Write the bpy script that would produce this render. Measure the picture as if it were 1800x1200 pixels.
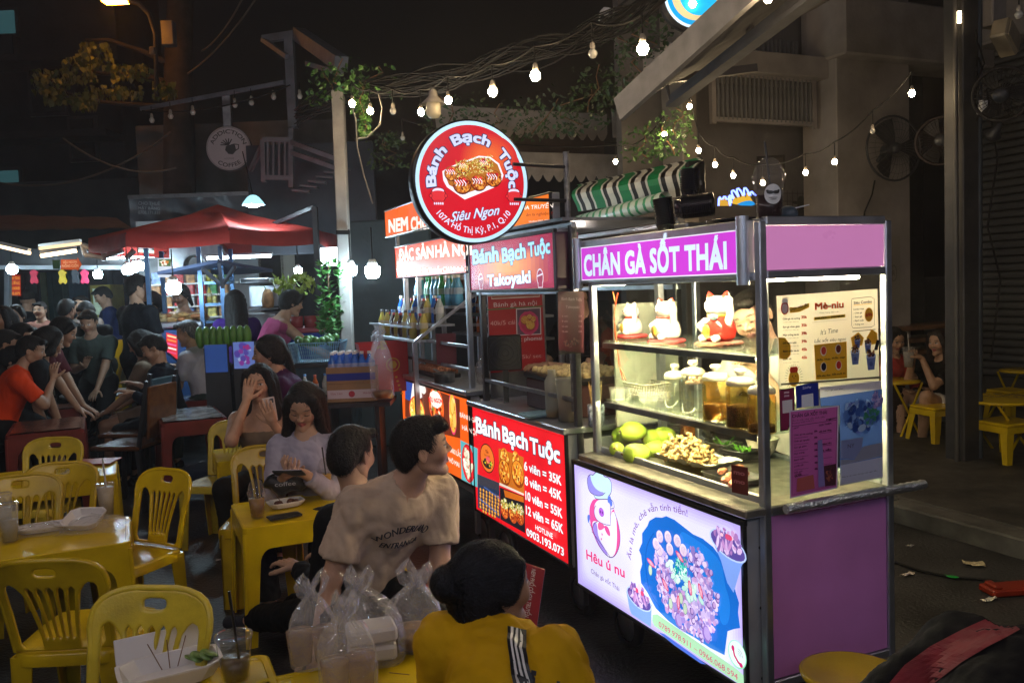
import bpy,random
import numpy as np
from math import*
from mathutils import Vector,Matrix
sc=bpy.context.scene
for _o in list(bpy.data.objects):
 bpy.data.objects.remove(_o)
C=sc.collection
# ---------------------------------------------------------------- camera, world, exposure
CAM_H,FPX,PITCH,ROLL=1.6,1500.0,radians(3.8),radians(-2.2)
camd=bpy.data.cameras.new('camera')
camd.lens=FPX/1800*36
camd.sensor_width=36
camd.clip_start=0.05
camd.clip_end=400
cam=bpy.data.objects.new('camera',camd)
CM=Matrix.Translation((0,0,CAM_H))@Matrix.Rotation(pi/2-PITCH,4,'X')@Matrix.Rotation(ROLL,4,'Z')
cam.matrix_world=CM
C.objects.link(cam)
sc.camera=cam
world=bpy.data.worlds.new('World')
sc.world=world
world.use_nodes=True
_n=world.node_tree
_sky=_n.nodes.new('ShaderNodeTexSky')
_sky.sky_type='NISHITA'
_sky.sun_disc=False
_sky.sun_elevation=radians(-4.0)
_sky.sun_rotation=radians(200)
_bg=_n.nodes['Background']
_n.links.new(_sky.outputs[0],_bg.inputs[0])
_bg.inputs[1].default_value=0.15
sc.view_settings.view_transform='Standard'
sc.view_settings.look='None'
sc.view_settings.exposure=0.3
sc.view_settings.gamma=1.0
sc.view_settings.use_curve_mapping=False
sc.render.engine='CYCLES'
sc.cycles.use_denoising=True
sc.cycles.max_bounces=8
sc.cycles.transparent_max_bounces=24
sc.cycles.diffuse_bounces=3
sc.cycles.glossy_bounces=3
sc.cycles.sample_clamp_indirect=2.0
sc.cycles.caustics_reflective=False
sc.cycles.caustics_refractive=False
# ---------------------------------------------------------------- helpers
random.seed(7)
_R3=CM.to_3x3()
def ray(px,py):
 return _R3@Vector(((px-900)/FPX,-(py-600)/FPX,-1.0))
def D(px,py,dep):
 return Vector((0,0,CAM_H))+ray(px,py)*dep
def G(px,py,z=0.0):
 d=ray(px,py)
 return Vector((0,0,CAM_H))+d*((z-CAM_H)/d.z)
def rnd(a,b):
 return random.uniform(a,b)
def hx(h,k=1.0):
 h=h.lstrip('#')
 o=[]
 for i in (0,2,4):
  c=int(h[i:i+2],16)/255
  o.append((c/12.92 if c <= .04045 else ((c+.055)/1.055)**2.4)*k)
 return tuple(o)
def setp(b,key,val):
 if key in b.inputs:
  b.inputs[key].default_value=val
_mats={}
def mat(name,col,rough=.5,metal=0.,spec=.5,var=.15,scale=6.,bump=0.,bscale=40.,coat=0.,sub=0.,emit=None,estr=0.,alpha=1.,attr=False,dirt=0.):
 if name in _mats:
  return _mats[name]
 if isinstance(col,str):
  col=hx(col)
 m=bpy.data.materials.new(name)
 m.use_nodes=True
 nt=m.node_tree
 N,L=nt.nodes,nt.links
 b=N['Principled BSDF']
 setp(b,'Roughness',rough)
 setp(b,'Metallic',metal)
 setp(b,'Specular IOR Level',spec)
 setp(b,'Coat Weight',coat)
 setp(b,'Coat Roughness',.12)
 tc=N.new('ShaderNodeTexCoord')
 nz=N.new('ShaderNodeTexNoise')
 nz.inputs['Scale'].default_value=scale
 nz.inputs['Detail'].default_value=5
 L.new(tc.outputs['Object'],nz.inputs['Vector'])
 if attr:
  at=N.new('ShaderNodeAttribute')
  at.attribute_name='Col'
  src=at.outputs['Color']
  mr=N.new('ShaderNodeMapRange')
  mr.inputs[1].default_value=.3
  mr.inputs[2].default_value=.7
  mr.inputs[3].default_value=1-var
  mr.inputs[4].default_value=1+var
  L.new(nz.outputs['Fac'],mr.inputs[0])
  vm=N.new('ShaderNodeVectorMath')
  vm.operation='SCALE'
  L.new(src,vm.inputs[0])
  L.new(mr.outputs[0],vm.inputs['Scale'])
  L.new(vm.outputs[0],b.inputs['Base Color'])
 else:
  cr=N.new('ShaderNodeValToRGB')
  cr.color_ramp.elements[0].position=.32
  cr.color_ramp.elements[1].position=.68
  cr.color_ramp.elements[0].color =(*[max(0,c*(1-var-dirt)) for c in col],1)
  cr.color_ramp.elements[1].color =(*[min(1,c*(1+var)) for c in col],1)
  L.new(nz.outputs['Fac'],cr.inputs[0])
  L.new(cr.outputs[0],b.inputs['Base Color'])
 # roughness break-up
 n2=N.new('ShaderNodeTexNoise')
 n2.inputs['Scale'].default_value=scale*2.7
 n2.inputs['Detail'].default_value=6
 L.new(tc.outputs['Object'],n2.inputs['Vector'])
 mr2=N.new('ShaderNodeMapRange')
 mr2.inputs[3].default_value=max(.03,rough*.75)
 mr2.inputs[4].default_value=min(1,rough*1.3)
 L.new(n2.outputs['Fac'],mr2.inputs[0])
 L.new(mr2.outputs[0],b.inputs['Roughness'])
 if bump:
  n3=N.new('ShaderNodeTexNoise')
  n3.inputs['Scale'].default_value=bscale
  n3.inputs['Detail'].default_value=4
  L.new(tc.outputs['Object'],n3.inputs['Vector'])
  bp=N.new('ShaderNodeBump')
  bp.inputs['Strength'].default_value=min(1,bump)
  bp.inputs['Distance'].default_value=.01
  L.new(n3.outputs['Fac'],bp.inputs['Height'])
  L.new(bp.outputs[0],b.inputs['Normal'])
 if sub:
  setp(b,'Subsurface Weight',sub)
  setp(b,'Subsurface Radius',(.02,.008,.004))
  setp(b,'Subsurface Scale',.5)
 if emit is not None:
  if isinstance(emit,str):
   emit=hx(emit)
  b.inputs['Emission Color'].default_value=(*emit,1)
  b.inputs['Emission Strength'].default_value=estr
 if alpha<1:
  b.inputs['Alpha'].default_value=alpha
 _mats[name]=m
 return m
def glow(name,col,s):
 if name in _mats:
  return _mats[name]
 if isinstance(col,str):
  col=hx(col)
 m=bpy.data.materials.new(name)
 m.use_nodes=True
 N,L=m.node_tree.nodes,m.node_tree.links
 N.remove(N['Principled BSDF'])
 e=N.new('ShaderNodeEmission')
 e.inputs[0].default_value=(*col,1)
 e.inputs[1].default_value=s
 L.new(e.outputs[0],N['Material Output'].inputs[0])
 _mats[name]=m
 return m
def printed(name,estr=0.,rough=.35,sampling=True,wash=0.):
 """flat print: face colours on the sheet, backlit when estr > 0"""
 if name in _mats:
  return _mats[name]
 m=bpy.data.materials.new(name)
 m.use_nodes=True
 N,L=m.node_tree.nodes,m.node_tree.links
 b=N['Principled BSDF']
 at=N.new('ShaderNodeAttribute')
 at.attribute_name='Col'
 L.new(at.outputs['Color'],b.inputs['Base Color'])
 setp(b,'Roughness',rough)
 if estr:
  tc=N.new('ShaderNodeTexCoord')
  nz=N.new('ShaderNodeTexNoise')
  nz.inputs['Scale'].default_value=2.5
  L.new(tc.outputs['Object'],nz.inputs['Vector'])
  mr=N.new('ShaderNodeMapRange')
  mr.inputs[1].default_value=.3
  mr.inputs[2].default_value=.7
  mr.inputs[3].default_value=estr*.82
  mr.inputs[4].default_value=estr*1.12
  L.new(nz.outputs['Fac'],mr.inputs[0])
  L.new(mr.outputs[0],b.inputs['Emission Strength'])
  L.new(at.outputs['Color'],b.inputs['Emission Color'])
  vm=N.new('ShaderNodeVectorMath')
  vm.operation='SCALE'
  vm.inputs['Scale'].default_value=.25
  L.new(at.outputs['Color'],vm.inputs[0])
  L.new(vm.outputs[0],b.inputs['Base Color'])
 if wash:
  tr=N.new('ShaderNodeBsdfTranslucent')
  L.new(at.outputs['Color'],tr.inputs[0])
  mx=N.new('ShaderNodeMixShader')
  mx.inputs[0].default_value=wash
  L.new(b.outputs[0],mx.inputs[1])
  L.new(tr.outputs[0],mx.inputs[2])
  L.new(mx.outputs[0],N['Material Output'].inputs[0])
 if not sampling:
  m.cycles.emission_sampling='NONE'
 _mats[name]=m
 return m
def clear(name,tint=(1,1,1),rough=.03,milk=0.,milkcol=(.9,.9,.9),ior=1.45,gloss=1.,bump=0.,bscale=30):
 """thin clear sheet: transparent with fresnel gloss and a little milkiness"""
 if name in _mats:
  return _mats[name]
 m=bpy.data.materials.new(name)
 m.use_nodes=True
 N,L=m.node_tree.nodes,m.node_tree.links
 N.remove(N['Principled BSDF'])
 t=N.new('ShaderNodeBsdfTransparent')
 t.inputs[0].default_value=(*tint,1)
 g=N.new('ShaderNodeBsdfGlossy')
 g.inputs['Roughness'].default_value=rough
 g.inputs['Color'].default_value=(gloss,gloss,gloss,1)
 f=N.new('ShaderNodeFresnel')
 f.inputs[0].default_value=ior
 mx=N.new('ShaderNodeMixShader')
 ge=N.new('ShaderNodeNewGeometry')
 mm=N.new('ShaderNodeMapRange')   # same sheet reflectance from both sides
 mm.inputs[3].default_value=ior
 mm.inputs[4].default_value=1/ior
 L.new(ge.outputs['Backfacing'],mm.inputs[0])
 L.new(mm.outputs[0],f.inputs[0])
 L.new(f.outputs[0],mx.inputs[0])
 L.new(t.outputs[0],mx.inputs[1])
 L.new(g.outputs[0],mx.inputs[2])
 out=mx
 if milk:
  d=N.new('ShaderNodeBsdfDiffuse')
  d.inputs[0].default_value=(*milkcol,1)
  tr=N.new('ShaderNodeBsdfTranslucent')
  tr.inputs[0].default_value=(*milkcol,1)
  ad=N.new('ShaderNodeMixShader')
  ad.inputs[0].default_value=.5
  L.new(d.outputs[0],ad.inputs[1])
  L.new(tr.outputs[0],ad.inputs[2])
  m2=N.new('ShaderNodeMixShader')
  m2.inputs[0].default_value=milk
  L.new(mx.outputs[0],m2.inputs[1])
  L.new(ad.outputs[0],m2.inputs[2])
  out=m2
 if bump:
  tc=N.new('ShaderNodeTexCoord')
  nz=N.new('ShaderNodeTexNoise')
  nz.inputs['Scale'].default_value=bscale
  nz.inputs['Detail'].default_value=3
  nz.inputs['Distortion'].default_value=1.5
  L.new(tc.outputs['Object'],nz.inputs['Vector'])
  bp=N.new('ShaderNodeBump')
  bp.inputs['Strength'].default_value=bump
  bp.inputs['Distance'].default_value=.02
  L.new(nz.outputs['Fac'],bp.inputs['Height'])
  L.new(bp.outputs[0],g.inputs['Normal'])
  L.new(bp.outputs[0],f.inputs['Normal'])
 L.new(out.outputs[0],N['Material Output'].inputs[0])
 _mats[name]=m
 return m
def TR(loc=(0,0,0),rz=0.,rx=0.,ry=0.,s=(1,1,1)):
 return Matrix.Translation(loc)@Matrix.Rotation(rz,4,'Z')@Matrix.Rotation(rx,4,'X')@Matrix.Rotation(ry,4,'Y')@Matrix.Diagonal((*s,1))
def V3(p):
 return Vector(p)
class MB:
 def __init__(s):
  s.v,s.f,s.c,s.sm,s.mi=[],[],[],[],[]
 def add(s,vs,fs,M=None,smooth=False,col=None,mi=0):
  b=len(s.v)
  if M is not None:
   vs=[M@Vector(v) for v in vs]
  s.v.extend(tuple(v) for v in vs)
  s.f.extend([tuple(b+i for i in f) for f in fs])
  n=len(fs)
  s.c.extend([col]*n)
  s.sm.extend([smooth]*n)
  s.mi.extend([mi]*n)
  return s
 def box(s,c,d,M=None,ch=.0,col=None,mi=0):
  x,y,z=d[0]/2,d[1]/2,d[2]/2
  MM=Matrix.Translation(c)
  if M is not None:
   MM=M@MM
  ch=min(ch,x*.9,y*.9,z*.9)
  if ch <= 0:
   vs=[(a*x,b*y,e*z) for a in (-1,1) for b in (-1,1) for e in (-1,1)]
   fs=[(0,1,3,2),(4,6,7,5),(0,4,5,1),(2,3,7,6),(0,2,6,4),(1,5,7,3)]
   return s.add(vs,fs,MM,False,col,mi)
  vs,idx=[],{}
  for a in (-1,1):
   for b in (-1,1):
    for e in (-1,1):
     for k in range(3):
      p=[a*(x-ch),b*(y-ch),e*(z-ch)]
      p[k]=(a*x,b*y,e*z)[k]
      idx[(a,b,e,k)]=len(vs)
      vs.append(p)
  fs=[]
  for a in (-1,1):
   q=[idx[(a,b,e,0)] for b,e in ((-1,-1),(1,-1),(1,1),(-1,1))]
   fs.append(q if a>0 else q[::-1])
   q=[idx[(b,a,e,1)] for b,e in ((-1,-1),(-1,1),(1,1),(1,-1))]
   fs.append(q if a>0 else q[::-1])
   q=[idx[(b,e,a,2)] for b,e in ((-1,-1),(1,-1),(1,1),(-1,1))]
   fs.append(q if a>0 else q[::-1])
  for a in (-1,1):
   for b in (-1,1):
    fs.append([idx[(a,b,-1,0)],idx[(a,b,-1,1)],idx[(a,b,1,1)],idx[(a,b,1,0)]])
    fs.append([idx[(a,-1,b,0)],idx[(a,1,b,0)],idx[(a,1,b,2)],idx[(a,-1,b,2)]])
    fs.append([idx[(-1,a,b,1)],idx[(-1,a,b,2)],idx[(1,a,b,2)],idx[(1,a,b,1)]])
    for e in (-1,1):
     fs.append([idx[(a,b,e,0)],idx[(a,b,e,1)],idx[(a,b,e,2)]])
  return s.add(vs,fs,MM,False,col,mi)
 def bar(s,a,b,w,h=None,up=(0,0,1),col=None,mi=0,ch=.0):
  a,b=V3(a),V3(b)
  h=h or w
  z=(b-a)
  L=z.length
  if L<1e-6:
   return s
  z.normalize()
  u=V3(up)
  if abs(z.dot(u))>.98:
   u=Vector((0,1,0))
  x=u.cross(z).normalized()
  y=z.cross(x)
  M=Matrix((x,y,z)).transposed().to_4x4()
  M.translation=(a+b)/2
  return s.box((0,0,0),(w,h,L),M,ch,col,mi)
 def tube(s,pts,r,n=8,col=None,mi=0,cap=True,closed=False,smooth=True):
  pts=[V3(p) for p in pts]
  m=len(pts)
  rs=r if isinstance(r,(list,tuple)) else [r]*m
  vs=[]
  t0=(pts[1]-pts[0]).normalized()
  u=Vector((0,0,1)) if abs(t0.z)<.9 else Vector((1,0,0))
  x=u.cross(t0).normalized()
  for i in range(m):
   if closed:
    t=(pts[(i+1) % m]-pts[i-1])
   else:
    t=pts[min(i+1,m-1)]-pts[max(i-1,0)]
   t.normalize()
   x=(x-t*x.dot(t))
   x=x.normalized() if x.length>1e-6 else Vector((1,0,0))
   y=t.cross(x)
   for k in range(n):
    a=2*pi*k/n
    vs.append(pts[i]+(x*cos(a)+y*sin(a))*rs[i])
  fs=[]
  for i in range(m if closed else m-1):
   j=(i+1) % m
   for k in range(n):
    fs.append((i*n+k,i*n+(k+1) % n,j*n+(k+1) % n,j*n+k))
  s.add(vs,fs,None,smooth,col,mi)
  if cap and not closed:
   s.add([vs[k] for k in range(n)],[tuple(range(n))[::-1]],None,False,col,mi)
   s.add([vs[(m-1)*n+k] for k in range(n)],[tuple(range(n))],None,False,col,mi)
  return s
 def lathe(s,prof,n=24,M=None,col=None,mi=0,smooth=True,sq=0.):
  vs,fs=[],[]
  for (r,z) in prof:
   for k in range(n):
    a=2*pi*k/n
    q=1.
    if sq:
     q=1/(abs(cos(a))**sq+abs(sin(a))**sq)**(1/sq)
    vs.append((r*q*cos(a),r*q*sin(a),z))
  for i in range(len(prof)-1):
   for k in range(n):
    fs.append((i*n+k,i*n+(k+1) % n,(i+1)*n+(k+1) % n,(i+1)*n+k))
  s.add(vs,fs,M,smooth,col,mi)
  return s
 def ell(s,c,r,M=None,nu=16,nv=10,col=None,mi=0,noise=0.,rng=None):
  if not isinstance(r,(tuple,list)):
   r=(r,r,r)
  MM=Matrix.Translation(c)
  if M is not None:
   MM=MM@M
  vs,fs=[(0,0,r[2])],[]
  for i in range(1,nv):
   a=pi*i/nv
   for k in range(nu):
    b=2*pi*k/nu
    q=1+(random.uniform(-noise,noise) if noise else 0)
    vs.append((r[0]*sin(a)*cos(b)*q,r[1]*sin(a)*sin(b)*q,r[2]*cos(a)*q))
  vs.append((0,0,-r[2]))
  for k in range(nu):
   fs.append((0,1+k,1+(k+1) % nu))
   e=len(vs)-1
   o=1+(nv-2)*nu
   fs.append((e,o+(k+1) % nu,o+k))
  for i in range(nv-2):
   for k in range(nu):
    fs.append((1+i*nu+k,1+(i+1)*nu+k,1+(i+1)*nu+(k+1) % nu,1+i*nu+(k+1) % nu))
  return s.add(vs,fs,MM,True,col,mi)
 def prism(s,pts,z0,z1,M=None,col=None,mi=0):
  n=len(pts)
  vs=[(p[0],p[1],z0) for p in pts]+[(p[0],p[1],z1) for p in pts]
  fs=[tuple(range(n))[::-1],tuple(range(n,2*n))]
  fs += [(i,(i+1) % n,n+(i+1) % n,n+i) for i in range(n)]
  return s.add(vs,fs,M,False,col,mi)
 def quad(s,a,b,c,d,col=None,mi=0):
  return s.add([a,b,c,d],[(0,1,2,3)],None,False,col,mi)
 def mesh(s,name,mats):
  me=bpy.data.meshes.new(name)
  me.from_pydata(s.v,[],s.f)
  if not isinstance(mats,(list,tuple)):
   mats=[mats]
  for m in mats:
   me.materials.append(m)
  me.polygons.foreach_set('use_smooth',s.sm)
  if len(mats)>1:
   me.polygons.foreach_set('material_index',s.mi)
  if any(c is not None for c in s.c):
   at=me.color_attributes.new('Col','FLOAT_COLOR','CORNER')
   buf=[]
   for f,c in zip(s.f,s.c):
    c=c or (1,1,1)
    buf.extend([c[0],c[1],c[2],1.]*len(f))
   at.data.foreach_set('color',buf)
  me.update()
  return me
 def build(s,name,mats,parent=None,**k):
  return obj(name,s.mesh(name,mats),parent,**k)
def obj(name,me,parent=None,loc=None,rz=0.,label=None,cat=None,group=None,kind=None,M=None):
 o=bpy.data.objects.new(name,me)
 C.objects.link(o)
 if parent is not None:
  o.parent=parent
 if loc is not None:
  o.location=loc
 if rz:
  o.rotation_euler=(0,0,rz)
 if M is not None:
  o.matrix_local=M
 for a,b in (('label',label),('category',cat),('group',group),('kind',kind)):
  if b:
   o[a]=b
 return o
def thing(name,label,cat,loc=(0,0,0),rz=0.,group=None,M=None):
 return obj(name,None,None,loc,rz,label,cat,group,M=M)
def dup(o,parent=None,loc=None,rz=None,label=None,M=None):
 c=o.copy()
 C.objects.link(c)
 if parent is not None:
  c.parent=parent
 if loc is not None:
  c.location=loc
 if rz is not None:
  c.rotation_euler=(0,0,rz)
 if M is not None:
  c.matrix_local=M
 if label:
  c['label']=label
 for ch in list(o.children):
  dup(ch,c)
 return c
# text ------------------------------------------------------------
_tc={}
def glyphs(txt,bold=0.,sp=1.):
 """built-in font outline as flat triangles, height about 0.73 for capitals"""
 k=(txt,round(bold,4),sp)
 if k not in _tc:
  cu=bpy.data.curves.new('lettering','FONT')
  cu.body=txt
  cu.offset=bold
  cu.resolution_u=3
  cu.space_character=sp
  o=bpy.data.objects.new('lettering',cu)
  me=bpy.data.meshes.new_from_object(o)
  vs=[(v.co.x,v.co.y) for v in me.vertices]
  fs=[tuple(p.vertices) for p in me.polygons]
  bpy.data.objects.remove(o)
  bpy.data.curves.remove(cu)
  bpy.data.meshes.remove(me)
  _tc[k]=(vs,fs)
 return _tc[k]
def chaikin(p,closed=False):
 o=[]
 n=len(p)
 for i in range(n if closed else n-1):
  a,b=p[i],p[(i+1) % n]
  o += [(a[0]*.75+b[0]*.25,a[1]*.75+b[1]*.25),(a[0]*.25+b[0]*.75,a[1]*.25+b[1]*.75)]
 if not closed:
  o=[p[0]]+o+[p[-1]]
 return o
class Sheet:
 """flat print on a plane: s to the right, t up, layers stacked outward"""
 def __init__(s,o,ex,ey,n=None,step=.00003,M=None):
  s.o,s.ex,s.ey=V3(o),V3(ex).normalized(),V3(ey).normalized()
  s.n=V3(n).normalized() if n is not None else s.ex.cross(s.ey)
  s.mb,s.L,s.step=MB(),0,step
  s.M=M  # world matrix of the parent, for px()
 def P(s,x,y,l=None):
  l=s.L if l is None else l
  return s.o+s.ex*x+s.ey*y+s.n*(l*s.step)
 def px(s,px,py):
  """where the sight line of a photo pixel meets this sheet"""
  M=s.M
  o=M@s.o
  n=(M.to_3x3()@s.n).normalized()
  d=ray(px,py)
  c=Vector((0,0,CAM_H))
  q=M.inverted()@(c+d*(n.dot(o-c)/n.dot(d)))
  q=q-s.o
  return (q.dot(s.ex),q.dot(s.ey))
 def up(s):
  s.L += 1
  return s
 def poly(s,pts,col,px=False,sm=0):
  s.L += 1
  if isinstance(col,str):
   col=hx(col)
  if px:
   pts=[s.px(*p) for p in pts]
  for _ in range(sm):
   pts=chaikin(pts,True)
  s.mb.add([s.P(*p) for p in pts],[tuple(range(len(pts)))],None,False,col)
  return s
 def rect(s,x0,y0,x1,y1,col):
  return s.poly([(x0,y0),(x1,y0),(x1,y1),(x0,y1)],col)
 def rrect(s,x0,y0,x1,y1,r,col):
  p=[]
  for cx,cy,a0 in ((x1-r,y0+r,-90),(x1-r,y1-r,0),(x0+r,y1-r,90),(x0+r,y0+r,180)):
   for k in range(5):
    a=radians(a0+22.5*k)
    p.append((cx+r*cos(a),cy+r*sin(a)))
  return s.poly(p,col)
 def disc(s,x,y,rx,ry=None,col='ffffff',n=20,rot=0.,wob=0.):
  ry=ry or rx
  p=[]
  for k in range(n):
   a=2*pi*k/n
   q=1+(random.uniform(-wob,wob) if wob else 0)
   u,v=rx*cos(a)*q,ry*sin(a)*q
   p.append((x+u*cos(rot)-v*sin(rot),y+u*sin(rot)+v*cos(rot)))
  return s.poly(p,col)
 def line(s,pts,w,col,px=False,closed=False,sm=0):
  s.L += 1
  if isinstance(col,str):
   col=hx(col)
  if px:
   pts=[s.px(*p) for p in pts]
  for _ in range(sm):
   pts=chaikin(pts,closed)
  pts=[Vector(p) for p in pts]
  if closed:
   pts=pts+[pts[0]]
  l,r=[],[]
  for i,p in enumerate(pts):
   t=pts[min(i+1,len(pts)-1)]-pts[max(i-1,0)]
   if closed and i in (0,len(pts)-1):
    t=pts[1]-pts[-2]
   t=t.normalized() if t.length>1e-9 else Vector((1,0))
   nn=Vector((-t.y,t.x))*(w/2)
   l.append(p+nn)
   r.append(p-nn)
  m=len(pts)
  s.mb.add([s.P(*p) for p in l+r],[(i+m,i+1+m,i+1,i) for i in range(m-1)],None,False,col)
  return s
 def blobs(s,fn,cols,n,r0,r1,asp=1.,nn=7):
  """many small printed flecks; fn() gives a place"""
  L0=s.L
  for i in range(n):
   x,y=fn()
   r=rnd(r0,r1)
   s.L=L0+i*min(n,14) // n
   s.disc(x,y,r,r*rnd(asp,1),random.choice(cols),nn,rnd(0,3.1),.18)
  s.L=L0+min(n,14)+1
  return s
 def text(s,txt,x,y,h,col,w=None,bold=.012,shear=0.,align='l',out=None,outw=.03,fn=None,sp=1.):
  """h is the capital height; w squeezes to a width; fn bends (x, y) to the sheet"""
  vs,fs=glyphs(txt,0,sp)
  if not vs:
   return s
  k=h/.729
  xs=[v[0] for v in vs]
  lo,hi=min(xs),max(xs)
  kx=(w/(hi-lo)) if w else k
  off={'c':-(hi+lo)/2,'r':-hi,'l':-lo}[align]*kx
  def one(b,cc,m):
   cc=hx(cc) if isinstance(cc,str) else cc
   for i in range(m):
    du,dv=(b*cos(2*pi*(i+.5)/m),b*sin(2*pi*(i+.5)/m)) if m>1 else (0,0)
    s.L += 1
    P=[]
    for a,bb in vs:
     u,v=(a+du)*kx+off+bb*k*shear,(bb+dv)*k
     P.append(fn(u,v) if fn else (x+u,y+v))
    s.mb.add([s.P(*p) for p in P],fs,None,False,cc)
  if out is not None:
   one(bold+outw,out,8)
  one(bold,col,1 if bold<.015 else 4)
  return s
 def wtext(s,txt,p0,p1,hpx,col,**k):
  """text from photo point p0 to p1 (baseline ends) with cap height hpx pixels at p0"""
  a,b,c=s.px(*p0),s.px(*p1),s.px(p0[0],p0[1]-hpx)
  L=hypot(b[0]-a[0],b[1]-a[1])
  h=hypot(c[0]-a[0],c[1]-a[1])
  e=((b[0]-a[0])/L,(b[1]-a[1])/L)
  return s.text(txt,0,0,h,col,w=L,fn=lambda u,v:(a[0]+e[0]*u-e[1]*v,a[1]+e[1]*u+e[0]*v),**k)
 def build(s,name,m,parent=None,**k):
  return s.mb.build(name,m,parent,**k)
def food(sh,x,y,rx,ry,cols,n=60,r=.012,rot=0.):
 """a printed food photo: overlapping flecks in an ellipse"""
 def fn():
  a,q=rnd(0,2*pi),sqrt(random.random())*.92
  u,v=rx*q*cos(a),ry*q*sin(a)
  return x+u*cos(rot)-v*sin(rot),y+u*sin(rot)+v*cos(rot)
 sh.blobs(fn,cols,n,r*.4,r,.45)
def plate2d(outs,t,bev=.003,res=1):
 """flat plate with holes and rounded edges from 2-D outlines, in the XY plane"""
 cu=bpy.data.curves.new('plate','CURVE')
 cu.dimensions='2D'
 cu.fill_mode='BOTH'
 cu.extrude=max(t/2-bev,.0001)
 cu.bevel_depth=bev
 cu.bevel_resolution=res
 for o in outs:
  sp=cu.splines.new('POLY')
  sp.points.add(len(o)-1)
  for p,q in zip(sp.points,o):
   p.co=(q[0],q[1],0,1)
  sp.use_cyclic_u=True
 o=bpy.data.objects.new('plate',cu)
 me=bpy.data.meshes.new_from_object(o)
 vs=[tuple(v.co) for v in me.vertices]
 fs=[tuple(p.vertices) for p in me.polygons]
 bpy.data.objects.remove(o)
 bpy.data.curves.remove(cu)
 bpy.data.meshes.remove(me)
 return vs,fs
def arc(cx,cy,rx,ry,a0,a1,n):
 return [(cx+rx*cos(radians(a0+(a1-a0)*k/n)),cy+ry*sin(radians(a0+(a1-a0)*k/n))) for k in range(n+1)]
def sag(a,b,d,n=14):
 a,b=V3(a),V3(b)
 return [a.lerp(b,k/n)-Vector((0,0,d*4*(k/n)*(1-k/n))) for k in range(n+1)]
# ---------------------------------------------------------------- bodies: signed distance field -> surface nets
def _cone(P,a,b,ra,rb):
 ba=b-a
 L2=float(ba@ba)+1e-12
 d=P-a
 t=np.clip((d@ba)/L2,0,1)
 q=d-t[...,None]*ba
 return np.sqrt((q*q).sum(-1))-(ra+(rb-ra)*t)
class SDF:
 def __init__(s):
  s.pr=[]
 def cone(s,a,b,ra,rb=None,k=.02,clip=None,cut=False):
  a,b=np.array(a,float),np.array(b,float)
  rb=ra if rb is None else rb
  R=max(ra,rb)
  s.pr.append(('c',(a,b,ra,rb),np.minimum(a,b)-R,np.maximum(a,b)+R,k,clip,cut))
  return s
 def ell(s,c,r,M=None,k=.02,clip=None,cut=False):
  c=np.array(c,float)
  r=np.array(r if isinstance(r,(tuple,list)) else (r,r,r),float)
  A=np.eye(3) if M is None else np.array(M.to_3x3())
  R=r.max()
  s.pr.append(('e',(c,r,A),c-R,c+R,k,clip,cut))
  return s
 def mesh(s,h):
  lo=np.min([p[2] for p in s.pr if not p[6]],0)-3*h
  hi=np.max([p[3] for p in s.pr if not p[6]],0)+3*h
  n=np.ceil((hi-lo)/h).astype(int)+1
  F=np.full(n,1.0,np.float32)
  ax=[lo[i]+h*np.arange(n[i]) for i in range(3)]
  for ty,par,pl,ph,k,clip,cut in s.pr:
   m=k+2*h
   i0=np.clip(np.floor((pl-m-lo)/h).astype(int),0,n-1)
   i1=np.clip(np.ceil((ph+m-lo)/h).astype(int)+1,1,n)
   if (i1 <= i0).any():
    continue
   sl=tuple(slice(a,b) for a,b in zip(i0,i1))
   P=np.stack(np.meshgrid(*[ax[i][i0[i]:i1[i]] for i in range(3)],indexing='ij'),-1)
   if ty=='c':
    d=_cone(P,*par)
   else:
    c,r,A=par
    q=((P-c)@A)/r
    l=np.sqrt((q*q).sum(-1))
    g=np.sqrt(((q/r)**2).sum(-1))+1e-9
    d=l*(l-1)/g
   for cp,cn in (clip or ()):
    cn=np.array(cn,float)
    cn=cn/np.linalg.norm(cn)
    d=np.maximum(d,(P-np.array(cp,float))@cn)
   G0=F[sl]
   if cut:
    hh=np.maximum(k-np.abs(G0+d),0)/k
    F[sl]=np.maximum(G0,-d)+hh*hh*k/4
   else:
    hh=np.maximum(k-np.abs(G0-d),0)/k
    F[sl]=np.minimum(G0,d)-hh*hh*k/4
  return snets(F,lo,h)
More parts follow.
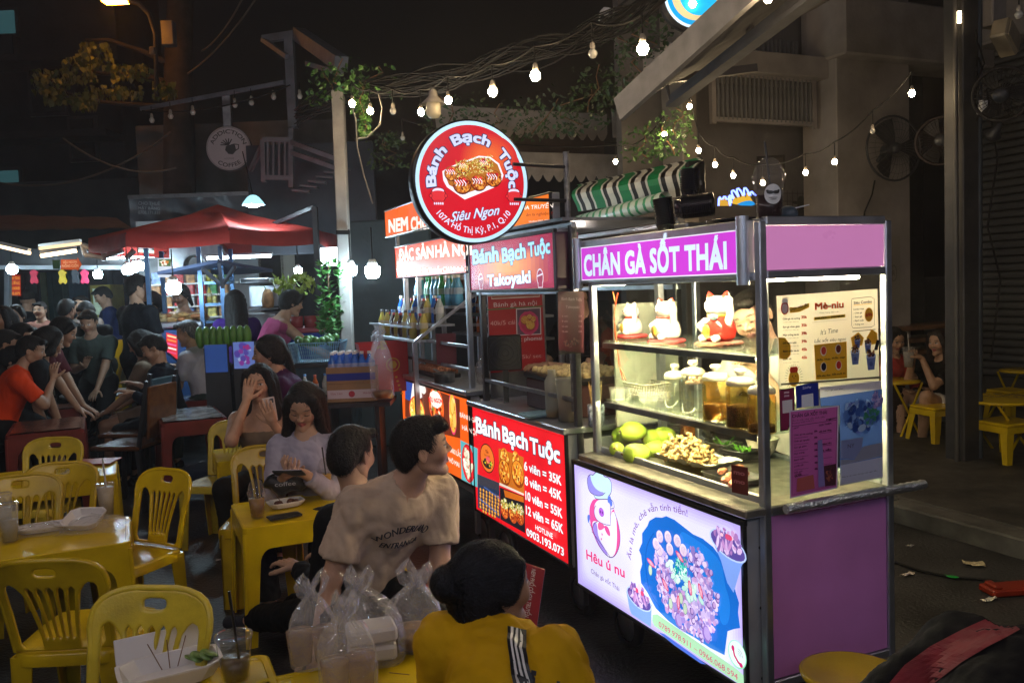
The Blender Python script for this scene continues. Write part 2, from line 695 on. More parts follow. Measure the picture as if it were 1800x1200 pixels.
def snets(F,lo,h):
 S=F<0
 c=S[:-1,:-1,:-1].astype(np.int8)
 cnt=np.zeros(c.shape,np.int8)
 for a in (0,1):
  for b in (0,1):
   for e in (0,1):
    cnt += S[a:a+c.shape[0],b:b+c.shape[1],e:e+c.shape[2]]
 I,J,K=np.nonzero((cnt>0) & (cnt<8))
 idx=np.full(c.shape,-1,np.int64)
 idx[I,J,K]=np.arange(len(I))
 pos=np.zeros((len(I),3))
 w=np.zeros(len(I))
 co=[(a,b,e) for a in (0,1) for b in (0,1) for e in (0,1)]
 val={q:F[I+q[0],J+q[1],K+q[2]] for q in co}
 for q in co:
  for d in range(3):
   if q[d]:
    continue
   r=tuple(1 if i==d else q[i] for i in range(3))
   f0,f1=val[q],val[r]
   m=(f0<0) != (f1<0)
   t=f0[m]/(f0[m]-f1[m])
   p=np.tile(np.array(q,float),(m.sum(),1))
   p[:,d] += t
   pos[m] += p
   w[m] += 1
 V=lo+h*(np.stack([I,J,K],1)+pos/w[:,None])
 faces=[]
 A=np.nonzero(S[:-1] != S[1:])
 for d in range(3):
  sl0=[slice(None)]*3
  sl1=[slice(None)]*3
  sl0[d]=slice(0,-1)
  sl1[d]=slice(1,None)
  i,j,k=np.nonzero(S[tuple(sl0)] != S[tuple(sl1)])
  o=[i,j,k]
  u,v=(d+1) % 3,(d+2) % 3
  ok=(o[u]>0) & (o[v]>0) & (o[u]<c.shape[u]) & (o[v]<c.shape[v])
  o=[x[ok] for x in o]
  q=[]
  for du,dv in ((-1,-1),(0,-1),(0,0),(-1,0)):
   p=[x.copy() for x in o]
   p[u]=p[u]+du
   p[v]=p[v]+dv
   q.append(idx[p[0],p[1],p[2]])
  q=np.stack(q,1)
  ins=S[o[0],o[1],o[2]]
  q[~ins]=q[~ins][:,::-1]
  faces.append(q)
 Fc=np.concatenate(faces)
 Fc=Fc[(Fc >= 0).all(1)]
 return V,Fc
_rs=np.random.RandomState(3)
_kd=_rs.normal(size=(24,3))
_kd /= np.linalg.norm(_kd,axis=1)[:,None]
_ph=_rs.uniform(0,6.28,24)
def wrinkle(V,amp,freq,F,stretch=(1,1,1),seed=0):
 """push the surface in and out along rough normals with folded sine noise"""
 n=np.zeros_like(V)
 a,b,c=V[F[:,0]],V[F[:,1]],V[F[:,2]]
 fn=np.cross(b-a,c-a)
 for i in range(4):
  np.add.at(n,F[:,i],fn)
 n /= np.linalg.norm(n,axis=1)[:,None]+1e-9
 P=V*np.array(stretch)*freq
 P=P+.6*np.sin(P[:,[1,2,0]]*1.3+seed)
 d=np.zeros(len(V))
 for i in range(10):
  j=(i+seed) % 24
  d += np.abs(np.sin(P@_kd[j]*(1+.35*i)+_ph[j]+seed))/(1+.35*i)
 d=(d/d.mean()-1)
 return V+n*(amp*d)[:,None]
def npmesh(name,parts,m,parent,**k):
 """parts: list of (V, F, colour array or colour)"""
 Vs,Fs,Cs,b=[],[],[],0
 for V,F,c in parts:
  Vs.append(V)
  Fs.append(F+b)
  b += len(V)
  c=np.array(c,float)
  if c.ndim==1:
   c=np.tile(c,(len(V),1))
  Cs.append(c)
 V,F,Cc=np.concatenate(Vs),np.concatenate(Fs),np.concatenate(Cs)
 me=bpy.data.meshes.new(name)
 me.vertices.add(len(V))
 me.vertices.foreach_set('co',V.astype(np.float32).ravel())
 me.loops.add(len(F)*4)
 me.loops.foreach_set('vertex_index',F.astype(np.int32).ravel())
 me.polygons.add(len(F))
 me.polygons.foreach_set('loop_start',np.arange(0,len(F)*4,4,dtype=np.int32))
 me.polygons.foreach_set('use_smooth',np.ones(len(F),bool))
 at=me.color_attributes.new('Col','FLOAT_COLOR','POINT')
 at.data.foreach_set('color',np.concatenate([Cc,np.ones((len(Cc),1))],1).astype(np.float32).ravel())
 me.update(calc_edges=True)
 me.materials.append(m)
 return obj(name,me,parent,**k)
M_SKIN=mat('skin',(1,1,1),.48,spec=.45,var=.13,scale=22,attr=True,bump=.12,bscale=180)
M_HAIR=mat('hair',(1,1,1),.55,spec=.28,var=.5,scale=60,attr=True,bump=.6,bscale=170)
M_CLOTH=mat('cloth',(1,1,1),.85,spec=.2,var=.12,scale=7,attr=True,bump=.3,bscale=26)
SKIN=(.40,.235,.15)
HAIR=(.010,.008,.007)
def ik(a,t,l1,l2,pole):
 a,t=np.array(a,float),np.array(t,float)
 d=t-a
 L=np.linalg.norm(d)
 if L>(l1+l2)*.999:
  t=a+d/L*(l1+l2)*.999
  d=t-a
  L=np.linalg.norm(d)
 u=d/L
 x=(l1*l1-l2*l2+L*L)/(2*L)
 y=sqrt(max(l1*l1-x*x,0))
 p=np.array(pole,float)
 p=p-u*(p@u)
 p /= np.linalg.norm(p)+1e-9
 return a+u*x+p*y,t
def hand_sdf(S,w,dr,pn,side,curl,s=1.,spread=.25,thumb=.6):
 """palm and five jointed fingers; dr = pointing, pn = palm normal"""
 dr=np.array(dr,float)
 dr /= np.linalg.norm(dr)
 pn=np.array(pn,float)
 pn=pn-dr*(pn@dr)
 pn /= np.linalg.norm(pn)+1e-9
 la=np.cross(dr,pn)*side
 S.cone(w,w+dr*.03*s,.021*s,.023*s,.012)
 for q in (-.026,-.009,.009,.026):
  S.cone(w+dr*.02*s+la*q*.6*s,w+dr*.082*s+la*q*s,.013*s,.0115*s,.01)
 for i,(q,L) in enumerate(((-.028,.062),(-.0095,.076),(.0095,.082),(.028,.072))):
  p=w+dr*.084*s+la*q*s
  a=-.15+curl*.5
  sp=spread*q/.028*.35
  for j,f in enumerate((.44,.32,.24)):
   dd=dr*cos(a)+pn*sin(a)+la*sp
   dd /= np.linalg.norm(dd)
   e=p+dd*L*f*1.05*s
   r=(.0092-.0009*j)*s
   S.cone(p,e,r,r-.0008*s,.003)
   p=e
   a += curl*.75
 p=w+dr*.022*s+la*.022*s
 dd=dr*.62+la*.75+pn*thumb*.5
 for j,f in enumerate((.036,.03,.024)):
  dd=dd/np.linalg.norm(dd)
  e=p+dd*f*s
  S.cone(p,e,(.0125-.0012*j)*s,(.0113-.0012*j)*s,.006)
  p=e
  dd=dd+dr*.35+pn*.25*curl
from mathutils.bvhtree import BVHTree
def strands(V,F,M,style,n,w,s):
 """ribbons of hair combed over the hair mass"""
 bv=BVHTree.FromPolygons([tuple(v) for v in V],[tuple(f) for f in F])
 Mi=M.inverted()
 R=M.to_3x3()
 short=style in ('short','crop','grey','messy')
 vs,fs=[],[]
 for i in range(n):
  a=Vector(V[random.randrange(len(V))])
  nst=5 if short else 9
  step=(.011 if short else .026)*s
  lift=rnd(.0005,.0035)*s
  jit=Vector((rnd(-.3,.3),rnd(-.3,.3),rnd(-.3,.3)))
  row=[]
  p=a
  for k in range(nst):
   h_=bv.find_nearest(p)
   if h_[0] is None:
    break
   nrm=h_[1]
   l=Mi@h_[0]
   if short and l.y>.055*s and l.z<.062*s:
    break
   if short:
    fl=(l-Vector((0,-.03,.14))).normalized()+Vector((.1,.25,0))
   elif style in ('bun','tied'):
    fl=Vector((0,-.13,.045))-l if l.y>-.10 else Vector((.3,0,-1))
   else:
    fl=Vector((.8 if l.x>0 else -.8,-.2,-.6)) if l.z>.09 else Vector((0,-.05,-1))
   fl=R@(fl.normalized()+jit*.35)
   fl=(fl-nrm*fl.dot(nrm))
   if fl.length<1e-4:
    break
   fl.normalize()
   q=h_[0]+nrm*(lift*(1+(k*.5 if short else .15*k)))
   row.append((q,nrm.cross(fl).normalized()*w*(1-.75*k/nst)))
   p=h_[0]+fl*step
  b=len(vs)
  for q,sd in row:
   vs += [q+sd,q-sd]
  fs += [(b+2*k,b+2*k+1,b+2*k+3,b+2*k+2) for k in range(len(row)-1)]
 if not fs:
  return None
 return np.array([tuple(v) for v in vs]),np.array(fs)
def head_parts(M,h,skin,hair,style,eyes='open',s=1.,lips=(.30,.09,.08),fem=False,hcol=HAIR):
 """M: head frame (origin mid head, +Y face, +Z up). returns skin part, hair part(s)"""
 R=M.to_3x3()
 def w(p):
  return np.array(M@Vector([c*s for c in p]))
 S=SDF()
 def e(c,r,k=.02,cut=False,RM=None):
  S.ell(w(c),tuple(q*s for q in r),R if RM is None else R@RM,k*s,None,cut)
 def cn(a,b,ra,rb,k=.012,cut=False):
  S.cone(w(a),w(b),ra*s,rb*s,k*s,None,cut)
 jw=.049 if fem else .055
 e((0,-.012,.034),(.072,.092,.080),.02)
 e((0,.020,-.030),(jw,.066,.074),.035)
 e((0,.040,.040),(.056,.042,.044),.03)
 for q in (-1,1):
  cn((q*(.040 if fem else .045),.002,-.055),(q*.012,.064,-.093),.016,.013,.03)
 e((0,.073,-.094),(.016,.014,.013),.018)
 for q in (-1,1):
  cn((q*.014,.081,.028),(q*.040,.070,.029),.0075,.0065,.014)
 cn((0,.083,.022),(0,.101,-.012),.0052,.0074,.008)
 e((0,.103,-.017),(.0088,.0085,.0075),.007)
 for q in (-1,1):
  e((q*.0095,.096,-.020),(.0062,.008,.0058),.005)
  e((q*.038,.062,-.020),(.024,.022,.024),.03)
  e((q*.031,.100,.008),(.0155,.0135,.0085),.012,True)
  e((q*.031,.0755,.008),(.0130,.0125,.0110),.003)
  RM=Matrix.Rotation(q*.35,3,'Z')@Matrix.Rotation(.15,3,'X')
  e((q*.075,-.008,-.006),(.0060,.017,.029),.006,RM=RM)
  e((q*.082,-.006,.000),(.006,.010,.017),.004,True,RM=RM)
  cn((0,.0870,-.0500),(q*.019,.0785,-.0525),.0058,.0036,.005)
  cn((0,.0860,-.0605),(q*.016,.0780,-.0590),.0070,.0046,.005)
 cn((-.017,.0915,-.0548),(.017,.0915,-.0548),.0015,.0015,.002,True)
 V,F=S.mesh(h)
 Mi=M.inverted()
 A=np.array(Mi.to_3x3())
 loc=(V@A.T+np.array(Mi.translation))/s
 x,y,z=loc[:,0],loc[:,1],loc[:,2]
 col=np.tile(np.array(skin,float),(len(V),1))
 def paint(m,c,k=1.):
  m=np.clip(m,0,1)[:,None]*k
  col[:]=col*(1-m)+np.array(c)*m
 front=(y>.05)
 ax_=np.abs(x)
 paint(front*np.clip(1.6-((ax_-.04)**2/.026**2+(z+.02)**2/.024**2),0,1),(skin[0]*1.08,skin[1]*.86,skin[2]*.8),.45)
 paint(front*np.clip(3*(1.1-(x**2/.025**2+(z+.054)**2/.0135**2)),0,1),lips)
 paint(front*np.clip(3*(1-(x**2/.021**2+(z+.0545)**2/.0018**2)),0,1),(.06,.015,.015),.8)
 by=.031+.004*np.cos((ax_-.03)*60)
 paint(front*np.clip(3*(1-((ax_-.033)**2/.020**2+(z-by)**2/(.0038 if fem else .0055)**2)),0,1),(.02,.013,.01),.85)
 if eyes=='open':
  ew=(ax_-.031)**2/.0145**2
  paint(front*np.clip(4*(1-(ew+(z-.008)**2/.0056**2)),0,1),(.62,.58,.55))
  paint(front*np.clip(4*(1-((ax_-.031)**2+(z-.0085)**2)/.0056**2),0,1),(.012,.008,.006))
  paint(front*np.clip(4*(1-((ax_-.031)**2/.018**2+(z-.0145)**2/.0026**2)),0,1),(.012,.008,.008))
 else:
  paint(front*np.clip(4*(1-((ax_-.032)**2/.018**2+(z-.004-.05*(ax_-.03))**2/.0032**2)),0,1),(.015,.01,.01))
  paint(front*np.clip(2*(1-((ax_-.032)**2/.018**2+(z-.014)**2/.007**2)),0,1),(skin[0]*.8,skin[1]*.68,skin[2]*.62),.5)
 parts=[(V,F,col)]
 H=SDF()
 def he(c,r,k=.02,cut=False,RM=None):
  H.ell(w(c),tuple(q*s for q in r),R if RM is None else R@RM,k*s,None,cut)
 def hc(a,b,ra,rb,k=.02,cut=False):
  H.cone(w(a),w(b),ra*s,rb*s,k*s,None,cut)
 if style in ('short','crop','grey'):
  q=1. if style=='short' else .965
  he((0,-.016,.036),(.0775*q,.099*q,.087*q),.02)
  he((0,.004,.076),(.055*q,.074,.040*q),.03)
  he((0,-.07,-.02),(.062*q,.040,.055),.03)
  hc((-.045,.074,.086),(.045,.078,.088),.020,.020,.02)
  he((0,.100,-.016),(.076,.068,.096),.008,True)
  for a in (-1,1):
   he((a*.088,.012,-.030),(.030,.040,.050),.01,True)
  he((0,-.03,-.125),(.09,.12,.055),.01,True)
 elif style in ('long','longback','bun','bob','tied','messy'):
  he((0,-.018,.037),(.082,.103,.091),.02)
  he((0,.104,-.028),(.066,.062,.090),.01,True)
  if style in ('long','longback','bob'):
   Lz={'long':-.30,'longback':-.42,'bob':-.13}[style]
   for a in (-1,1):
    hc((a*.060,.045,.075),(a*.078,.040,.0),.026,.022,.02)
    hc((a*.078,.030,0),(a*.088,.028,Lz*.55),.024,.030,.03)
    hc((a*.088,.028,Lz*.55),(a*.095,.035 if style=='long' else -.03,Lz),.032,.020,.03)
    hc((a*.045,-.07,0),(a*.075,-.095,Lz),.055,.030,.04)
   hc((0,-.085,0),(0,-.105,Lz),.060,.040,.04)
  elif style=='bun':
   for a in (-1,1):
    hc((a*.060,.040,.070),(a*.078,.005,.0),.024,.020,.02)
   he((0,-.05,-.02),(.078,.070,.080),.03)
   he((0,-.130,.045),(.044,.040,.044),.02)
  elif style=='tied':
   for a in (-1,1):
    hc((a*.058,.048,.068),(a*.078,-.005,.0),.022,.018,.02)
   he((0,-.05,-.02),(.075,.066,.070),.03)
   hc((0,-.11,-.02),(0,-.14,-.16),.032,.018,.02)
  else:
   for a in (-1,1):
    hc((a*.060,.060,.078),(a*.078,.030,.01),.028,.018,.02)
   he((0,-.05,-.01),(.082,.072,.075),.03)
 elif style=='cap':
  he((0,-.016,.045),(.088,.108,.090),.02)
  he((0,.0,-.075),(.2,.2,.095),.01,True)
  he((0,.11,.040),(.070,.070,.009),.01)
 if H.pr:
  V,F=H.mesh(h*1.15)
  V=wrinkle(V,(.0035 if style in ('short','messy','crop','grey') else .0045)*s,120/s if style in ('short','messy','crop','grey') else 95/s,F,(1,1,.6) if style=='short' else (1,1,.12))
  hp=[(V,F,np.array(hcol,float))]
  if h <= .0078 and style != 'cap':
   st=strands(V,F,M,style,1500 if h<.0052 else 420,(.0011 if h<.0052 else .0022)*s,s)
   if st:
    hp.append((st[0],st[1],np.array([[c*q for c in hcol] for q in np.repeat(_rs.uniform(.6,2.6,len(st[0]) // 2+1),2)[:len(st[0])]])))
 else:
  hp=None
 return parts,hp
def person(label,loc,rz,pose='sit',seat=.38,lean=.12,hl=(-.12,.34,.50),hr=(.12,.34,.50),fl=None,fr=None,
           head=(0,0,0),hair='short',shirt='555555',pants='222233',sleeve='short',legs='long',fem=False,eyes='open',
           skin=SKIN,s=1.,h=.016,hh=None,group=None,shoes='101010',curl=.5,hcol=HAIR,pole=None,wr=1.,twist=0.,side=0.,
           pdl=(0,0,-1),pdr=(0,0,-1),hdl=(0,1,0),hdr=(0,1,0),tuck=None,polel=None,z0=0.,shrug=0.,neck=.155):
 """one seated or standing person; local +Y is the way they face, everything in metres"""
 root=thing('person',label,'person',loc,rz,group)
 hh=hh or h*.5
 A=np.array
 sw=.155 if fem else .178
 sit=pose=='sit'
 P0=A((0,0,(seat+.085 if sit else .90*s)))
 up=A((sin(side),sin(lean)*cos(side),cos(lean)*cos(side)))
 ct,st=cos(twist),sin(twist)
 def rt(v):
  return A((v[0]*ct-v[1]*st,v[0]*st+v[1]*ct,v[2]))
 Cx=P0+up*.26*s
 N=P0+up*.47*s
 shl=N-up*(.058-shrug)*s+rt((-sw*s,0,0))
 shr=N-up*(.058-shrug)*s+rt((sw*s,0,0))
 HM=Matrix.Translation(Vector(N+up*neck*s+A((0,.012,.008))*s))@Matrix.Rotation(head[0],4,'Z')@Matrix.Rotation(-head[1],4,'X')@Matrix.Rotation(head[2],4,'Y')
 hipl,hipr=P0+A((-.09*s,0,-.01)),P0+A((.09*s,0,-.01))
 if sit:
  fl=A(fl if fl is not None else (-.13,.40,.07))
  fr=A(fr if fr is not None else (.13,.40,.07))
  knl,fl=ik(hipl,fl,.42*s,.41*s,(-.15,.5,1))
  knr,fr=ik(hipr,fr,.42*s,.41*s,(.15,.5,1))
 else:
  fl=A(fl if fl is not None else (-.10,.03,.07))
  fr=A(fr if fr is not None else (.10,-.02,.07))
  knl,fl=ik(hipl,fl,.43*s,.42*s,(0,1,0))
  knr,fr=ik(hipr,fr,.43*s,.42*s,(0,1,0))
 ell_,wl=ik(shl,hl,.27*s,.25*s,polel or pole or (-.5,-.5,-1))
 elr,wr_=ik(shr,hr,.27*s,.25*s,pole or (.5,-.5,-1))
 S=SDF()
 bw=.9 if fem else 1.
 RT=Matrix.Rotation(twist,3,'Z')@Matrix.Rotation(-lean,3,'X')
 def torso(S,g=0.,shirt=False,hem=None):
  cl=None
  S.ell(P0+up*.02,(.150*s*(1.04 if fem else .98)+g,.112*s+g,.12*s+g*.5),RT,.05,hem)
  S.ell(P0+up*.17*s,(.128*s*bw+g,.100*s+g,.16*s),RT,.06,hem)
  S.ell(P0+up*.335*s,(.155*s*bw+g,.112*s+g,.145*s),RT,.06)
  S.cone(shl+A((.015,0,-.01)),shr+A((-.015,0,-.01)),.056*s+g,None,.05)
  if fem:
   fw=np.array(RT@Vector((0,1,0)))
   rr=np.array(RT@Vector((1,0,0)))
   for q in (-1,1):
    S.ell(P0+up*.32*s+fw*.080*s+rr*q*.065*s,(.058*s+g*.5,)*3,None,.05)
  S.cone(N-up*.06*s,N+up*.01*s,.080*s+g,.052*s+g*.5,.06)
 torso(S)
 for a,b,c in ((shl,ell_,wl),(shr,elr,wr_)):
  S.cone(a,b,.050*s,.039*s,.03)
  S.cone(b,c,.039*s,.025*s,.015)
 for a,b,c in ((hipl,knl,fl),(hipr,knr,fr)):
  S.cone(a,b,.088*s,.055*s,.04)
  S.cone(b,b*.65+c*.35,.054*s,.053*s,.02)
  S.cone(b*.65+c*.35,c,.053*s,.034*s,.02)
 for c in (fl,fr):
  S.cone(c-A((0,.02,.03)),c+A((0,.14,-.045)),.032*s,.026*s,.03)
 hc=np.array(HM.translation)
 S.cone(N-up*.02,hc+A(HM.to_3x3()@Vector((0,-.02,-.06))),.056*s,.05*s,.03)
 V,F=S.mesh(h)
 parts=[(V,F,skin)]
 hp_,hairp=head_parts(HM,hh,skin,None,hair,eyes,s,fem=fem,lips=(.30,.065,.06) if fem else (.27,.11,.085),hcol=hcol)
 parts += hp_
 for w,el,sd,cu,pd,hd in ((wl,ell_,1,curl,pdl,hdl),(wr_,elr,-1,curl,pdr,hdr)):
  Hs=SDF()
  f=w-el
  f /= np.linalg.norm(f)
  d=f*.6+A(hd)*.6
  Hs.cone(w-f*.03,w,.026*s,.022*s,.01)
  hand_sdf(Hs,w,d,pd,sd,cu,s*.98)
  V,F=Hs.mesh(min(.006,max(.0035,hh*.8)))
  parts.append((V,F,skin))
 npmesh('body',parts,M_SKIN,root)
 if hairp:
  npmesh('hair',hairp,M_HAIR,root)
 # shirt
 if shirt:
  T=SDF()
  g=.014 if sleeve != 'tight' else .007
  hemz=P0-up*(.05 if sit else .08)
  torso(T,g,True,[(hemz,-up)])
  if sleeve in ('short','long','loose'):
   for a,b,c in ((shl,ell_,wl),(shr,elr,wr_)):
    if sleeve in ('short','loose'):
     q=.74
     e=a+(b-a)*q
     T.cone(a,b,.063*s,(.064 if sleeve=='short' else .078)*s,.04,[(e,b-a)])
    else:
     T.cone(a,b,.064*s,.052*s,.03)
     e=b+(c-b)*.88
     T.cone(b,c,.052*s,.040*s,.02,[(e,c-b)])
  # neckline
  T.ell(N+up*.050*s+A(RT@Vector((0,.030,0))),(.066*s,.080*s,.062*s),RT,.006,None,True)
  if sleeve=='cami':
   pass
  V,F=T.mesh(h*.85)
  if sleeve in ('cami','tank','tight'):
   Q=V-P0
   hgt=Q@up
   lim=.36 if sleeve=='cami' else .43
   keep=hgt<lim*s
   km=keep[F].all(1)
   F=F[km]
  V=wrinkle(V,.0095*wr,30,F,(1,1,.45),int(abs(loc[0]*10)) % 9)
  V=wrinkle(V,.0036*wr,72,F,(1,1,.45),4)
  npmesh('shirt',[(V,F,hx(shirt) if isinstance(shirt,str) else shirt)],M_CLOTH,root)
 if pants:
  T=SDF()
  T.ell(P0+up*.01,(.160*s,.124*s,.105*s),RT,.05)
  for a,b,c in ((hipl,knl,fl),(hipr,knr,fr)):
   if legs=='short':
    e=a+(b-a)*.7
    T.cone(a,b,.104*s,.082*s,.04,[(e,b-a)])
   elif legs=='skirt':
    T.cone(a,b,.108*s,.095*s,.09,[(a+(b-a)*.8,b-a)])
   else:
    T.cone(a,b,.102*s,.070*s,.04)
    e=b+(c-b)*.93
    T.cone(b,c,.070*s,.056*s,.02,[(e,c-b)])
  V,F=T.mesh(h*.95)
  V=wrinkle(V,.009*wr,34,F,(1,1,1),2)
  npmesh('trousers' if legs=='long' else 'shorts' if legs=='short' else 'skirt',[(V,F,hx(pants) if isinstance(pants,str) else pants)],M_CLOTH,root)
 if shoes:
  for c in (fl,fr):
   T=SDF()
   T.cone(c-A((0,.03,.030)),c+A((0,.14,-.042)),.040*s,.034*s,.02,[(c-A((0,0,.062)),(0,0,-1))])
   V,F=T.mesh(max(.008,h*.7))
   npmesh('shoe',[(V,F,hx(shoes))],M_CLOTH,root)
 root['_n']=0
 del root['_n']
 return root,dict(N=N,P0=P0,up=up,HM=HM,wl=wl,wr=wr_,shl=shl,shr=shr,el=ell_,er=elr,RT=RT)
# ---------------------------------------------------------------- frames
TH=radians(24)
Ux,Wx=Vector((-sin(TH),cos(TH),0)),Vector((cos(TH),sin(TH),0))
def frame(px,dep,rz=TH,z=0.,py=500):
 p=D(px,py,dep)
 return Matrix.Translation((p.x,p.y,z))@Matrix.Rotation(rz,4,'Z')
def face(M,o=(0,0,0),ex=(1,0,0),ey=(0,0,1),n=(0,-1,0),**k):
 return Sheet(o,ex,ey,n,M=M,**k)
M_STEEL=mat('stainless_steel',(.66,.70,.78),.38,metal=1,var=.12,scale=9,bump=.12,bscale=22)
M_STEELD=mat('dull_steel',(.30,.31,.33),.4,metal=1,var=.2,scale=12,bump=.1)
M_DARKM=mat('dark_metal',(.025,.026,.03),.42,spec=.5,var=.3)
M_BLACK=mat('black_plastic',(.012,.012,.013),.35,var=.3)
M_WHITE=mat('white_plastic',(.72,.72,.70),.35,var=.06)
M_GLASS=clear('window_glass',(.95,.98,.97),.015,ior=1.5)
M_YEL=mat('yellow_plastic',(.62,.42,.004),.19,spec=.5,var=.07,scale=7,dirt=.09,bump=.05,bscale=90)
M_YEL2=mat('faded_yellow_plastic',(.60,.45,.03),.3,spec=.5,var=.12,scale=11,dirt=.15,bump=.08,bscale=120)
M_YEL3=mat('grubby_yellow_plastic',(.52,.35,.006),.24,spec=.5,var=.16,scale=5,dirt=.2,bump=.06,bscale=70)
M_RED=mat('dark_red_plastic',(.16,.022,.016),.30,spec=.5,var=.22,scale=6,dirt=.1)
M_PAPER=mat('white_foam',(.75,.74,.71),.6,var=.05)
M_CONC=mat('painted_wall',(.30,.265,.24),.85,var=.2,scale=2.2,bump=.3,bscale=25,dirt=.15)
M_WALLD=mat('dark_wall',(.05,.05,.05),.85,var=.35,scale=2,bump=.3,bscale=20)
M_WOOD=mat('brown_wood',(.16,.075,.03),.42,var=.3,scale=12)
M_CABLE=mat('black_cable',(.006,.0056,.0052),.7,spec=.25,var=.3,scale=30)
# ground: one asphalt sheet to the horizon, a raised pavement on the right
asph=mat('asphalt',(.034,.033,.033),.42,var=.6,scale=2.2,bump=.8,bscale=55,dirt=.2)
mb=MB()
mb.add([(-120,-40,0),(120,-40,0),(120,160,0),(-120,160,0)],[(0,1,2,3)])
mb.build('road',asph,kind='structure')
pave=mat('pavement_concrete',(.050,.046,.040),.6,var=.45,scale=4.0,bump=.5,bscale=60,dirt=.2)
k0=Vector((2.50,5.49,0))
mb=MB()
a0,a1=k0-Ux*9,k0+Ux*6.4
w0=Wx*7
mb.box((0,0,0),(15.4,7,.12),Matrix.Translation((a0+a1)/2+w0/2+Vector((0,0,.061)))@Matrix.Rotation(TH+pi/2,4,'Z'),.015)
mb.build('pavement',pave,kind='structure')
kerb=thing('kerb','row of worn concrete kerb stones edging the dark pavement behind the pink cart','kerb')
mk=MB().box((0,0,.055),(.98,.16,.125),None,.012).mesh('kerb_stone',mat('kerb_stone',(.10,.095,.085),.7,var=.4,scale=5,bump=.5,bscale=40,dirt=.2))
for i in range(15):
 p=a0+Ux*(1.0*i+.5)-Wx*.085
 obj('kerb_stone',mk,kerb,(p.x,p.y,rnd(-.004,.012)),TH+pi/2)
# litter on the ground
LIT=[((1713,993),'crumpled square scrap of beige paper lying on the road','c8b890',.10,.075),((1594,1012),'small white paper strip lying by the cart corner','d8c8b8',.085,.03),((1740,1056),'torn white wrapper lying near the orange plastic','cfc6b4',.09,.025),
       ((355,813),'crumpled white tissue on the dark ground between the tables','b0aca4',.05,.05)]
for (q,lb,cc,a,b) in LIT:
 g=G(*q)
 mb=MB()
 n=6
 vs=[(a*(i/n-.5)+rnd(-.004,.004),b*(j/n-.5)+rnd(-.004,.004),.006+rnd(0,.012)) for j in range(n+1) for i in range(n+1)]
 mb.add(vs,[(j*(n+1)+i,j*(n+1)+i+1,(j+1)*(n+1)+i+1,(j+1)*(n+1)+i) for j in range(n) for i in range(n)])
 mb.build('paper_scrap',mat('paper_'+cc,cc,.8),None,loc=g,rz=rnd(-.5,.5),label=lb,cat='litter')
mb=MB()
mb.tube([(-.08,.02,.008),(.0,0,.008),(.04,-.01,.01)],[.003,.004,.006],6)
mb.ell((.065,-.018,.012),(.03,.016,.006))
g=G(1650,1012)
mb.build('plastic_spoon',mat('green_plastic','17a03a',.3),None,loc=g,rz=-.5,label='bright green plastic spoon dropped on the road',cat='spoon')
mb=MB()
mb.box((0,0,.02),(.34,.12,.035),None,.008)
mb.box((-.13,0,.045),(.04,.09,.02),None,.006)
g=G(1790,1040)
mb.build('dustpan',mat('orange_plastic','8a2408',.5),None,loc=g,rz=.1,label='orange plastic dustpan lying at the right edge of the road',cat='dustpan')
mb=MB()
P=[G(1572,990),G(1620,1006),G(1670,1016),G(1740,1022),G(1795,1032)]
mb.tube([p+Vector((0,0,.008)) for p in P],.007,6)
mb.build('ground_cable',M_CABLE,label='thin black cable trailing over the road behind the pink cart',cat='cable')
# ---------------------------------------------------------------- right-hand house front facing us
FB=frame(1590,9.5)
bh=thing('house','pale rendered house front with grille, beam and mural behind the pink cart','house',M=FB)
fs=face(FB)
def L(px,py,s=fs):
 return s.px(px,py)
x0,x1=L(1462,500)[0],L(1588,500)[0]
mb=MB()
mb.box(((x0+x1)/2,.15,2.6),(x1-x0,.5,5.2),None,.01)
mb.build('column',M_CONC,bh)
MB().box((-1.6,.55,3.2),(3.4,.1,6.4)).build('wall',mat('house_wall',(.12,.108,.102),.85,var=.25,scale=1.6,bump=.3,bscale=25,dirt=.2),bh)
zt=L(1330,108)[1]
MB().box(((L(1180,100)[0]+x0)/2,.25,zt),(x0-L(1180,100)[0],.5,.22),None,.01).build('beam',M_CONC,bh)
MB().box((L(1225,400)[0],.25,2.3),(.18,.35,4.6),None,.01).build('pilaster',mat('cream_trim',(.2,.17,.14),.8,var=.2,scale=3,bump=.2),bh)
# upper beam over the column and to the right
mb=MB()
a,b=L(1475,60),L(1690,10)
mb.box(((a[0]+b[0])/2,.0,L(1500,60)[1]),(b[0]-a[0]+.4,.55,.6),None,.02)
mb.build('canopy_beam',M_CONC,bh)
# grille of upright slats
gx0,gx1=L(1272,200)[0],L(1442,200)[0]
gz0,gz1=L(1350,210)[1],L(1350,130)[1]
sl=MB().box((0,0,0),(.022,.035,gz1-gz0),None,.003).mesh('slat',mat('grille_paint',(.16,.155,.15),.6,var=.2))
n=22
for i in range(n):
 obj('slat',sl,bh,(gx0+(gx1-gx0)*(i+.5)/n,.12,(gz0+gz1)/2))
mb=MB()
for z in (gz0,gz1):
 mb.box(((gx0+gx1)/2,.13,z),(gx1-gx0+.05,.05,.045))
for x in (gx0-.03,gx1+.03):
 mb.box((x,.13,(gz0+gz1)/2),(.05,.05,gz1-gz0+.09))
mb.build('grille_frame',M_CONC,bh)
gz2,gz3=L(1350,92)[1],L(1350,50)[1]
sl=MB().box((0,0,0),(.022,.035,gz3-gz2),None,.003).mesh('slat',mat('grille_paint',(.3,.28,.26),.6,var=.2))
for i in range(n):
 obj('slat',sl,bh,(gx0+(gx1-gx0)*(i+.5)/n,.3,(gz2+gz3)/2))
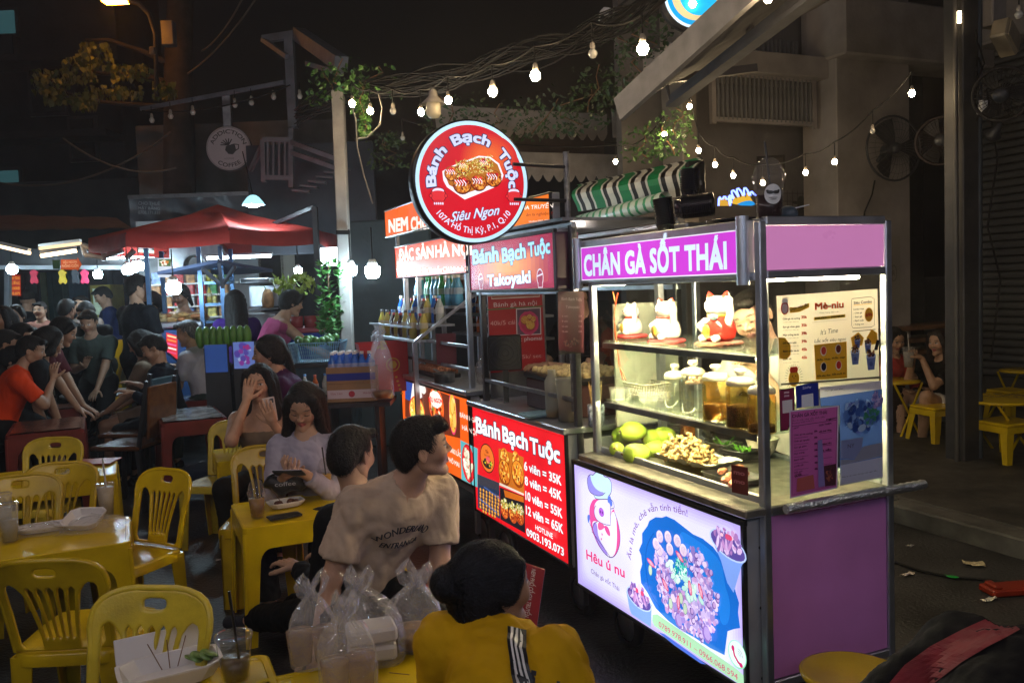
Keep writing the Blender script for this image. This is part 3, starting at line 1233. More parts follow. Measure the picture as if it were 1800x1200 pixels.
# pictures and mural on the wall
mu=face(FB,(0,.495,0))
mu.poly([(1330,275),(1380,272),(1380,335),(1330,335)],'2c2722',True)
mu.poly([(1335,279),(1376,277),(1376,330),(1335,330)],'4a4238',True)
for (a,b) in ((1408,362),(1392,380)):
 x,z=mu.px(a,b)
 k=1. if a>1400 else .6
 mu.disc(x,z,.045*k,.055*k,'0c0a09')
 mu.disc(x,z+.035*k,.13*k,.02*k,'0c0a09')
 mu.disc(x,z+.06*k,.05*k,.05*k,'0c0a09')
 mu.poly([(x-.13*k,z-.22*k),(x+.13*k,z-.22*k),(x+.09*k,z-.08*k),(x,z-.03*k),(x-.09*k,z-.08*k)],'0c0a09')
for i in range(9):
 x=mu.px(1375+i*9,360)[0]
 mu.line([(x,mu.px(1400,395)[1]),(x,mu.px(1400,335)[1])],.008,'1a1612')
for i in range(4):
 z=mu.px(1400,340+i*14)[1]
 mu.line([(mu.px(1370,340)[0],z),(mu.px(1450,340)[0],z)],.008,'1a1612')
mu.build('mural',printed('mural_paint',0,.8),bh)
# dark doorway between column and shutter
MB().box((x1+.55,.75,2.2),(1.2,.1,4.4)).build('door_recess',mat('doorway_dark',(.012,.012,.013),.8),bh)
sg=face(FB,(0,-.105,0))
a,b=sg.px(1560,415),sg.px(1583,532)
sg.rect(a[0],b[1],b[0],a[1],'8a8378')
cx_,cz_=sg.px(1571,480)
sg.disc(cx_,cz_,.05,.09,'6a6258')
sg.disc(cx_,cz_,.04,.078,'8a8378')
sg.text('R',cx_,cz_-.03,.06,'5a5248',align='c')
sg.build('notice',printed('notice_print',0,.7),bh)
# bar shelf with timber edge at the doorway
mb=MB()
zs=L(1620,572)[1]
for dz,dy in ((0,0),(-.14,.05),(-.28,.1)):
 mb.box((x1+.15,-.1+dy,zs+dz),(1.5,.35,.05),None,.008)
mb.build('timber_ledge',M_WOOD,bh)
MB().box((x1+.15,.1,(zs-.3)/2+.05),(1.5,.35,zs-.35)).build('bar_front',M_WALLD,bh)
# roller-shutter house parallel to the street on the far right
FS=frame(1663,9.9)
rs=thing('shop_front','grey ribbed roller shutter shop front at the far right behind the steel post','shop',M=FS)
lam=MB().prism([(0,0),(.03,.012),(.036,.04),(.03,.068),(0,.08)],-3.6,3.6,Matrix.Rotation(pi/2,4,'X')).mesh('shutter_slat',mat('shutter_metal',(.09,.088,.085),.5,metal=.2,var=.2,scale=4))
shx=.35
for i in range(44):
 o=obj('shutter_slat',lam,rs,(shx,-3.6,.35+i*.085))
 o.rotation_euler=(0,0,pi)
MB().box((shx+.1,-3.6,2.2),(.12,7.6,4.4)).build('wall',mat('shutter_house_wall',(.06,.055,.05),.8),rs)
MB().box((shx-.12,-3.6,4.25),(.5,7.6,.5),None,.02).build('shutter_box',M_CONC,rs)
for y in (-.1,-3.0):
 MB().box((shx-.05,y,2.0),(.07,.09,4.0)).build('shutter_rail',M_STEELD,rs)
# steel post by the pavement with conduits
g=G(1706,838)
FP=Matrix.Translation((g.x,g.y+.12,0))@Matrix.Rotation(TH,4,'Z')
pp=thing('steel_post','tall square dark steel post with strapped conduits on the pavement','post',M=FP)
MB().box((0,0,2.6),(.17,.17,5.2),None,.008).build('post',mat('post_paint',(.04,.038,.038),.55,var=.3,scale=6,bump=.2),pp)
MB().box((0,0,.02),(.3,.3,.04),None,.006).build('base_plate',M_DARKM,pp)
MB().tube([(-.12,-.05,.1),(-.12,-.05,4.9)],.018,8).build('conduit',mat('grey_pvc',(.06,.055,.05),.5),pp)
MB().tube([(.115,-.06,.1),(.115,-.06,4.9)],.025,8).build('conduit',mat('blue_grey_pvc',(.04,.05,.06),.5),pp)
fp=face(FP,(0,-.1,0))
x,z=fp.px(1745,20)
MB().box((x,-.1,z),(.16,.12,.24),None,.01).build('junction_box',M_CONC,pp)
x,z=fp.px(1722,190)
MB().box((x,-.12,z),(.07,.05,.1),None,.006).build('socket_box',M_WHITE,pp)
mb=MB()
for k in range(5):
 zz=fp.px(1720,90+k*24)[1]
 mb.tube([(.02+.03*sin(k),-.11,zz+.15),(.05-.05*cos(k*2),-.14,zz),(.03,-.11,zz-.12)],.006,5)
mb.tube([(.12,-.11,3.0),(.2,-.15,2.4),(.13,-.12,1.9),(.22,-.16,1.5),(.17,-.12,.9)],.007,6)
mb.build('wiring',M_CABLE,pp)
x,z=fp.px(1749,72)
mb=MB()
Mf=TR((x,-.18,z),.3,0,.5)
mb.box((0,0,0),(.26,.12,.16),Mf,.012)
mb.box((.0,-.065,0),(.22,.012,.13),Mf)
mb.build('floodlight',mat('cream_housing',(.34,.28,.19),.5,var=.2),pp)
x,z=fp.px(1735,235)
MB().lathe([(0,-.06),(.05,-.06),(.06,-.02),(.03,.03),(.02,.08),(0,.08)],14,TR((x,-.16,z),0,.7)).build('pipe_clamp',M_DARKM,pp)
# LED strip on the post (lit)
x,z=fp.px(1682,32)
mb=MB()
mb.box((x,-.12,z),(.02,.02,.085))
mb.build('light_strip',glow('strip_light',(1,.75,.42),14),pp)
# two wall fans
def wall_fan(label,M,r,mcol,tilt=0.):
 t=thing('wall_fan',label,'fan',M=M)
 mb=MB()
 for i in range(34):
  a=2*pi*i/34
  mb.tube([(cos(a)*r*q,-.02-.07*sin(q*pi),sin(a)*r*q) for q in (.12,.4,.7,1)],.0022,4,cap=False)
 for q in (.3,.55,.8):
  mb.tube([(cos(2*pi*k/24)*r*q,-.02-.07*sin(q*pi),sin(2*pi*k/24)*r*q) for k in range(24)],.002,4,closed=True)
 mb.build('grille',mcol,t)
 MB().tube([(cos(2*pi*k/32)*r,-.02,sin(2*pi*k/32)*r) for k in range(32)],.012,6,closed=True).build('rim',mcol,t)
 for k in range(3):
  vs=[]
  for i in range(7):
   for j in range(4):
    rr,aa=r*(.12+.8*i/6),2*pi*k/3+(j-1.5)*.32*(1-.2*i/6)
    vs.append((rr*cos(aa),-.02+(j-1.5)*.018,rr*sin(aa)))
  MB().add(vs,[(i*4+j,i*4+j+1,i*4+j+5,i*4+j+4) for i in range(6) for j in range(3)],None,True).build('blade',mat('fan_blade',(.008,.007,.008),.7),t)
 MB().lathe([(0,-.09),(.04,-.085),(.055,-.06),(.055,.12),(.03,.16),(0,.16)],16,Matrix.Rotation(-pi/2,4,'X')).build('motor',M_DARKM,t)
 MB().bar((0,.1,0),(0,.22,-.1),.04,.04).build('bracket',M_DARKM,t)
 return t
x,z=L(1521,271)
wall_fan('large round dark mesh fan hung on the pale column',FB@TR((x,-.36,z),-.15),.33,M_DARKM)
p=D(1655,248,7.3)
wall_fan('reddish fan with tilted cage mounted left of the steel post',TR(p,TH-1.0),.20,mat('red_brown_plastic',(.012,.004,.003),.7))
p=D(1762,165,5.6)
wall_fan('dark fan bracketed to the right side of the steel post',TR(p,TH-1.1,.3),.17,mat('dark_red_fan',(.008,.004,.003),.7))
mb=MB()
P=[fs.px(1521,320),fs.px(1516,345),fs.px(1503,375),fs.px(1500,400)]
mb.tube([(FB@Vector((a,-.13,b))) for a,b in P],.008,5)
mb.build('fan_cable',M_CABLE,label='black power cable hanging below the mesh fan on the column',cat='cable')
# ---------------------------------------------------------------- awnings overhead on the right
def awning(label,pts,m,group=None,thick=.012):
 """cloth from four corner points: rows a-b near, c-d far"""
 t=thing('awning',label,'awning',group=group)
 a,b,c,d=[V3(p) for p in pts]
 n=14
 vs=[]
 for k in (0,1):
  for j in range(n+1):
   for i in range(n+1):
    u,v=i/n,j/n
    p=a.lerp(b,u).lerp(d.lerp(c,u),v)
    vs.append(p+Vector((0,0,-.05*sin(u*pi)*sin(v*pi)+.008*sin(u*30)-k*thick)))
 q=n+1
 fcs=[]
 for k in (0,1):
  for j in range(n):
   for i in range(n):
    f=(k*q*q+j*q+i,k*q*q+j*q+i+1,k*q*q+(j+1)*q+i+1,k*q*q+(j+1)*q+i)
    fcs.append(f if k==0 else f[::-1])
 MB().add(vs,fcs,None,True).build('canvas',m,t)
 return t
t=awning('grey canvas awning edge sloping up over the pink cart',[D(1092,190,5.6),D(1330,-30,4.6),D(1640,-100,6.4),D(1235,118,8.4)],mat('grey_canvas',(.13,.12,.12),.85,var=.25,scale=5,bump=.25))
mb=MB()
mb.bar(D(1088,193,5.6),D(1325,-25,4.6),.04,.16)
mb.build('valance',mat('grey_valance',(.22,.21,.215),.8,var=.2,scale=8),t)
mb=MB()
a,b=D(1180,185,6.2),D(1520,-70,4.4)
mb.bar(a,b,.09,.03)
mb.bar(a+Vector((0,0,.05)),b+Vector((0,.1,.08)),.02,.05)
mb.build('arm',mat('arm_paint',(.09,.09,.10),.5,var=.2),t)
MB().bar(D(1092,150,6.6),D(1330,120,6.6),.05,.06).build('cross_bar',mat('frame_paint',(.12,.105,.09),.5,var=.2),t)
mb=MB()
mb.tube([D(1168,120,6.4),D(1172,150,6.4),D(1180,186,6.4),D(1215,158,6.4)],.015,6)
mb.tube([D(1318,-10,5.6),D(1317,30,5.6),D(1319,64,5.6)],.028,6)
mb.build('strut',mat('frame_paint',(.12,.105,.09),.5,var=.2),t)
# scalloped dark awning behind the round sign
M_=frame(940,9.5)
sc_t=thing('awning','dark brown roof awning with pale scalloped fringe behind the round sign','awning',M=M_)
fa=face(M_)
def scallop(z,xa,xb,drop,y,m,name):
 n=16
 pts=[(xa,z+.22),(xb,z+.22)]
 for i in range(n):
  for k in range(5):
   u=1-(i+k/5)/n
   pts.append((xa+(xb-xa)*u,z-drop*abs(sin(pi*k/5))))
 vs,f=plate2d([pts],.01,.002)
 MB().add(vs,f,TR((0,y,0),0,pi/2)).build(name,m,sc_t)
xa,xb=fa.px(760,260)[0],fa.px(1060,260)[0]
zf=fa.px(900,232)[1]
scallop(zf,xa,xb,.08,-.1,mat('fringe_pale',(.27,.24,.22),.8,var=.2),'fringe')
zf2=fa.px(1000,318)[1]
scallop(zf2,xa,xb,.08,-.5,mat('fringe_pale',(.3,.3,.3)),'fringe')
MB().box(((xa+xb)/2,.0,(zf+zf2)/2+.15),(xb-xa,.05,zf-zf2+.1),Matrix.Identity(4)).build('canvas',mat('brown_canvas',(.05,.032,.026),.85,var=.3),sc_t)
x=fa.px(1060,250)[0]
scallop(zf,xb-.05,xb+.1,.08,-.3,mat('fringe_pale',(.3,.3,.3)),'fringe')
# green and white striped awning over the stall
M_=frame(1090,5.9,TH-pi/2+1.35)
ga=thing('striped_awning','rolled out green awning with white and black wavy stripes over the takoyaki cart','awning')
A_,B_=D(1010,325,6.6),D(1228,276,5.5)
A2,B2=D(1010,372,6.3),D(1222,340,5.3)
n,mrow=60,8
vs=[]
for j in range(mrow+1):
 for i in range(n+1):
  u,v=i/n,j/mrow
  p=A_.lerp(B_,u).lerp(A2.lerp(B2,u),v)
  vs.append(p+Vector((.03*sin(v*7+.5),-.10*sin(v*pi)+.02*sin(v*7),.04*sin(v*pi))))
mb=MB()
gr,wh,bk=hx('0e7a45'),hx('c8c8c0'),hx('15100f')
pat=[gr]*5+[wh]+[bk]*2+[wh]*3+[bk]*2+[wh]
for j in range(mrow):
 for i in range(n):
  mb.add([vs[j*(n+1)+i],vs[j*(n+1)+i+1],vs[(j+1)*(n+1)+i+1],vs[(j+1)*(n+1)+i]],[(0,1,2,3)],None,False,pat[(i+3) % len(pat)])
mb.build('canvas',mat('striped_canvas',(1,1,1),.45,attr=True,var=.12,scale=8,spec=.4),ga)
mb=MB()
for v_,w_ in ((0,0),):
 a,b=D(1018,392,6.2),D(1170,352,5.3)
 NN=36
 for i in range(NN):
  p,q=a.lerp(b,i/NN),a.lerp(b,(i+1)/NN)
  mb.tube([p,q],.055,10,(hx('1c8a5a') if i % 3==0 else hx('b8c8c4')),cap=False)
mb.build('roller',mat('roller_print',(1,1,1),.3,attr=True,var=.1),ga)
MB().bar(D(1222,292,5.45),D(1222,335,5.3),.12,.12,ch=.02).build('end_cap',M_BLACK,ga)
# ---------------------------------------------------------------- the three food carts in a row
MA=Matrix.Translation((0.804,2.737,0))@Matrix.Rotation(TH,4,'Z')
MAi=MA.inverted()
PR_BACK=printed('backlit_print',.98,.25)
PR_BACK2=printed('bright_backlit_print',1.06,.25)
PR_DIM=printed('flat_print',0,.4)
PR_SOFT=printed('softly_lit_print',.55,.3)
M_BLKF=mat('sign_frame_black',(.015,.015,.017),.35,var=.2)
def side_sheet(x,y1,z0,M=MA):
 return Sheet((x,y1,z0),(0,-1,0),(0,0,1),(-1,0,0),M=M)
def posts(par,pts,z0,z1,w=.028,m=M_STEEL):
 me=MB().box((0,0,(z0+z1)/2),(w,w,z1-z0),None,.004).mesh('post',m)
 for (x,y) in pts:
  obj('post',me,par,(x,y,0))
def rail(par,a,b,w=.025,h=None,m=M_STEEL,name='rail'):
 return MB().bar(a,b,w,h,ch=.003).build(name,m,par)
def wheelset(par,x0,x1,y0,y1,r=.105):
 for x in (x0,x1):
  for y in (y0,y1):
   o=MB().lathe([(r*.72,-.02),(r*.95,-.02),(r,-.01),(r,.01),(r*.95,.02),(r*.72,.02)],20,TR((x,y,r),0,0,pi/2)).build('wheel',M_BLACK,par)
   MB().lathe([(0,-.015),(r*.72,-.012),(r*.72,.012),(0,.015)],16,TR((x,y,r),0,0,pi/2)).build('rim',M_STEELD,o)
def lightbox(par,x,y0,y1,z0,z1,depth=.07,fr=.014):
 """black framed shallow box; returns its print sheet"""
 b=MB()
 b.box((x+depth/2+.003,(y0+y1)/2,(z0+z1)/2),(depth-.006,y1-y0,z1-z0),None,.003)
 o=b.build('light_box',mat('lightbox_side',(.42,.42,.44),.45,metal=.3,var=.15),par)
 f=MB()
 f.box((x+.004,(y0+y1)/2,z1-fr/2),(.02,y1-y0+.004,fr+.004),None,.003)
 f.box((x+.004,(y0+y1)/2,z0+fr/2),(.02,y1-y0+.004,fr),None,.003)
 f.box((x+.004,y0+fr/2,(z0+z1)/2),(.02,fr,z1-z0-.003),None,.003)
 f.box((x+.004,y1-fr/2,(z0+z1)/2),(.02,fr,z1-z0-.003),None,.003)
 f.build('frame',M_BLKF,o)
 s=side_sheet(x-.0005,y1-fr,z0+fr)
 s.w,s.h,s.box=y1-y0-2*fr,z1-z0-2*fr,o
 return s
# ------------------------------------------------ cart A
ca=thing('food_cart','pink and steel glass cart with lavender backlit pig chef sign, nearest on the right','food cart',M=MA)
WA,LA=.545,1.09
GA0,GA1,HA0,HA1=.86,1.60,1.60,1.772
purple=mat('purple_sheet',(.70,.25,.62),.33,spec=.5,var=.10,scale=2.5,bump=.4,bscale=3.5,dirt=.05)
pink=mat('pink_sheet',(.62,.235,.50),.30,spec=.5,var=.05,scale=2,emit=(.62,.22,.48),estr=.5)
mb=MB()
mb.box((WA/2,LA/2,.53),(WA-.02,LA-.02,.56))
mb.build('body',mat('cart_inner',(.3,.3,.32),.5),ca)
MB().box((WA/2,-.002,.545),(WA-.03,.008,.56),None,.002).build('side_panel',purple,ca)
posts(ca,[(.0,0),(WA,0),(0,LA),(WA,LA)],.235,HA1,.03)
for (a,b) in (((.015,-.001,.25),(WA-.015,-.001,.25)),((.015,0,.83),(WA-.015,0,.83)),((.015,0,HA0),(WA-.015,0,HA0)),((.015,0,HA1),(WA-.015,0,HA1)),
               ((0,.015,HA0-.004),(0,LA-.015,HA0-.004)),((WA,.015,HA0),(WA,LA-.015,HA0)),((WA,.015,HA1),(WA,LA-.015,HA1)),((0,LA,HA0),(WA,LA,HA0)),((WA,.015,.85),(WA,LA-.015,.85))):
 rail(ca,a,b,.03,.028)
# rounded chrome nose posts carrying the name board
for y in (.05,LA+.075):
 MB().tube([(-.03,y,HA0-.03),(-.03,y,HA1+.02)],.021,14).build('corner_post',M_STEEL,ca)
# counter ledge and tray
MB().box((WA/2-.045,LA/2,.835),(WA+.095,LA+.03,.03),None,.005).build('counter',mat('worn_counter_steel',(.50,.47,.40),.32,metal=.85,var=.25,scale=14,bump=.25,bscale=30,dirt=.15),ca)
MB().box((.012,LA/2,.862),(.014,LA-.04,.028),None,.003).build('tray_lip',M_STEEL,ca)
# head board: side and front
MB().box((WA/2,-.004,(HA0+HA1)/2),(WA-.035,.006,HA1-HA0-.03)).build('head_panel',pink,ca)
MB().box((WA/2,LA/2,HA1+.004),(WA+.0,LA+.0,.012),None,.003).build('roof_tray',M_STEELD,ca)
o=MB().box((-.012,LA/2+.045,(HA0+HA1)/2),(.03,LA+.03,HA1-HA0+.015),None,.004).build('name_board',M_STEEL,ca)
s=side_sheet(-.0278,LA+.045,HA0+.006)
s.rect(0,0,LA-.03,HA1-HA0-.028,'f0e8f8')
s.rect(.004,.004,LA-.034,HA1-HA0-.032,'c93fd0')
s.text('CHÂN GÀ SỐT THÁI',.028,.022,.090,'d6eaff',w=LA-.12,bold=.05,sp=1.04)
s.build('lettering',PR_BACK,o)
# steel body wheels
wheelset(ca,.06,WA-.06,.12,LA-.12)
# handle
mb=MB()
P=[(.03+.62*i/40,-.062,.845+.004) for i in range(41)]
mb.tube(P,[.0155+.0022*(i % 2) for i in range(41)],10)
mb.build('push_handle',mat('twisted_chrome',(.8,.83,.88),.33,metal=1,bump=.9,bscale=70),ca)
for x in (.08,WA-.03):
 rail(ca,(x,-.06,.843),(x,-.012,.843),.014,name='handle_bracket')
# glass
for (c,d) in (((0.0,LA/2,(GA0+GA1)/2+.012),(.004,LA-.035,GA1-GA0-.03)),):
 MB().box(c,d).build('front_pane',M_GLASS,ca)
MB().box((WA/2,.0,(GA0+GA1)/2),(WA-.035,.004,GA1-GA0-.03)).build('side_pane',M_GLASS,ca)
MB().box((WA/2,LA,(GA0+GA1)/2),(WA-.035,.004,GA1-GA0-.03)).build('side_pane',M_GLASS,ca)
fA=Sheet((0,0,0),(0,-1,0),(0,0,1),(-1,0,0),M=MA)
SH1=(fA.px(1052,590)[1]+fA.px(1338,636)[1])/2
SH2=(fA.px(1055,700)[1]+fA.px(1340,767)[1])/2
M_SHELF=clear('shelf_glass',(.80,.90,.84),.03,milk=.06,milkcol=(.75,.8,.7))
for z in (SH1,SH2):
 MB().box((WA*.53,LA/2,z-.004),(WA*.92,LA-.03,.007)).build('shelf',M_SHELF,ca)
MB().bar((.33,LA-.02,GA0),(.33,LA-.02,GA1),.03).build('inner_post',M_STEEL,ca)
MB().bar((.52,LA*.55,GA0),(.52,LA*.55,GA1),.03).build('inner_post',M_STEEL,ca)
# warm tubes inside the glass case (lit)
warm=glow('case_tube',(1,.80,.48),330)
MB().tube([(.034,.08,GA1-.006),(.034,LA-.08,GA1-.006)],.008,8).build('light_tube',warm,ca)
MB().tube([(.50,.08,GA1-.02),(.50,LA*.5,GA1-.02)],.006,8).build('light_tube',warm,ca)
for z_ in (SH1,SH2):
 o=MB().box((.022,LA/2,z_-.0115),(.020,LA-.1,.007)).build('light_channel',M_STEELD,ca)
 MB().box((.0125,LA/2,z_-.0215),(.003,LA-.1,.019)).build('light_lip',M_STEELD,o)
 MB().tube([(.030,.07,z_-.0165),(.030,LA-.07,z_-.0165)],.0042,6).build('light_tube',glow('shelf_tube',(1,.80,.42),330),o)
# white plate seen through the case
MB().box((.30,LA+.05,1.22),(.34,.012,.55)).build('back_plate',mat('cream_plate',(.55,.53,.46),.5,var=.08),ca)
# lightbox A with the pig chef print
s=lightbox(ca,-.072,.018,LA+.105,.228,.805,.072,.016)
def q1(*a):
 return [(1010+a[i]/5.4545,790+a[i+1]/5.4545) for i in range(0,len(a),2)]
def q2(*a):
 return [(1010+a[i]/5.4545,980+a[i+1]/5.4545) for i in range(0,len(a),2)]
s.rect(0,0,s.w,s.h,'b9a9f2')
for k,c in enumerate(('c0b4f5','c8bff7','cfc9f8','d6d2fa','dad8fb')):
 q=.012+.014*k
 s.rrect(q,q*.9,s.w-q,s.h-q*.8,.05,c)
LN='4a2a6a'
# chef
s.poly(q1(190,460,150,520,140,600,150,700,175,800,230,930,330,1035,390,1020,435,930,440,820,420,700,385,600,380,570,300,500),'e0509a',True,2)
s.poly(q1(165,690,200,680,345,720,350,590,395,600,405,720,408,850,400,960,375,1022,330,1035,250,950,190,830),'e6e2fa',True,2)
s.poly(q1(170,700,215,690,225,840,300,960,330,1035,240,940,185,820),'9d86e0',True,2)
s.poly(q1(200,480,330,470,385,560,345,600,348,720,290,715,215,680,185,600),'dcd6fa',True,2)
s.poly(q1(185,430,140,400,122,320,125,260,150,235,180,245,195,220,235,210,270,230,285,260,320,262,350,300,358,360,350,420,330,445,325,475,205,478),'bfe0f8',True,2)
s.poly(q1(185,430,140,400,122,320,125,260,150,235,160,300,190,360,240,400,290,410,260,440,215,440),'8f8ae6',True,2)
s.line(q1(185,430,140,400,122,320,125,260,150,235,180,245,195,220,235,210,270,230,285,260,320,262,350,300,358,360,350,420,325,445),.0035,LN,True,sm=2)
s.line(q1(190,430,215,442,265,440,295,410),.003,LN,True,sm=2)
s.line(q1(185,430,205,478,330,470,345,500,348,720),.0035,LN,True,sm=2)
s.line(q1(205,535,190,560,188,620,215,680,290,718,345,722),.003,LN,True,sm=2)
x,y=s.px(*q1(258,598)[0])
s.disc(x,y,.022,.019,LN)
s.disc(x,y,.0205,.0175,'b05fd8')
for k in (-1,1):
 s.disc(x+k*.008,y,.0042,.007,'5a2a80')
s.poly(q1(225,690,260,700,300,740,250,775,225,760),'e2609a',True,2)
s.poly(q1(280,725,320,730,345,800,340,835,305,800),'d85096',True,2)
for a,b in ((265,810),(258,855)):
 x,y=s.px(*q1(a,b)[0])
 s.disc(x,y,.0045,.0055,'d04a8c')
s.poly(q1(318,445,345,440,352,480,365,500,362,545,345,540,335,510,318,505),'5a78e0',True,2)
s.poly(q1(122,625,148,620,150,650,140,705,128,690),'5a78d8',True,2)
s.line(q1(345,470,375,500,385,560,350,565),.003,LN,True,sm=2)
s.line(q1(145,700,200,830,250,950,330,1035,385,1025,430,940,442,830,420,700,385,600),.0035,LN,True,sm=2)
s.line(q1(165,780,250,890,345,1030),.003,LN,True,sm=2)
s.line(q1(220,690,190,700,165,770),.003,LN,True,sm=2)
# slogan on an arc (photo points of the baseline)
arcp=[q1(540,1060)[0],q1(560,890)[0],q1(590,770)[0],q1(640,670)[0],q1(730,595)[0],q1(830,580)[0],q1(950,590)[0],q1(1085,640)[0]]
ap=[Vector(s.px(*p)) for p in arcp]
cum=[0]
for i in range(len(ap)-1):
 cum.append(cum[-1]+(ap[i+1]-ap[i]).length)
def onarc(u,v):
 u=min(max(u,0),cum[-1]-1e-6)
 for i in range(len(ap)-1):
  if u <= cum[i+1]:
   break
 t=(u-cum[i])/(cum[i+1]-cum[i])
 p=ap[i].lerp(ap[i+1],t)
 d0=(ap[min(i+2,len(ap)-1)]-ap[max(i-0,0)]).normalized()
 d1=(ap[i+1]-ap[max(i-1,0)]).normalized()
 d=d1.lerp(d0,t).normalized()
 return (p.x-d.y*v,p.y+d.x*v)
s.text('Ăn là mê, chê vẫn tính tiền!',0,0,.026,'6a2a86',w=cum[-1],bold=.01,fn=onarc)
s.wtext('Hêu ú nu',q1(118,1045)[0],q1(482,1225)[0],17,'e0407c',bold=.03)
s.wtext('Chân gà xốt Thái',q2(160,140)[0],q2(430,318)[0],8,'5a2a78',bold=.008)
# blue bowl
s.poly(q1(640,1010,620,960,650,890,650,800,700,730,720,680,780,645,840,650,880,635,960,670,1050,740,1140,810,1230,850,1330,930,1420,1050,1470,1140)+
       q2(1490,210,1540,300,1580,430,1570,520,1590,670,1530,680,1470,700,1440,930,1300,860,1150,760,1020,690,900,600,780,480,700,330,640,240,630,130,650,60),'1668c8',True)
s.poly(q1(1000,760,1140,840,1300,950,1420,1090)+q2(1440,250,1500,430,1480,640,1400,640,1380,420,1300,250,1150,60,1020,-60),'1f7ad8',True,2)
s.line(q1(760,800,700,900,680,1030)+q2(690,150,720,330,820,470),.006,'0f57b4',True,sm=2)
cc=s.px(*q2(1030,210)[0])
pale=['b7a4dc','c8b4e4','9d88cc','d6c0ea','8a74ba','c49ad0','a878b4','e0cdf0']
for (a,b,ra,rb,n) in ((840,90,.05,.09,70),(900,300,.07,.10,90),(1180,120,.08,.09,90),(1230,330,.06,.09,80),(1150,560,.075,.075,90),(1020,480,.08,.08,90),(1300,560,.04,.06,40),(1330,420,.035,.09,40),(1260,690,.045,.035,30)):
 x,y=s.px(*q2(a,b)[0])
 food(s,x,y,ra,rb,pale,n,.017)
for i in range(26):
 a,b=random.choice(((1180,100),(1320,150),(1340,400),(1150,30),(860,300),(900,200),(1130,560),(1250,720),(1050,600)))
 x,y=s.px(*q2(a+rnd(-50,50),b+rnd(-60,60))[0])
 s.disc(x,y,.014,.011,'6b4f9c',10,rnd(0,3))
 s.disc(x+.002,y+.002,.011,.008,random.choice(['cdb4e4','bd9ad2','d9c4ee']),10,rnd(0,3))
for (a,b) in ((830,830),(910,835),(1000,870),(830,960),(930,950),(1060,960),(800,900)):
 x,y=s.px(*q1(a,b)[0])
 s.disc(x,y,.0235,.024,'9a86c6',16)
 s.disc(x+.001,y+.002,.0215,.0225,'e6d8e6',16)
 s.disc(x+.003,y-.002,.016,.017,'d8c2dc',16)
 s.blobs(lambda:(x+.003+rnd(-.012,.012),y+rnd(-.012,.012)),['cdb4d4','e4d2e6'],10,.001,.003)
for i in range(34):
 t=i/33
 a,b=960+240*t+rnd(-70,70),20+400*t+rnd(-60,60)
 x,y=s.px(*q2(a,b)[0])
 r=rnd(0,3)
 s.disc(x,y,.020,.011,'8fc0bc',6,r)
 s.disc(x,y+.001,.018,.0095,random.choice(['cdeee4','b8e4dc','dcf4ec']),6,r)
for i in range(60):
 x,y=s.px(*q1(1040+rnd(-60,60),1100+rnd(-70,90))[0])
 s.disc(x,y,.007,.003,random.choice(['1aa6a0','0f8a98','34c4b0']),7,rnd(0,3))
for (a,b) in ((950,430),(1090,480),(755,110),(1050,380)):
 x,y=s.px(*q2(a,b)[0])
 s.disc(x,y,.013,.022,'7a9a8a')
 s.disc(x,y,.011,.019,'c2d8c0')
for (a,b,r) in ((1025,420,0),(1240,310,.4),(760,40,1.2),(900,250,.8),(1140,280,.2),(1040,-20,1)):
 x,y=s.px(*q2(a,b)[0])
 s.disc(x,y,.010,.028,'d83c6c',12,r)
 s.disc(x,y,.006,.022,'f0a4c0',12,r)
 s.blobs(lambda:(x+rnd(-.005,.005),y+rnd(-.016,.016)),['f4d8e4'],5,.001,.0022)
for (a,b) in ((1230,640),(1030,600),(700,330),(1340,730)):
 pass
for (a,b,rr) in ((640,440,.025),(1030,590,.028),(1300,720,.03)):
 x,y=s.px(*q2(a,b)[0])
 s.disc(x,y,rr*.8,rr,'8c6ec4',12,.3,.1)
 s.disc(x+.003,y+.003,rr*.6,rr*.8,'b79ee0',12,.3,.1)
def cup(cx,cy,pts,rim):
 s.poly(pts,'7fa2ee',True)
 e0,e1=[Vector(s.px(*q_)) for q_ in rim[0]]
 x,y=(e0+e1)/2
 rim=(0,(e1-e0).length/2,rim[2],atan2((e1-e0).y,(e1-e0).x))
 s.disc(x,y,rim[1],rim[2],'b8ccf8',20,rim[3])
 s.disc(x,y,rim[1]*.93,rim[2]*.86,'5a4a9a',20,rim[3])
 food(s,x,y+.012,rim[1]*.85,rim[2]*1.05,['c89ad0','a878b8','d8b8e4','8a6ab0','e0c8ec'],55,.016)
 for i in range(7):
  a=rnd(-.7,.7)
  s.disc(x+rim[1]*a*.8,y+rnd(-.01,.035),.009,.028,'7a5aa8',10,rnd(-.6,.6))
  s.disc(x+rim[1]*a*.8,y+rnd(-.01,.035),.007,.024,random.choice(['cfa8dc','e0c8f0','c08ac8']),10,rnd(-.6,.6))
 for i in range(2):
  s.disc(x+rnd(-.03,.03),y+.03,.012,.010,'d84a78')
  s.disc(x+rnd(-.03,.03),y+.03,.008,.006,'f4c0d4')
cup(0,0,q1(1330,800,1685,1050)+q2(1640,60,1560,325,1500,230,1440,20),(q1(1330,790,1685,1040),0,.042))
cup(0,0,q2(530,310,775,440,770,560,765,655,580,530,560,480),(q2(532,300,775,470),0,.040))
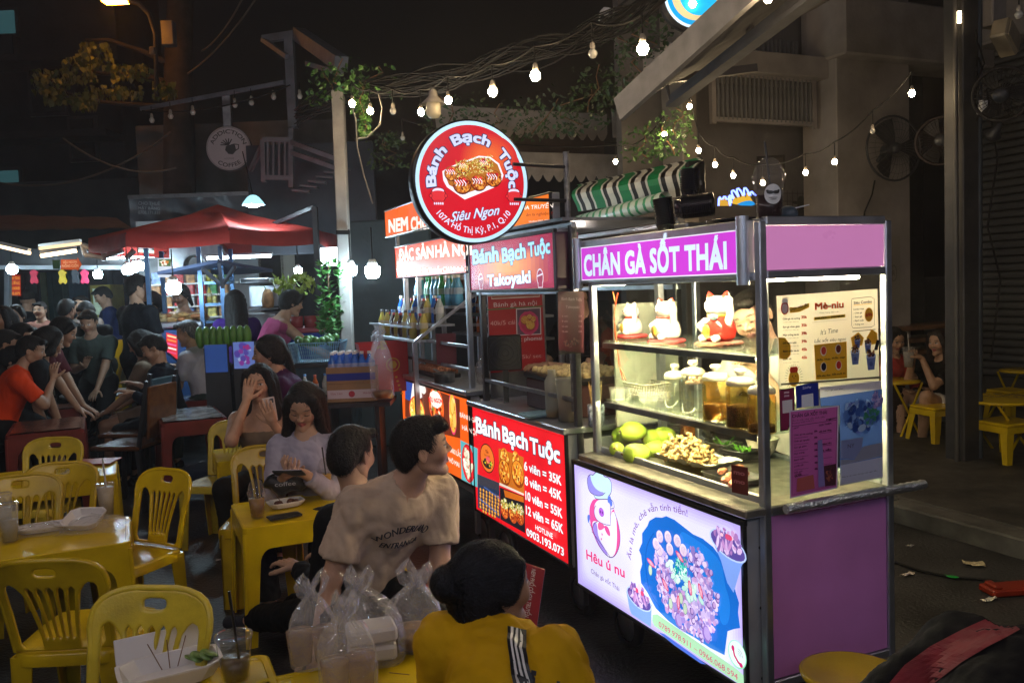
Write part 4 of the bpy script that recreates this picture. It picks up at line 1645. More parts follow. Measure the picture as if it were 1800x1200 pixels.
# phone band
a,b=s.px(*q2(785,560)[0]),s.px(*q2(1660,1160)[0])
s.poly(q2(785,535,830,530,1600,1055,1660,1110,1665,1185,1610,1190,800,640,780,590),'a8d8b0',True)
s.wtext('0789.978.911 – 0966.068.594',q2(845,645)[0],q2(1605,1160)[0],9.5,'c8356e',bold=.008)
s.disc(*s.px(*q2(1600,915)[0]),.047,.047,'8fd8b4',24)
s.disc(*s.px(*q2(1600,910)[0]),.043,.043,'d8f4f0',24)
x,y=s.px(*q2(1600,925)[0])
s.line([(x-.021,y+.020),(x-.014,y-.004),(x+.004,y-.020),(x+.020,y-.026)],.009,'c82a6e')
s.disc(x-.021,y+.018,.008,.010,'c82a6e')
s.disc(x+.019,y-.025,.009,.008,'c82a6e')
for k in (1,2,3):
 s.line([(x+.004+.008*k*cos(radians(a)),y+.002+.008*k*sin(radians(a))) for a in range(0,91,15)],.002,'8a2a80')
s.poly(q2(840,700,900,720,1200,930,1300,1010,1250,1000,1000,830),'4a6ad0',True)
s.build('print',PR_BACK2,s.box)
for (a_,b_) in ((1360,958),(1362,1063),(1364,1186)):
 u_=face(MA,(0,.012,0)).px(a_,b_)
 MB().ell((-.012,.0155,u_[1]),(.005,.004,.005),nu=10,nv=6).build('screw_head',M_DARKM,s.box)
# menu posters on the end pane of cart A (flat prints)
MP=face(MA,(0,-.0065,0))
z0=0
ms=face(MA,(0,-.0075,0))
def m1(*a):
 return [(1340+a[i]/6,500+a[i+1]/6) for i in range(0,len(a),2)]
def m2(*a):
 return [(1340+a[i]/6,680+a[i+1]/6) for i in range(0,len(a),2)]
ms.poly(m1(150,120,1215,45,1235,1100,180,1098),'e8dccb',True)
ms.poly(m1(170,560,240,560,300,640,300,740,250,790,180,780),'f0b92c',True)
ms.poly(m1(285,240,380,240,495,195,495,240,390,290,290,300),'f2bf3c',True)
ms.wtext('Chọn món đi!!',m1(290,275)[0],m1(485,225)[0],5,'1c1410',bold=.02)
for k,(t_,p_) in enumerate((('Chân gà rút xương','35k'),('Sụn gà nhàn giòn','35k'),('Mực trứng bé-bi','39k'),('Dồi bạch tuộc','39k'),('Bạch tuộc bé-bi','45k'),('Lưỡi vịt','45k'))):
 y=372+85*k
 ms.wtext(t_,m1(216,y)[0],m1(216+min(180,11*len(t_)),y-8)[0],3.2,'1a1412',bold=.03)
 ms.wtext('vị thơm ngon đậm đà',m1(216,y+30)[0],m1(380,y+22)[0],1.5,'6a5a50')
 ms.wtext(p_,m1(412,y-14)[0],m1(468,y-17)[0],5,'e8402c',bold=.05)
ms.wtext('Mè-niu',m1(555,265)[0],m1(850,240)[0],12,'f0592a',bold=.05)
ms.wtext('Giao hàng tận nơi',m1(600,305)[0],m1(800,292)[0],2.2,'6a5a50')
ms.poly(m1(540,345,870,312,872,345,542,378),'f4c842',True)
ms.wtext('0789.978.911 - 0966.068.594',m1(552,368)[0],m1(860,340)[0],3.4,'1a1412',bold=.03)
ms.line(m1(520,400,890,368),.0015,'c8b8a4',True)
ms.wtext("It's Time",m1(610,530)[0],m1(790,505)[0],9,'1a1412',bold=.01,shear=.2)
ms.wtext('Lắc xốt siêu ngon',m1(545,612)[0],m1(875,588)[0],6,'1a1412',bold=.01,shear=.2)
ms.poly(m1(540,635,885,600,890,985,560,1005),'efb62b',True)
for (a,b,c,t_) in ((640,700,'e8503c','Xốt Thái'),(795,680,'7a2a1a','Xốt cay'),(640,868,'1a1c34','Xốt tiêu đen'),(798,850,'e03c2c','Xốt muối ớt')):
 x,y=ms.px(*m1(a,b)[0])
 ms.disc(x,y,.0135,.0165,'f4ead8')
 ms.disc(x+.001,y+.001,.0105,.0135,c)
 ms.wtext(t_,m1(a-70,b+105)[0],m1(a+70,b+92)[0],3,'1a1412',bold=.03)
x,y=ms.px(*m1(230,250)[0])
ms.disc(x,y,.016,.021,'d03a34')
ms.disc(x,y,.012,.017,'f0d8d0')
ms.disc(x,y+.024,.014,.009,'f4f0ea')
ms.line([(x-.008,y+.016),(x+.008,y+.016)],.004,'d03a34')
x,y=ms.px(*m1(325,980)[0])
for k in range(28):
 a=2*pi*k/28
 ms.line([(x+.027*cos(a),y+.034*sin(a)),(x+.038*cos(a),y+.045*sin(a))],.0011,'3a2a20')
ms.disc(x,y-.003,.023,.027,'f0b42a',20,0,.03)
for k in (-1,0,1):
 ms.disc(x+.009*k,y+.026,.008,.010,'e2442c')
for k in (-1,1):
 ms.disc(x+.007*k,y+.005,.0018,.0024,'2a1a10')
ms.disc(x,y-.002,.003,.002,'d8702a')
# combo box
ms.line(m1(935,150,1130,128,1170,150,1172,430,1140,448,945,458,932,430,930,170),.0016,'4a3a30',True,True)
ms.wtext('Siêu Combo',m1(955,208)[0],m1(1145,192)[0],5,'1a1412',bold=.02)
ms.line(m1(955,218,1145,202),.002,'f0b42a',True)
for k,t_ in enumerate(('Combo 4 loại','- Chân gà','- Sụn gà','- Bạch tuộc','- Trứng non')):
 ms.wtext(t_,m1(950,270+40*k)[0],m1(1060-(20 if k in (1,2) else 0),262+40*k)[0],2.8,'1a1412',bold=.02)
x,y=ms.px(*m1(1112,318)[0])
ms.disc(x,y,.0195,.024,'f2b531')
ms.wtext('69k',m1(1082,338)[0],m1(1150,330)[0],6,'e8502c',bold=.05)
ms.line(m1(938,495,1180,472),.0025,'6a5a4a',True)
ms.poly(m1(920,560,1000,500,1060,560,1040,640,940,660),'f0b42a',True)
ms.poly(m1(1085,560,1140,470,1200,510,1205,620,1110,640),'f0b42a',True)
for (a,b,r) in ((990,580,.7),(1100,620,.8),(965,705,1.05),(1130,750,1.15)):
 x,y=ms.px(*m1(a,b)[0])
 ms.poly([(x-.019*r,y),(x+.019*r,y),(x+.013*r,y-.042*r),(x-.013*r,y-.042*r)],'6a78b4')
 ms.disc(x,y-.024*r,.007*r,.007*r,'4a5898',12)
 ms.disc(x,y,.0205*r,.008*r,'aab4dc',16)
 food(ms,x,y+.008*r,.018*r,.013*r,['5a3626','8a4a34','3a2420','a8683c','c89a3c','70453c'],34,.0055*r)
ms.poly(m1(1160,690,1190,580,1215,590,1200,690),'141018',True)
ms.poly(m1(180,1040,1230,965,1232,985,181,1060),'6a625a',True)
# lower printed photo sheet of a cup
ms.poly(m2(590,110,1245,20,1250,945,805,1030,800,190,600,200),'4a68b8',True)
ms.poly(m2(590,0,1235,-70,1240,20,590,112),'d8d2e4',True)
ms.wtext('chan_ga_xot_thai',m2(640,45)[0],m2(830,22)[0],2.4,'3a3444')
food(ms,*ms.px(*m2(1020,300)[0]),.075,.055,['3c64b4','5a84cc','8ab0e4','b4d0f0','2a4a98','6a78c8'],130,.022)
food(ms,*ms.px(*m2(1130,290)[0]),.035,.030,['4a9a78','3a8a68','5a7ac0'],40,.012)
food(ms,*ms.px(*m2(1190,130)[0]),.026,.03,['a890c8','c0a8d0','7a6ab0'],36,.010)
ms.poly(m2(805,560,1045,520,1020,700,950,755,805,750),'8a90b8',True)
ms.poly(m2(1045,620,1246,580,1248,720,805,820,805,760,950,760),'9a98a8',True)
ms.poly(m2(805,820,1248,730,1250,945,805,1030),'cfccdc',True)
ms.wtext('Đây là nơi chân vịt bạn nên nghĩ đến',m2(820,950)[0],m2(1190,880)[0],2,'4a4456')
ms.wtext('NY',m2(880,640)[0],m2(950,628)[0],7,'5a4a6a',bold=.02)
ms.build('poster',printed('poster_paper',0,.4,wash=.24),ca)
# two payment cards and the pink price sheet in front of the poster
mc=face(MA,(0,-.014,0))
mc.poly(m1(175,1110,335,1085,345,1200)+m2(340,240,275,455,190,465,178,30),'14080c',True)
mc.poly(m1(185,1118,325,1095,335,1200)+m2(332,230,268,445,198,452,186,30),'8a1c4c',True)
mc.wtext('mo',m2(232,68)[0],m2(282,62)[0],4,'f0d0dc',bold=.06)
mc.wtext('mo',m2(232,104)[0],m2(282,98)[0],4,'f0d0dc',bold=.06)
mc.poly(m2(208,145,315,130,318,262,214,278),'e4dcdc',True)
mc.poly(m2(350,-10,590,-55,595,195,360,225),'1c2f96',True)
mc.wtext('ZaloPay',m2(425,22)[0],m2(515,8)[0],4,'dfe6ff',bold=.02)
mc.poly(m2(412,85,535,65,540,200,415,218),'e8e8f0',True)
mc.poly(m2(285,250,805,193,790,1065,290,1175),'d8cfe4',True)
mc.poly(m2(296,262,793,207,780,1052,302,1160),'cc62ac',True)
mc.wtext('CHÂN GÀ XỐT THÁI',m2(315,325)[0],m2(680,280)[0],6,'4c1540',bold=.04)
mc.wtext('Ăn là mê, chê vẫn tính tiền',m2(315,365)[0],m2(660,320)[0],3,'4c1540')
mc.wtext('Hotline 0789.978.911',m2(315,392)[0],m2(540,360)[0],3,'4c1540')
mc.wtext('ngon',m2(675,350)[0],m2(785,330)[0],3.4,'3a0f34',bold=.05)
mc.line(m2(312,415,785,345),.0018,'4c1540',True)
mc.line(m2(312,275,312,1135,770,1035,785,215),.0016,'4c1540',True)
for k,(t_,p_) in enumerate((('MENU',''),('Chân gà rút xương','35k'),('Chân gà nguyên','35k'),('Sụn gà giòn','39k'),('Mực trứng','39k'),('Bạch tuộc','45k'),('Lưỡi vịt','45k'),('Dồi sụn','45k'))):
 y=448+66*k
 mc.wtext(t_,m2(330,y)[0],m2(330+11*len(t_)+10,y-22)[0],2.8,'4c1540',bold=.02)
 if k:
  mc.wtext(p_,m2(545,y-40)[0],m2(578,y-45)[0],3,'3a0f34',bold=.05)
  mc.line(m2(330,y+28,480,y+8),.0012,'6a2858',True)
  mc.line(m2(600,y-24,730,y-42),.0012,'6a2858',True)
for k,t_ in enumerate(('GỌI THÊM','xốt thái riêng','','combo lớn','trà tắc')):
 if t_:
  mc.wtext(t_,m2(590,410+68*k)[0],m2(720,388+68*k)[0],3,'3a0f34',bold=.03)
mc.wtext('CÁC MÓN',m2(335,950)[0],m2(405,930)[0],5,'4c1540',bold=.04)
mc.poly(m2(360,960,530,920,545,1065,352,1105),'b85a58',True)
mc.poly(m2(632,830,770,805,765,1028,655,1045),'4a1a30',True)
food(mc,*mc.px(*m2(700,920)[0]),.018,.024,['7a3040','8a4a3a','3a1428','a86048'],40,.006)
mc.poly(m2(575,560,622,550,650,1040,582,1055),'8a78b8',True)
mc.build('price_card',PR_DIM,ca)
# ------------------------------------------------ cart B (red)
cb=thing('food_cart','takoyaki cart with red backlit price board in the middle of the row','food cart',M=MA)
YB0,YB1=1.24,2.43
MB().box((.30,(YB0+YB1)/2,.6),(.56,YB1-YB0-.02,.56)).build('body',mat('cart_inner',(.3,.3,.32)),cb)
MB().box((.245,(YB0+YB1)/2+.01,.925),(.68,YB1-YB0+.03,.03),None,.005).build('counter',M_STEEL,cb)
posts(cb,[(.0,YB0+.02),(.0,YB1-.06),(.56,YB0+.02),(.56,YB1-.02)],.1,1.86,.032,mat('dark_steel',(.14,.14,.15),.3,metal=.8))
for z in (1.56,1.86):
 rail(cb,(0,YB0,z),(0,YB1,z))
 rail(cb,(.56,YB0,z),(.56,YB1,z))
rail(cb,(-.005,YB0+.03,1.06),(-.005,YB1-.07,1.06),.014,.022,M_STEELD)
MB().box((.25,(YB0+YB1)/2,1.885),(.62,YB1-YB0,.015)).build('roof_tray',M_STEELD,cb)
wheelset(cb,.06,.5,YB0+.15,YB1-.15)
s=lightbox(cb,-.072,YB0+.01,YB1,.29,.925)
def b1(*a):
 return [(825+a[i]/4,700+a[i+1]/4) for i in range(0,len(a),2)]
s.rect(0,0,s.w,s.h,'d8141e')
s.rrect(.01,.03,s.w-.02,s.h-.02,.04,'e21b26')
for w_,p0,p1 in (('Bánh',(52,235),(215,290)),('Bạch',(238,300),(410,362)),('Tuộc',(432,378),(636,450))):
 s.wtext(w_,b1(*p0)[0],b1(*p1)[0],27,'f0f6fb',bold=.05,out='1b2c4a',outw=.035)
x,y=s.px(*b1(127,420)[0])
s.disc(x,y,.105,.082,'1a1416',28)
s.disc(x,y,.098,.076,'e8742c',28)
s.disc(x,y-.03,.07,.028,'1a2a20',20)
s.disc(x+.01,y-.008,.027,.022,'f05a64',16)
s.blobs(lambda:(x+rnd(-.07,.07),y-.025+rnd(-.015,.01)),['f0a52c','2c6a34','d8d83c','7a2a1a'],24,.003,.009)
s.text('Yến',x,y+.028,.020,'5a1a12',align='c',bold=.02)
s.text('TAKOYAKI',x,y+.008,.013,'5a1a12',align='c',bold=.01)
# food photographs
s.poly(b1(208,350,382,412,388,672,216,600),'c06a20',True)
for (a,b,r) in ((250,420,.10),(330,430,.08),(250,520,.13),(345,530,.13)):
 x,y=s.px(*b1(a,b)[0])
 s.disc(x,y,r*.62,r*.56,'8a3c10',18)
 s.disc(x,y+.006,r*.55,r*.48,'e08a28',18)
 food(s,x,y,r*.5,r*.45,['f0b040','d06a1c','a8481a','f4c860','c85a20','7a2c10'],60,.016)
s.poly(b1(216,590,388,668,388,682,216,608),'e0d0c0',True)
s.poly(b1(62,530,214,592,222,845,66,765),'27344e',True)
s.poly(b1(62,530,214,592,216,650,64,600),'3a3a44',True)
for j in range(7):
 for i in range(7):
  a,b=84+i*21+rnd(-2,2),640+j*24+i*9+rnd(-2,2)
  if b>560+a*.5+180 or b>830:
   continue
  x,y=s.px(*b1(a,b)[0])
  s.disc(x,y,.0145,.0115,'8a4c14',9)
  s.disc(x,y+.002,.0115,.0085,'e8a648',9)
s.line(b1(75,700,200,800),.006,'5a74a8',True)
s.line(b1(110,620,222,700),.006,'4a64a0',True)
s.poly(b1(222,622,396,688,402,945,228,848),'1c1a20',True)
s.poly(b1(250,640,390,690,392,730,260,690),'c8641a',True)
for (a,b) in ((255,760),(315,790),(365,800)):
 x,y=s.px(*b1(a,b)[0])
 s.disc(x,y-.02,.052,.045,'b0481a',16)
 food(s,x,y-.02,.05,.04,['e07830','8a2c12','f09a40','c84820'],34,.012)
 food(s,x,y+.018,.055,.03,['e8d890','b8a848','f4ecc0','7a8a34','d8c868'],60,.009)
for k,(t_,a,b) in enumerate((('6 viên = 35K',(400,498),(660,608)),('8 viên = 45K',(405,602),(662,716)),('10 viên = 55K',(410,706),(667,838)),('12 viên = 65K',(414,808),(674,948)))):
 s.wtext(t_,b1(*a)[0],b1(*b)[0],15,'f4f4f6',bold=.035,out='1b2c4a',outw=.02)
s.wtext('HOTLINE',b1(480,918)[0],b1(602,984)[0],9,'f4f4f6',bold=.02)
s.wtext('0903.193.073',b1(418,958)[0],b1(680,1104)[0],13,'f4f4f6',bold=.03,out='1b2c4a',outw=.02)
s.build('print',PR_BACK2,s.box)
# head sign B
hb=lightbox(cb,-.072,YB0+.055,YB1-.06,1.565,1.845,.07,.014)
hb.rect(0,0,hb.w,hb.h,'9c1240')
for k in range(9):
 t=k/8
 hb.rrect(.02+.045*k,.02+.008*k,hb.w-.02-.045*k,.20-.006*k,.02,tuple(a*(1-t)+b*t for a,b in zip(hx('a81848'),hx('f08a3a'))))
for w_,p0,p1 in (('Bánh',(832,464),(876,458)),('Bạch',(884,461),(924,452)),('Tuộc',(930,451),(967,444))):
 hb.wtext(w_,p0,p1,25,'a8dcf8',bold=.05,out='1b2c5a',outw=.035)
hb.wtext('Takoyaki',(858,503),(933,496),20,'e8f4fc',bold=.05,out='2a3c6a',outw=.03)
for (a,b) in ((846,495),(950,489)):
 x,y=hb.px(a,b)
 for c,r in (('e8e0f0',1),('9c1a44',.86)):
  hb.disc(x,y+.004,.036*r,.042*r,c,18)
  hb.disc(x,y-.03,.026*r,.024*r,c,14)
 hb.line([(x-.03,y+.01),(x+.03,y+.02)],.007,'e8e0f0')
 for k in range(4):
  hb.disc(x-.018+.012*k,y-.045,.004,.006,'e8e0f0',8)
hb.build('print',PR_BACK,hb.box)
hs=Sheet((-.05,0,0),(0,-1,0),(0,0,1),(-1,0,0),M=MA)
zt_,zb_=hs.px(965,338)[1],hs.px(965,394)[1]
hs=lightbox(cb,-.05,1.37,1.95,zb_,zt_,.05,.006)
hs.rect(0,0,hs.w,hs.h,'f0761e')
hs.wtext('GIA TRUYỀN',(915,369),(972,365),7,'fff0e4',bold=.02,shear=.2)
hs.wtext('ăn là nghiện !!',(925,380),(972,377),5,'8a2c10',shear=.2)
hs.wtext('Hotline 0903 193 073',(930,391),(972,388),3,'fff0e4')
hs.build('print',PR_BACK,hs.box)
MB().box((-.02,YB0+.045,1.70),(.12,.02,.26),None,.004).build('end_panel',mat('dark_plum',(.07,.02,.05),.4),cb)
# things inside cart B
SB=face(MA,(0,YB1-.03,0))
a,b=SB.px(857,518),SB.px(966,742)
MB().box(((a[0]+b[0])/2,YB1-.02,(a[1]+b[1])/2),(b[0]-a[0],.01,a[1]-b[1])).build('back_board',M_STEELD,cb)
def pp_(*a):
 return [(820+a[i]/4,480+a[i+1]/4) for i in range(0,len(a),2)]
SB.poly(pp_(150,165,530,145,560,670,170,700),'b81c22',True)
SB.poly(pp_(175,165,515,148,515,168,175,184),'e8d8c8',True)
SB.poly(pp_(180,165,510,150,510,160,180,176),'a8481a',True)
SB.wtext('Bánh gà hà nội',pp_(192,238)[0],pp_(495,222)[0],8,'f4e4e0',bold=.01)
SB.line(pp_(140,258,535,232),.006,'1f8a4c',True)
SB.wtext('40k/5 cái',pp_(168,368)[0],pp_(342,358)[0],8,'f0b4ac',bold=.0)
SB.poly(pp_(348,250,522,240,526,430,352,440),'e8dcd8',True)
SB.poly(pp_(354,256,516,246,520,424,358,434),'6a4a5a',True)
x,y=SB.px(*pp_(438,350)[0])
SB.disc(x,y,.066,.069,'d83a6c',26,0,.05)
SB.disc(x,y,.053,.056,'c02a50',24)
for (u,v,r,c) in ((-.05,.035,.052,'d8923c'),(.02,-.03,.056,'e0a848'),(.06,.04,.036,'d89a4c'),(.01,.07,.03,'e4b060')):
 u,v,r=u/2,v/2,r/2
 SB.disc(x+u,y+v,r*1.05,r,'8a4a1a',16)
 SB.disc(x+u,y+v+.003,r,r*.93,c,16)
 food(SB,x+u,y+v,r*.8,r*.8,[c,'e8bc68','c8802c'],14,.006)
SB.wtext('Topokki lắc phomai',pp_(175,490)[0],pp_(530,468)[0],7.5,'f4e4e0',bold=.01)
SB.poly(pp_(172,508,346,496,348,560,174,570),'c8c8d0',True)
SB.wtext('25k/ set',pp_(365,602)[0],pp_(525,592)[0],7,'f0b4ac',bold=.0)
SB.build('poster',printed('lit_poster_print',.12,.5),cb)
# dark hanging menu at the near end
SD=face(MA,(0,YB0-.02,0))
a,b=SD.px(980,514),SD.px(1027,620)
MB().box(((a[0]+b[0])/2,YB0-.012,(a[1]+b[1])/2),(b[0]-a[0],.008,a[1]-b[1])).build('menu_board',M_BLACK,cb)
SD.poly([(981,512),(1027,512),(1026,620),(982,615)],'4a0f1e',True)
SD.wtext('Bánh Bạch Tuộc',(987,527),(1023,529),5,'b89aa4',bold=.01)
SD.wtext('Takoyaki',(994,541),(1018,542),4.5,'b89aa4')
for k in range(4):
 SD.wtext(('6 viên','8 viên','10 viên','12 viên')[k],(988,557+k*9),(998,557+k*9),3.4,'a88a94')
 SD.wtext(('35K','45K','55K','65K')[k],(1017,557+k*9),(1023,557+k*9),3.4,'a88a94')
food(SD,*SD.px(1004,602),.045,.02,['3a2028','5a3438','6a4440'],30,.009)
SD.build('menu_print',PR_DIM,cb)
# ------------------------------------------------ cart C (orange)
cc_=thing('food_cart','orange signed snack cart with steel racks, farthest in the row','food cart',M=MA)
YC0,YC1=2.47,3.86
MB().box((.30,(YC0+YC1)/2,.62),(.56,YC1-YC0,.6)).build('body',mat('cart_inner',(.3,.3,.32)),cc_)
MB().box((.245,(YC0+YC1)/2,.975),(.68,YC1-YC0+.02,.03),None,.005).build('counter',M_STEEL,cc_)
posts(cc_,[(0,YC0+.12),(0,YC1-.02),(.1,YC1-.02),(.56,YC0+.02),(.56,YC1-.02),(.28,YC1-.02)],.1,1.9,.032)
for z in (1.10,1.24):
 rail(cc_,(-.01,YC0+.12,z),(-.01,YC1-.03,z),.014,.022,M_STEELD)
wheelset(cc_,.06,.5,YC0+.15,YC1-.15)
s=lightbox(cc_,-.072,YC0,YC1-.02,.42,.955)
def c1(*a):
 return [(700+a[i]/5,640+a[i+1]/5) for i in range(0,len(a),2)]
s.rect(0,0,s.w,s.h,'f0601a')
s.poly(c1(60,120,540,310,545,650,420,620,62,460),'6a2c1a',True)
s.poly(c1(60,120,130,145,135,300,95,320,62,300),'2a4a9a',True)
s.poly(c1(130,145,200,180,210,290,150,330,110,300),'f4ece8',True)
for (a,b,rx,ry,cs,n) in ((165,420,.16,.10,['f0c83c','e8e070','c8e068','f4a83c','f07a28','f8e8a0'],110),(335,370,.13,.11,['b82c14','e85a20','7a2410','f08a3a','f4d8c0','5a8a2c'],110),(480,430,.06,.12,['f0c050','e8b03c','f4d880','d89030'],60)):
 x,y=s.px(*c1(a,b)[0])
 s.disc(x,y,rx*1.12,ry*1.12,'f2622c' if n>60 else 'e23a6a',26)
 s.disc(x,y,rx,ry,cs[1],24)
 food(s,x,y,rx,ry,cs,n,.022)
for k in (-1,1):
 x,y=s.px(*c1(487+10*k,440+60*k)[0])
 s.disc(x,y,.034,.05,'c87c24',14)
 s.disc(x,y+.004,.030,.045,'f0c860',14)
x,y=s.px(*c1(330,310)[0])
s.disc(x,y,.12,.055,'f4e8d8',24,0,.06)
s.disc(*s.px(*c1(222,222)[0]),.055,.03,'f4ece0')
s.wtext('SIÊU NGON',c1(268,325)[0],c1(390,345)[0],7.5,'e01c1c',bold=.05)
for (t_,a,b,h_) in (('BÁNH GÀ',(545,460),(690,520),8),('HÀ NỘI',(565,570),(690,625),8),('TOPOKKI LẮC',(415,745),(555,820),8),('PHÔ MAI',(440,850),(540,905),8)):
 s.wtext(t_,c1(*a)[0],c1(*b)[0],h_,'ffe8dc',bold=.02)
s.poly(c1(550,665,700,740,700,1080,560,1010),'58b0b8',True)
x,y=s.px(*c1(618,870)[0])
s.disc(x,y,.105,.115,'c8141e',26)
s.disc(x,y,.095,.105,'e02c34',26)
for i in range(16):
 a,q=rnd(0,6.28),rnd(0,.07)
 s.disc(x+q*cos(a),y+q*sin(a)*1.2,.032,.02,'b8a888',10,rnd(0,3))
 s.disc(x+q*cos(a),y+q*sin(a)*1.2+.003,.028,.016,random.choice(['f4ead4','e8dcc0','fbf4e4']),10,rnd(0,3))
s.build('print',PR_BACK2,s.box)
hc=lightbox(cc_,-.072,YC0-.06,YC1-.02,1.675,1.905,.07,.006)
hc.rect(0,0,hc.w,hc.h,'f0471a')
hc.rrect(.03,.02,hc.w-.03,hc.h-.02,.03,'f4582a')
hc.wtext('ĐẶC',(702,459),(727,456),20,'ffe9d8',bold=.06)
hc.wtext('SẢN',(732,456),(762,452),20,'ffe9d8',bold=.06)
hc.wtext('HÀ',(766,452),(790,450),21,'ffe9d8',bold=.06)
hc.wtext('NỘI',(796,450),(829,447),21,'ffe9d8',bold=.06)
hc.wtext('Nem Phố Cổ Gia Truyền Chi Nhánh 3',(706,479),(822,476),7,'ffe9d8',bold=.05)
hc.build('print',PR_BACK,hc.box)
hn=lightbox(cc_,-.072,2.6,4.06,1.985,2.185,.05,.008)
hn.rect(0,0,hn.w,hn.h,'f0621a')
hn.wtext('NEM',(684,408),(717,404),22,'fff0e4',bold=.06)
hn.wtext('CHUA',(723,405),(762,400),23,'fff0e4',bold=.06)
hn.build('print',PR_BACK,hn.box)
posts(cc_,[(-.03,3.9),(-.03,2.7)],1.9,2.2,.025,M_STEELD)
# round double sided sign on its pole
YR=1.30
SRm=face(MA,(0,YR,0))
cx_,cz_=SRm.px(831,320)
rr=(SRm.px(831,214)[1]-SRm.px(831,427)[1])/2
rs_=thing('round_sign','round red backlit takoyaki sign with white rim on a bracket above the red cart','sign',M=MA)
DM=TR((cx_,YR,cz_),0,pi/2)
MB().lathe([(0,-.075),(rr*.99,-.075),(rr*1.03,-.07),(rr*1.03,-.002),(rr*1.005,.0),(0,.0)],64,DM).build('casing',mat('sign_casing',(.02,.022,.025),.35,metal=.3),rs_)
s=Sheet((cx_,YR-.002,cz_),(1,0,0),(0,0,1),(0,-1,0),M=MA)
s.disc(0,0,rr*1.0,None,'bfe4fb',72)
s.disc(0,0,rr*.935,None,'b30f22',72)
s.disc(0,0,rr*.93,None,'c51425',72)
for k in range(8):
 t=(k+1)/8
 s.disc(rr*(.32-.05*t),rr*.38,rr*(.52-.045*k),rr*(.42-.035*k),tuple(a*(1-t*.45)+b*t*.45 for a,b in zip(hx('c51425'),hx('f08a3a'))),40)
def ring(R,a0,sgn=1):
 def f(u,v):
  if sgn>0:
   a=a0-u/R
   return ((R+v)*cos(a),(R+v)*sin(a))
  a=a0+u/R
  return ((R-v)*cos(a),(R-v)*sin(a))
 return f
for w_,a0,a1,h_ in (('Bánh',186,132,.17),('Bạch',117,63,.17),('Tuộc',45,-8,.17)):
 R=rr*.655
 s.text(w_,0,0,rr*h_,'ccd2f6',w=radians(a0-a1)*R,bold=.05,out='1a2550',outw=.05,fn=ring(R,radians(a0)))
s.text('107A Hồ Thị Kỷ, P.1, Q.10',0,0,rr*.105,'d8dcf8',w=radians(104)*rr*.85,bold=.015,fn=ring(rr*.85,radians(218),-1))
s.text('Siêu Ngon',0,-rr*.57,rr*.165,'d2d8f8',w=rr*.86,bold=.02,shear=.35,align='c',out='1a2550',outw=.03,fn=lambda u,v:(u,-rr*.60+v+u*.14))
# boat of takoyaki
def r1(*a):
 return [((a[i]-575)/525*rr,-(a[i+1]-610)/545*rr) for i in range(0,len(a),2)]
s.poly(r1(295,520,360,480,440,450,640,375,745,380,830,440,868,545,850,590,770,660,490,770,330,660,300,600),'e8e2ee',False)
s.poly(r1(310,535,370,490,640,390,740,395,815,450,850,545,760,630,500,715,350,640),'a8641e',False)
for (a,b,q) in ((380,540,70),(490,480,62),(690,450,62),(470,640,88),(625,620,78),(765,580,80)):
 x,y=r1(a,b)[0]
 R=q/535*rr
 s.disc(x,y,R,R*.95,'5a1c0c',20)
 s.disc(x,y+R*.06,R*.92,R*.85,'b05a1c',20)
 food(s,x,y,R*.85,R*.8,['d88a34','8a3410','c06c24','6a220c','e0a048'],50,R*.22)
 food(s,x-R*.1,y+R*.45,R*.7,R*.3,['c01c20','e0383a','8a1016'],14,R*.28)
 for k in range(4):
  s.line([(x-R*.8+R*.3*k,y+R*.5),(x-R*.5+R*.3*k,y+R*.15),(x-R*.7+R*.35*k,y-R*.1)],R*.09,'f0ecf4')
x,y=r1(585,470)[0]
for i in range(220):
 u,v=rnd(-1,1),rnd(-1,1)
 s.disc(x+u*rr*.33,y+v*rr*.14+u*rr*.05,rr*.022,rr*.005,random.choice(['e8dc88','b8b448','f4f0b8','d0c060','8a9a34']),5,rnd(0,3.1))
for q in (-1,1):
 x,y=((240 if q<0 else 950)-575)/525*rr,-(735-610)/545*rr
 s.disc(x,y,rr*.135,rr*.135,'3a0a14',20)
 s.disc(x,y,rr*.125,rr*.125,'d22c34',20)
 s.disc(x,y+rr*.07,rr*.10,rr*.045,'ded4ee',16)
 s.disc(x,y+rr*.035,rr*.115,rr*.04,'d22c34',16)
 s.disc(x,y-rr*.11,rr*.10,rr*.035,'c02430',12)
 for k in range(5):
  s.disc(x+rr*(-.07+.035*k),y-rr*.135,rr*.014,rr*.022,'ded4ee',8)
 for k in (-1,1):
  s.disc(x+k*rr*.13,y-rr*.01,rr*.028,rr*.035,'3a0a14',10)
  s.disc(x+k*rr*.13,y-rr*.01,rr*.022,rr*.028,'d22c34',10)
s.build('print',PR_BACK,rs_)
px_,_z=SRm.px(1001,350)
MB().tube([(px_,YR+.02,1.0),(px_,YR+.02,SRm.px(1001,266)[1])],.014,10).build('pole',mat('scuffed_tube',(.25,.24,.24),.5,metal=.6,var=.4,scale=30,bump=.3),rs_)
for yy in (292,352):
 z=SRm.px(965,yy)[1]
 MB().tube([(cx_+rr*.7,YR-.03,z),(px_,YR+.02,z)],.008,8).build('bracket',M_DARKM,rs_)
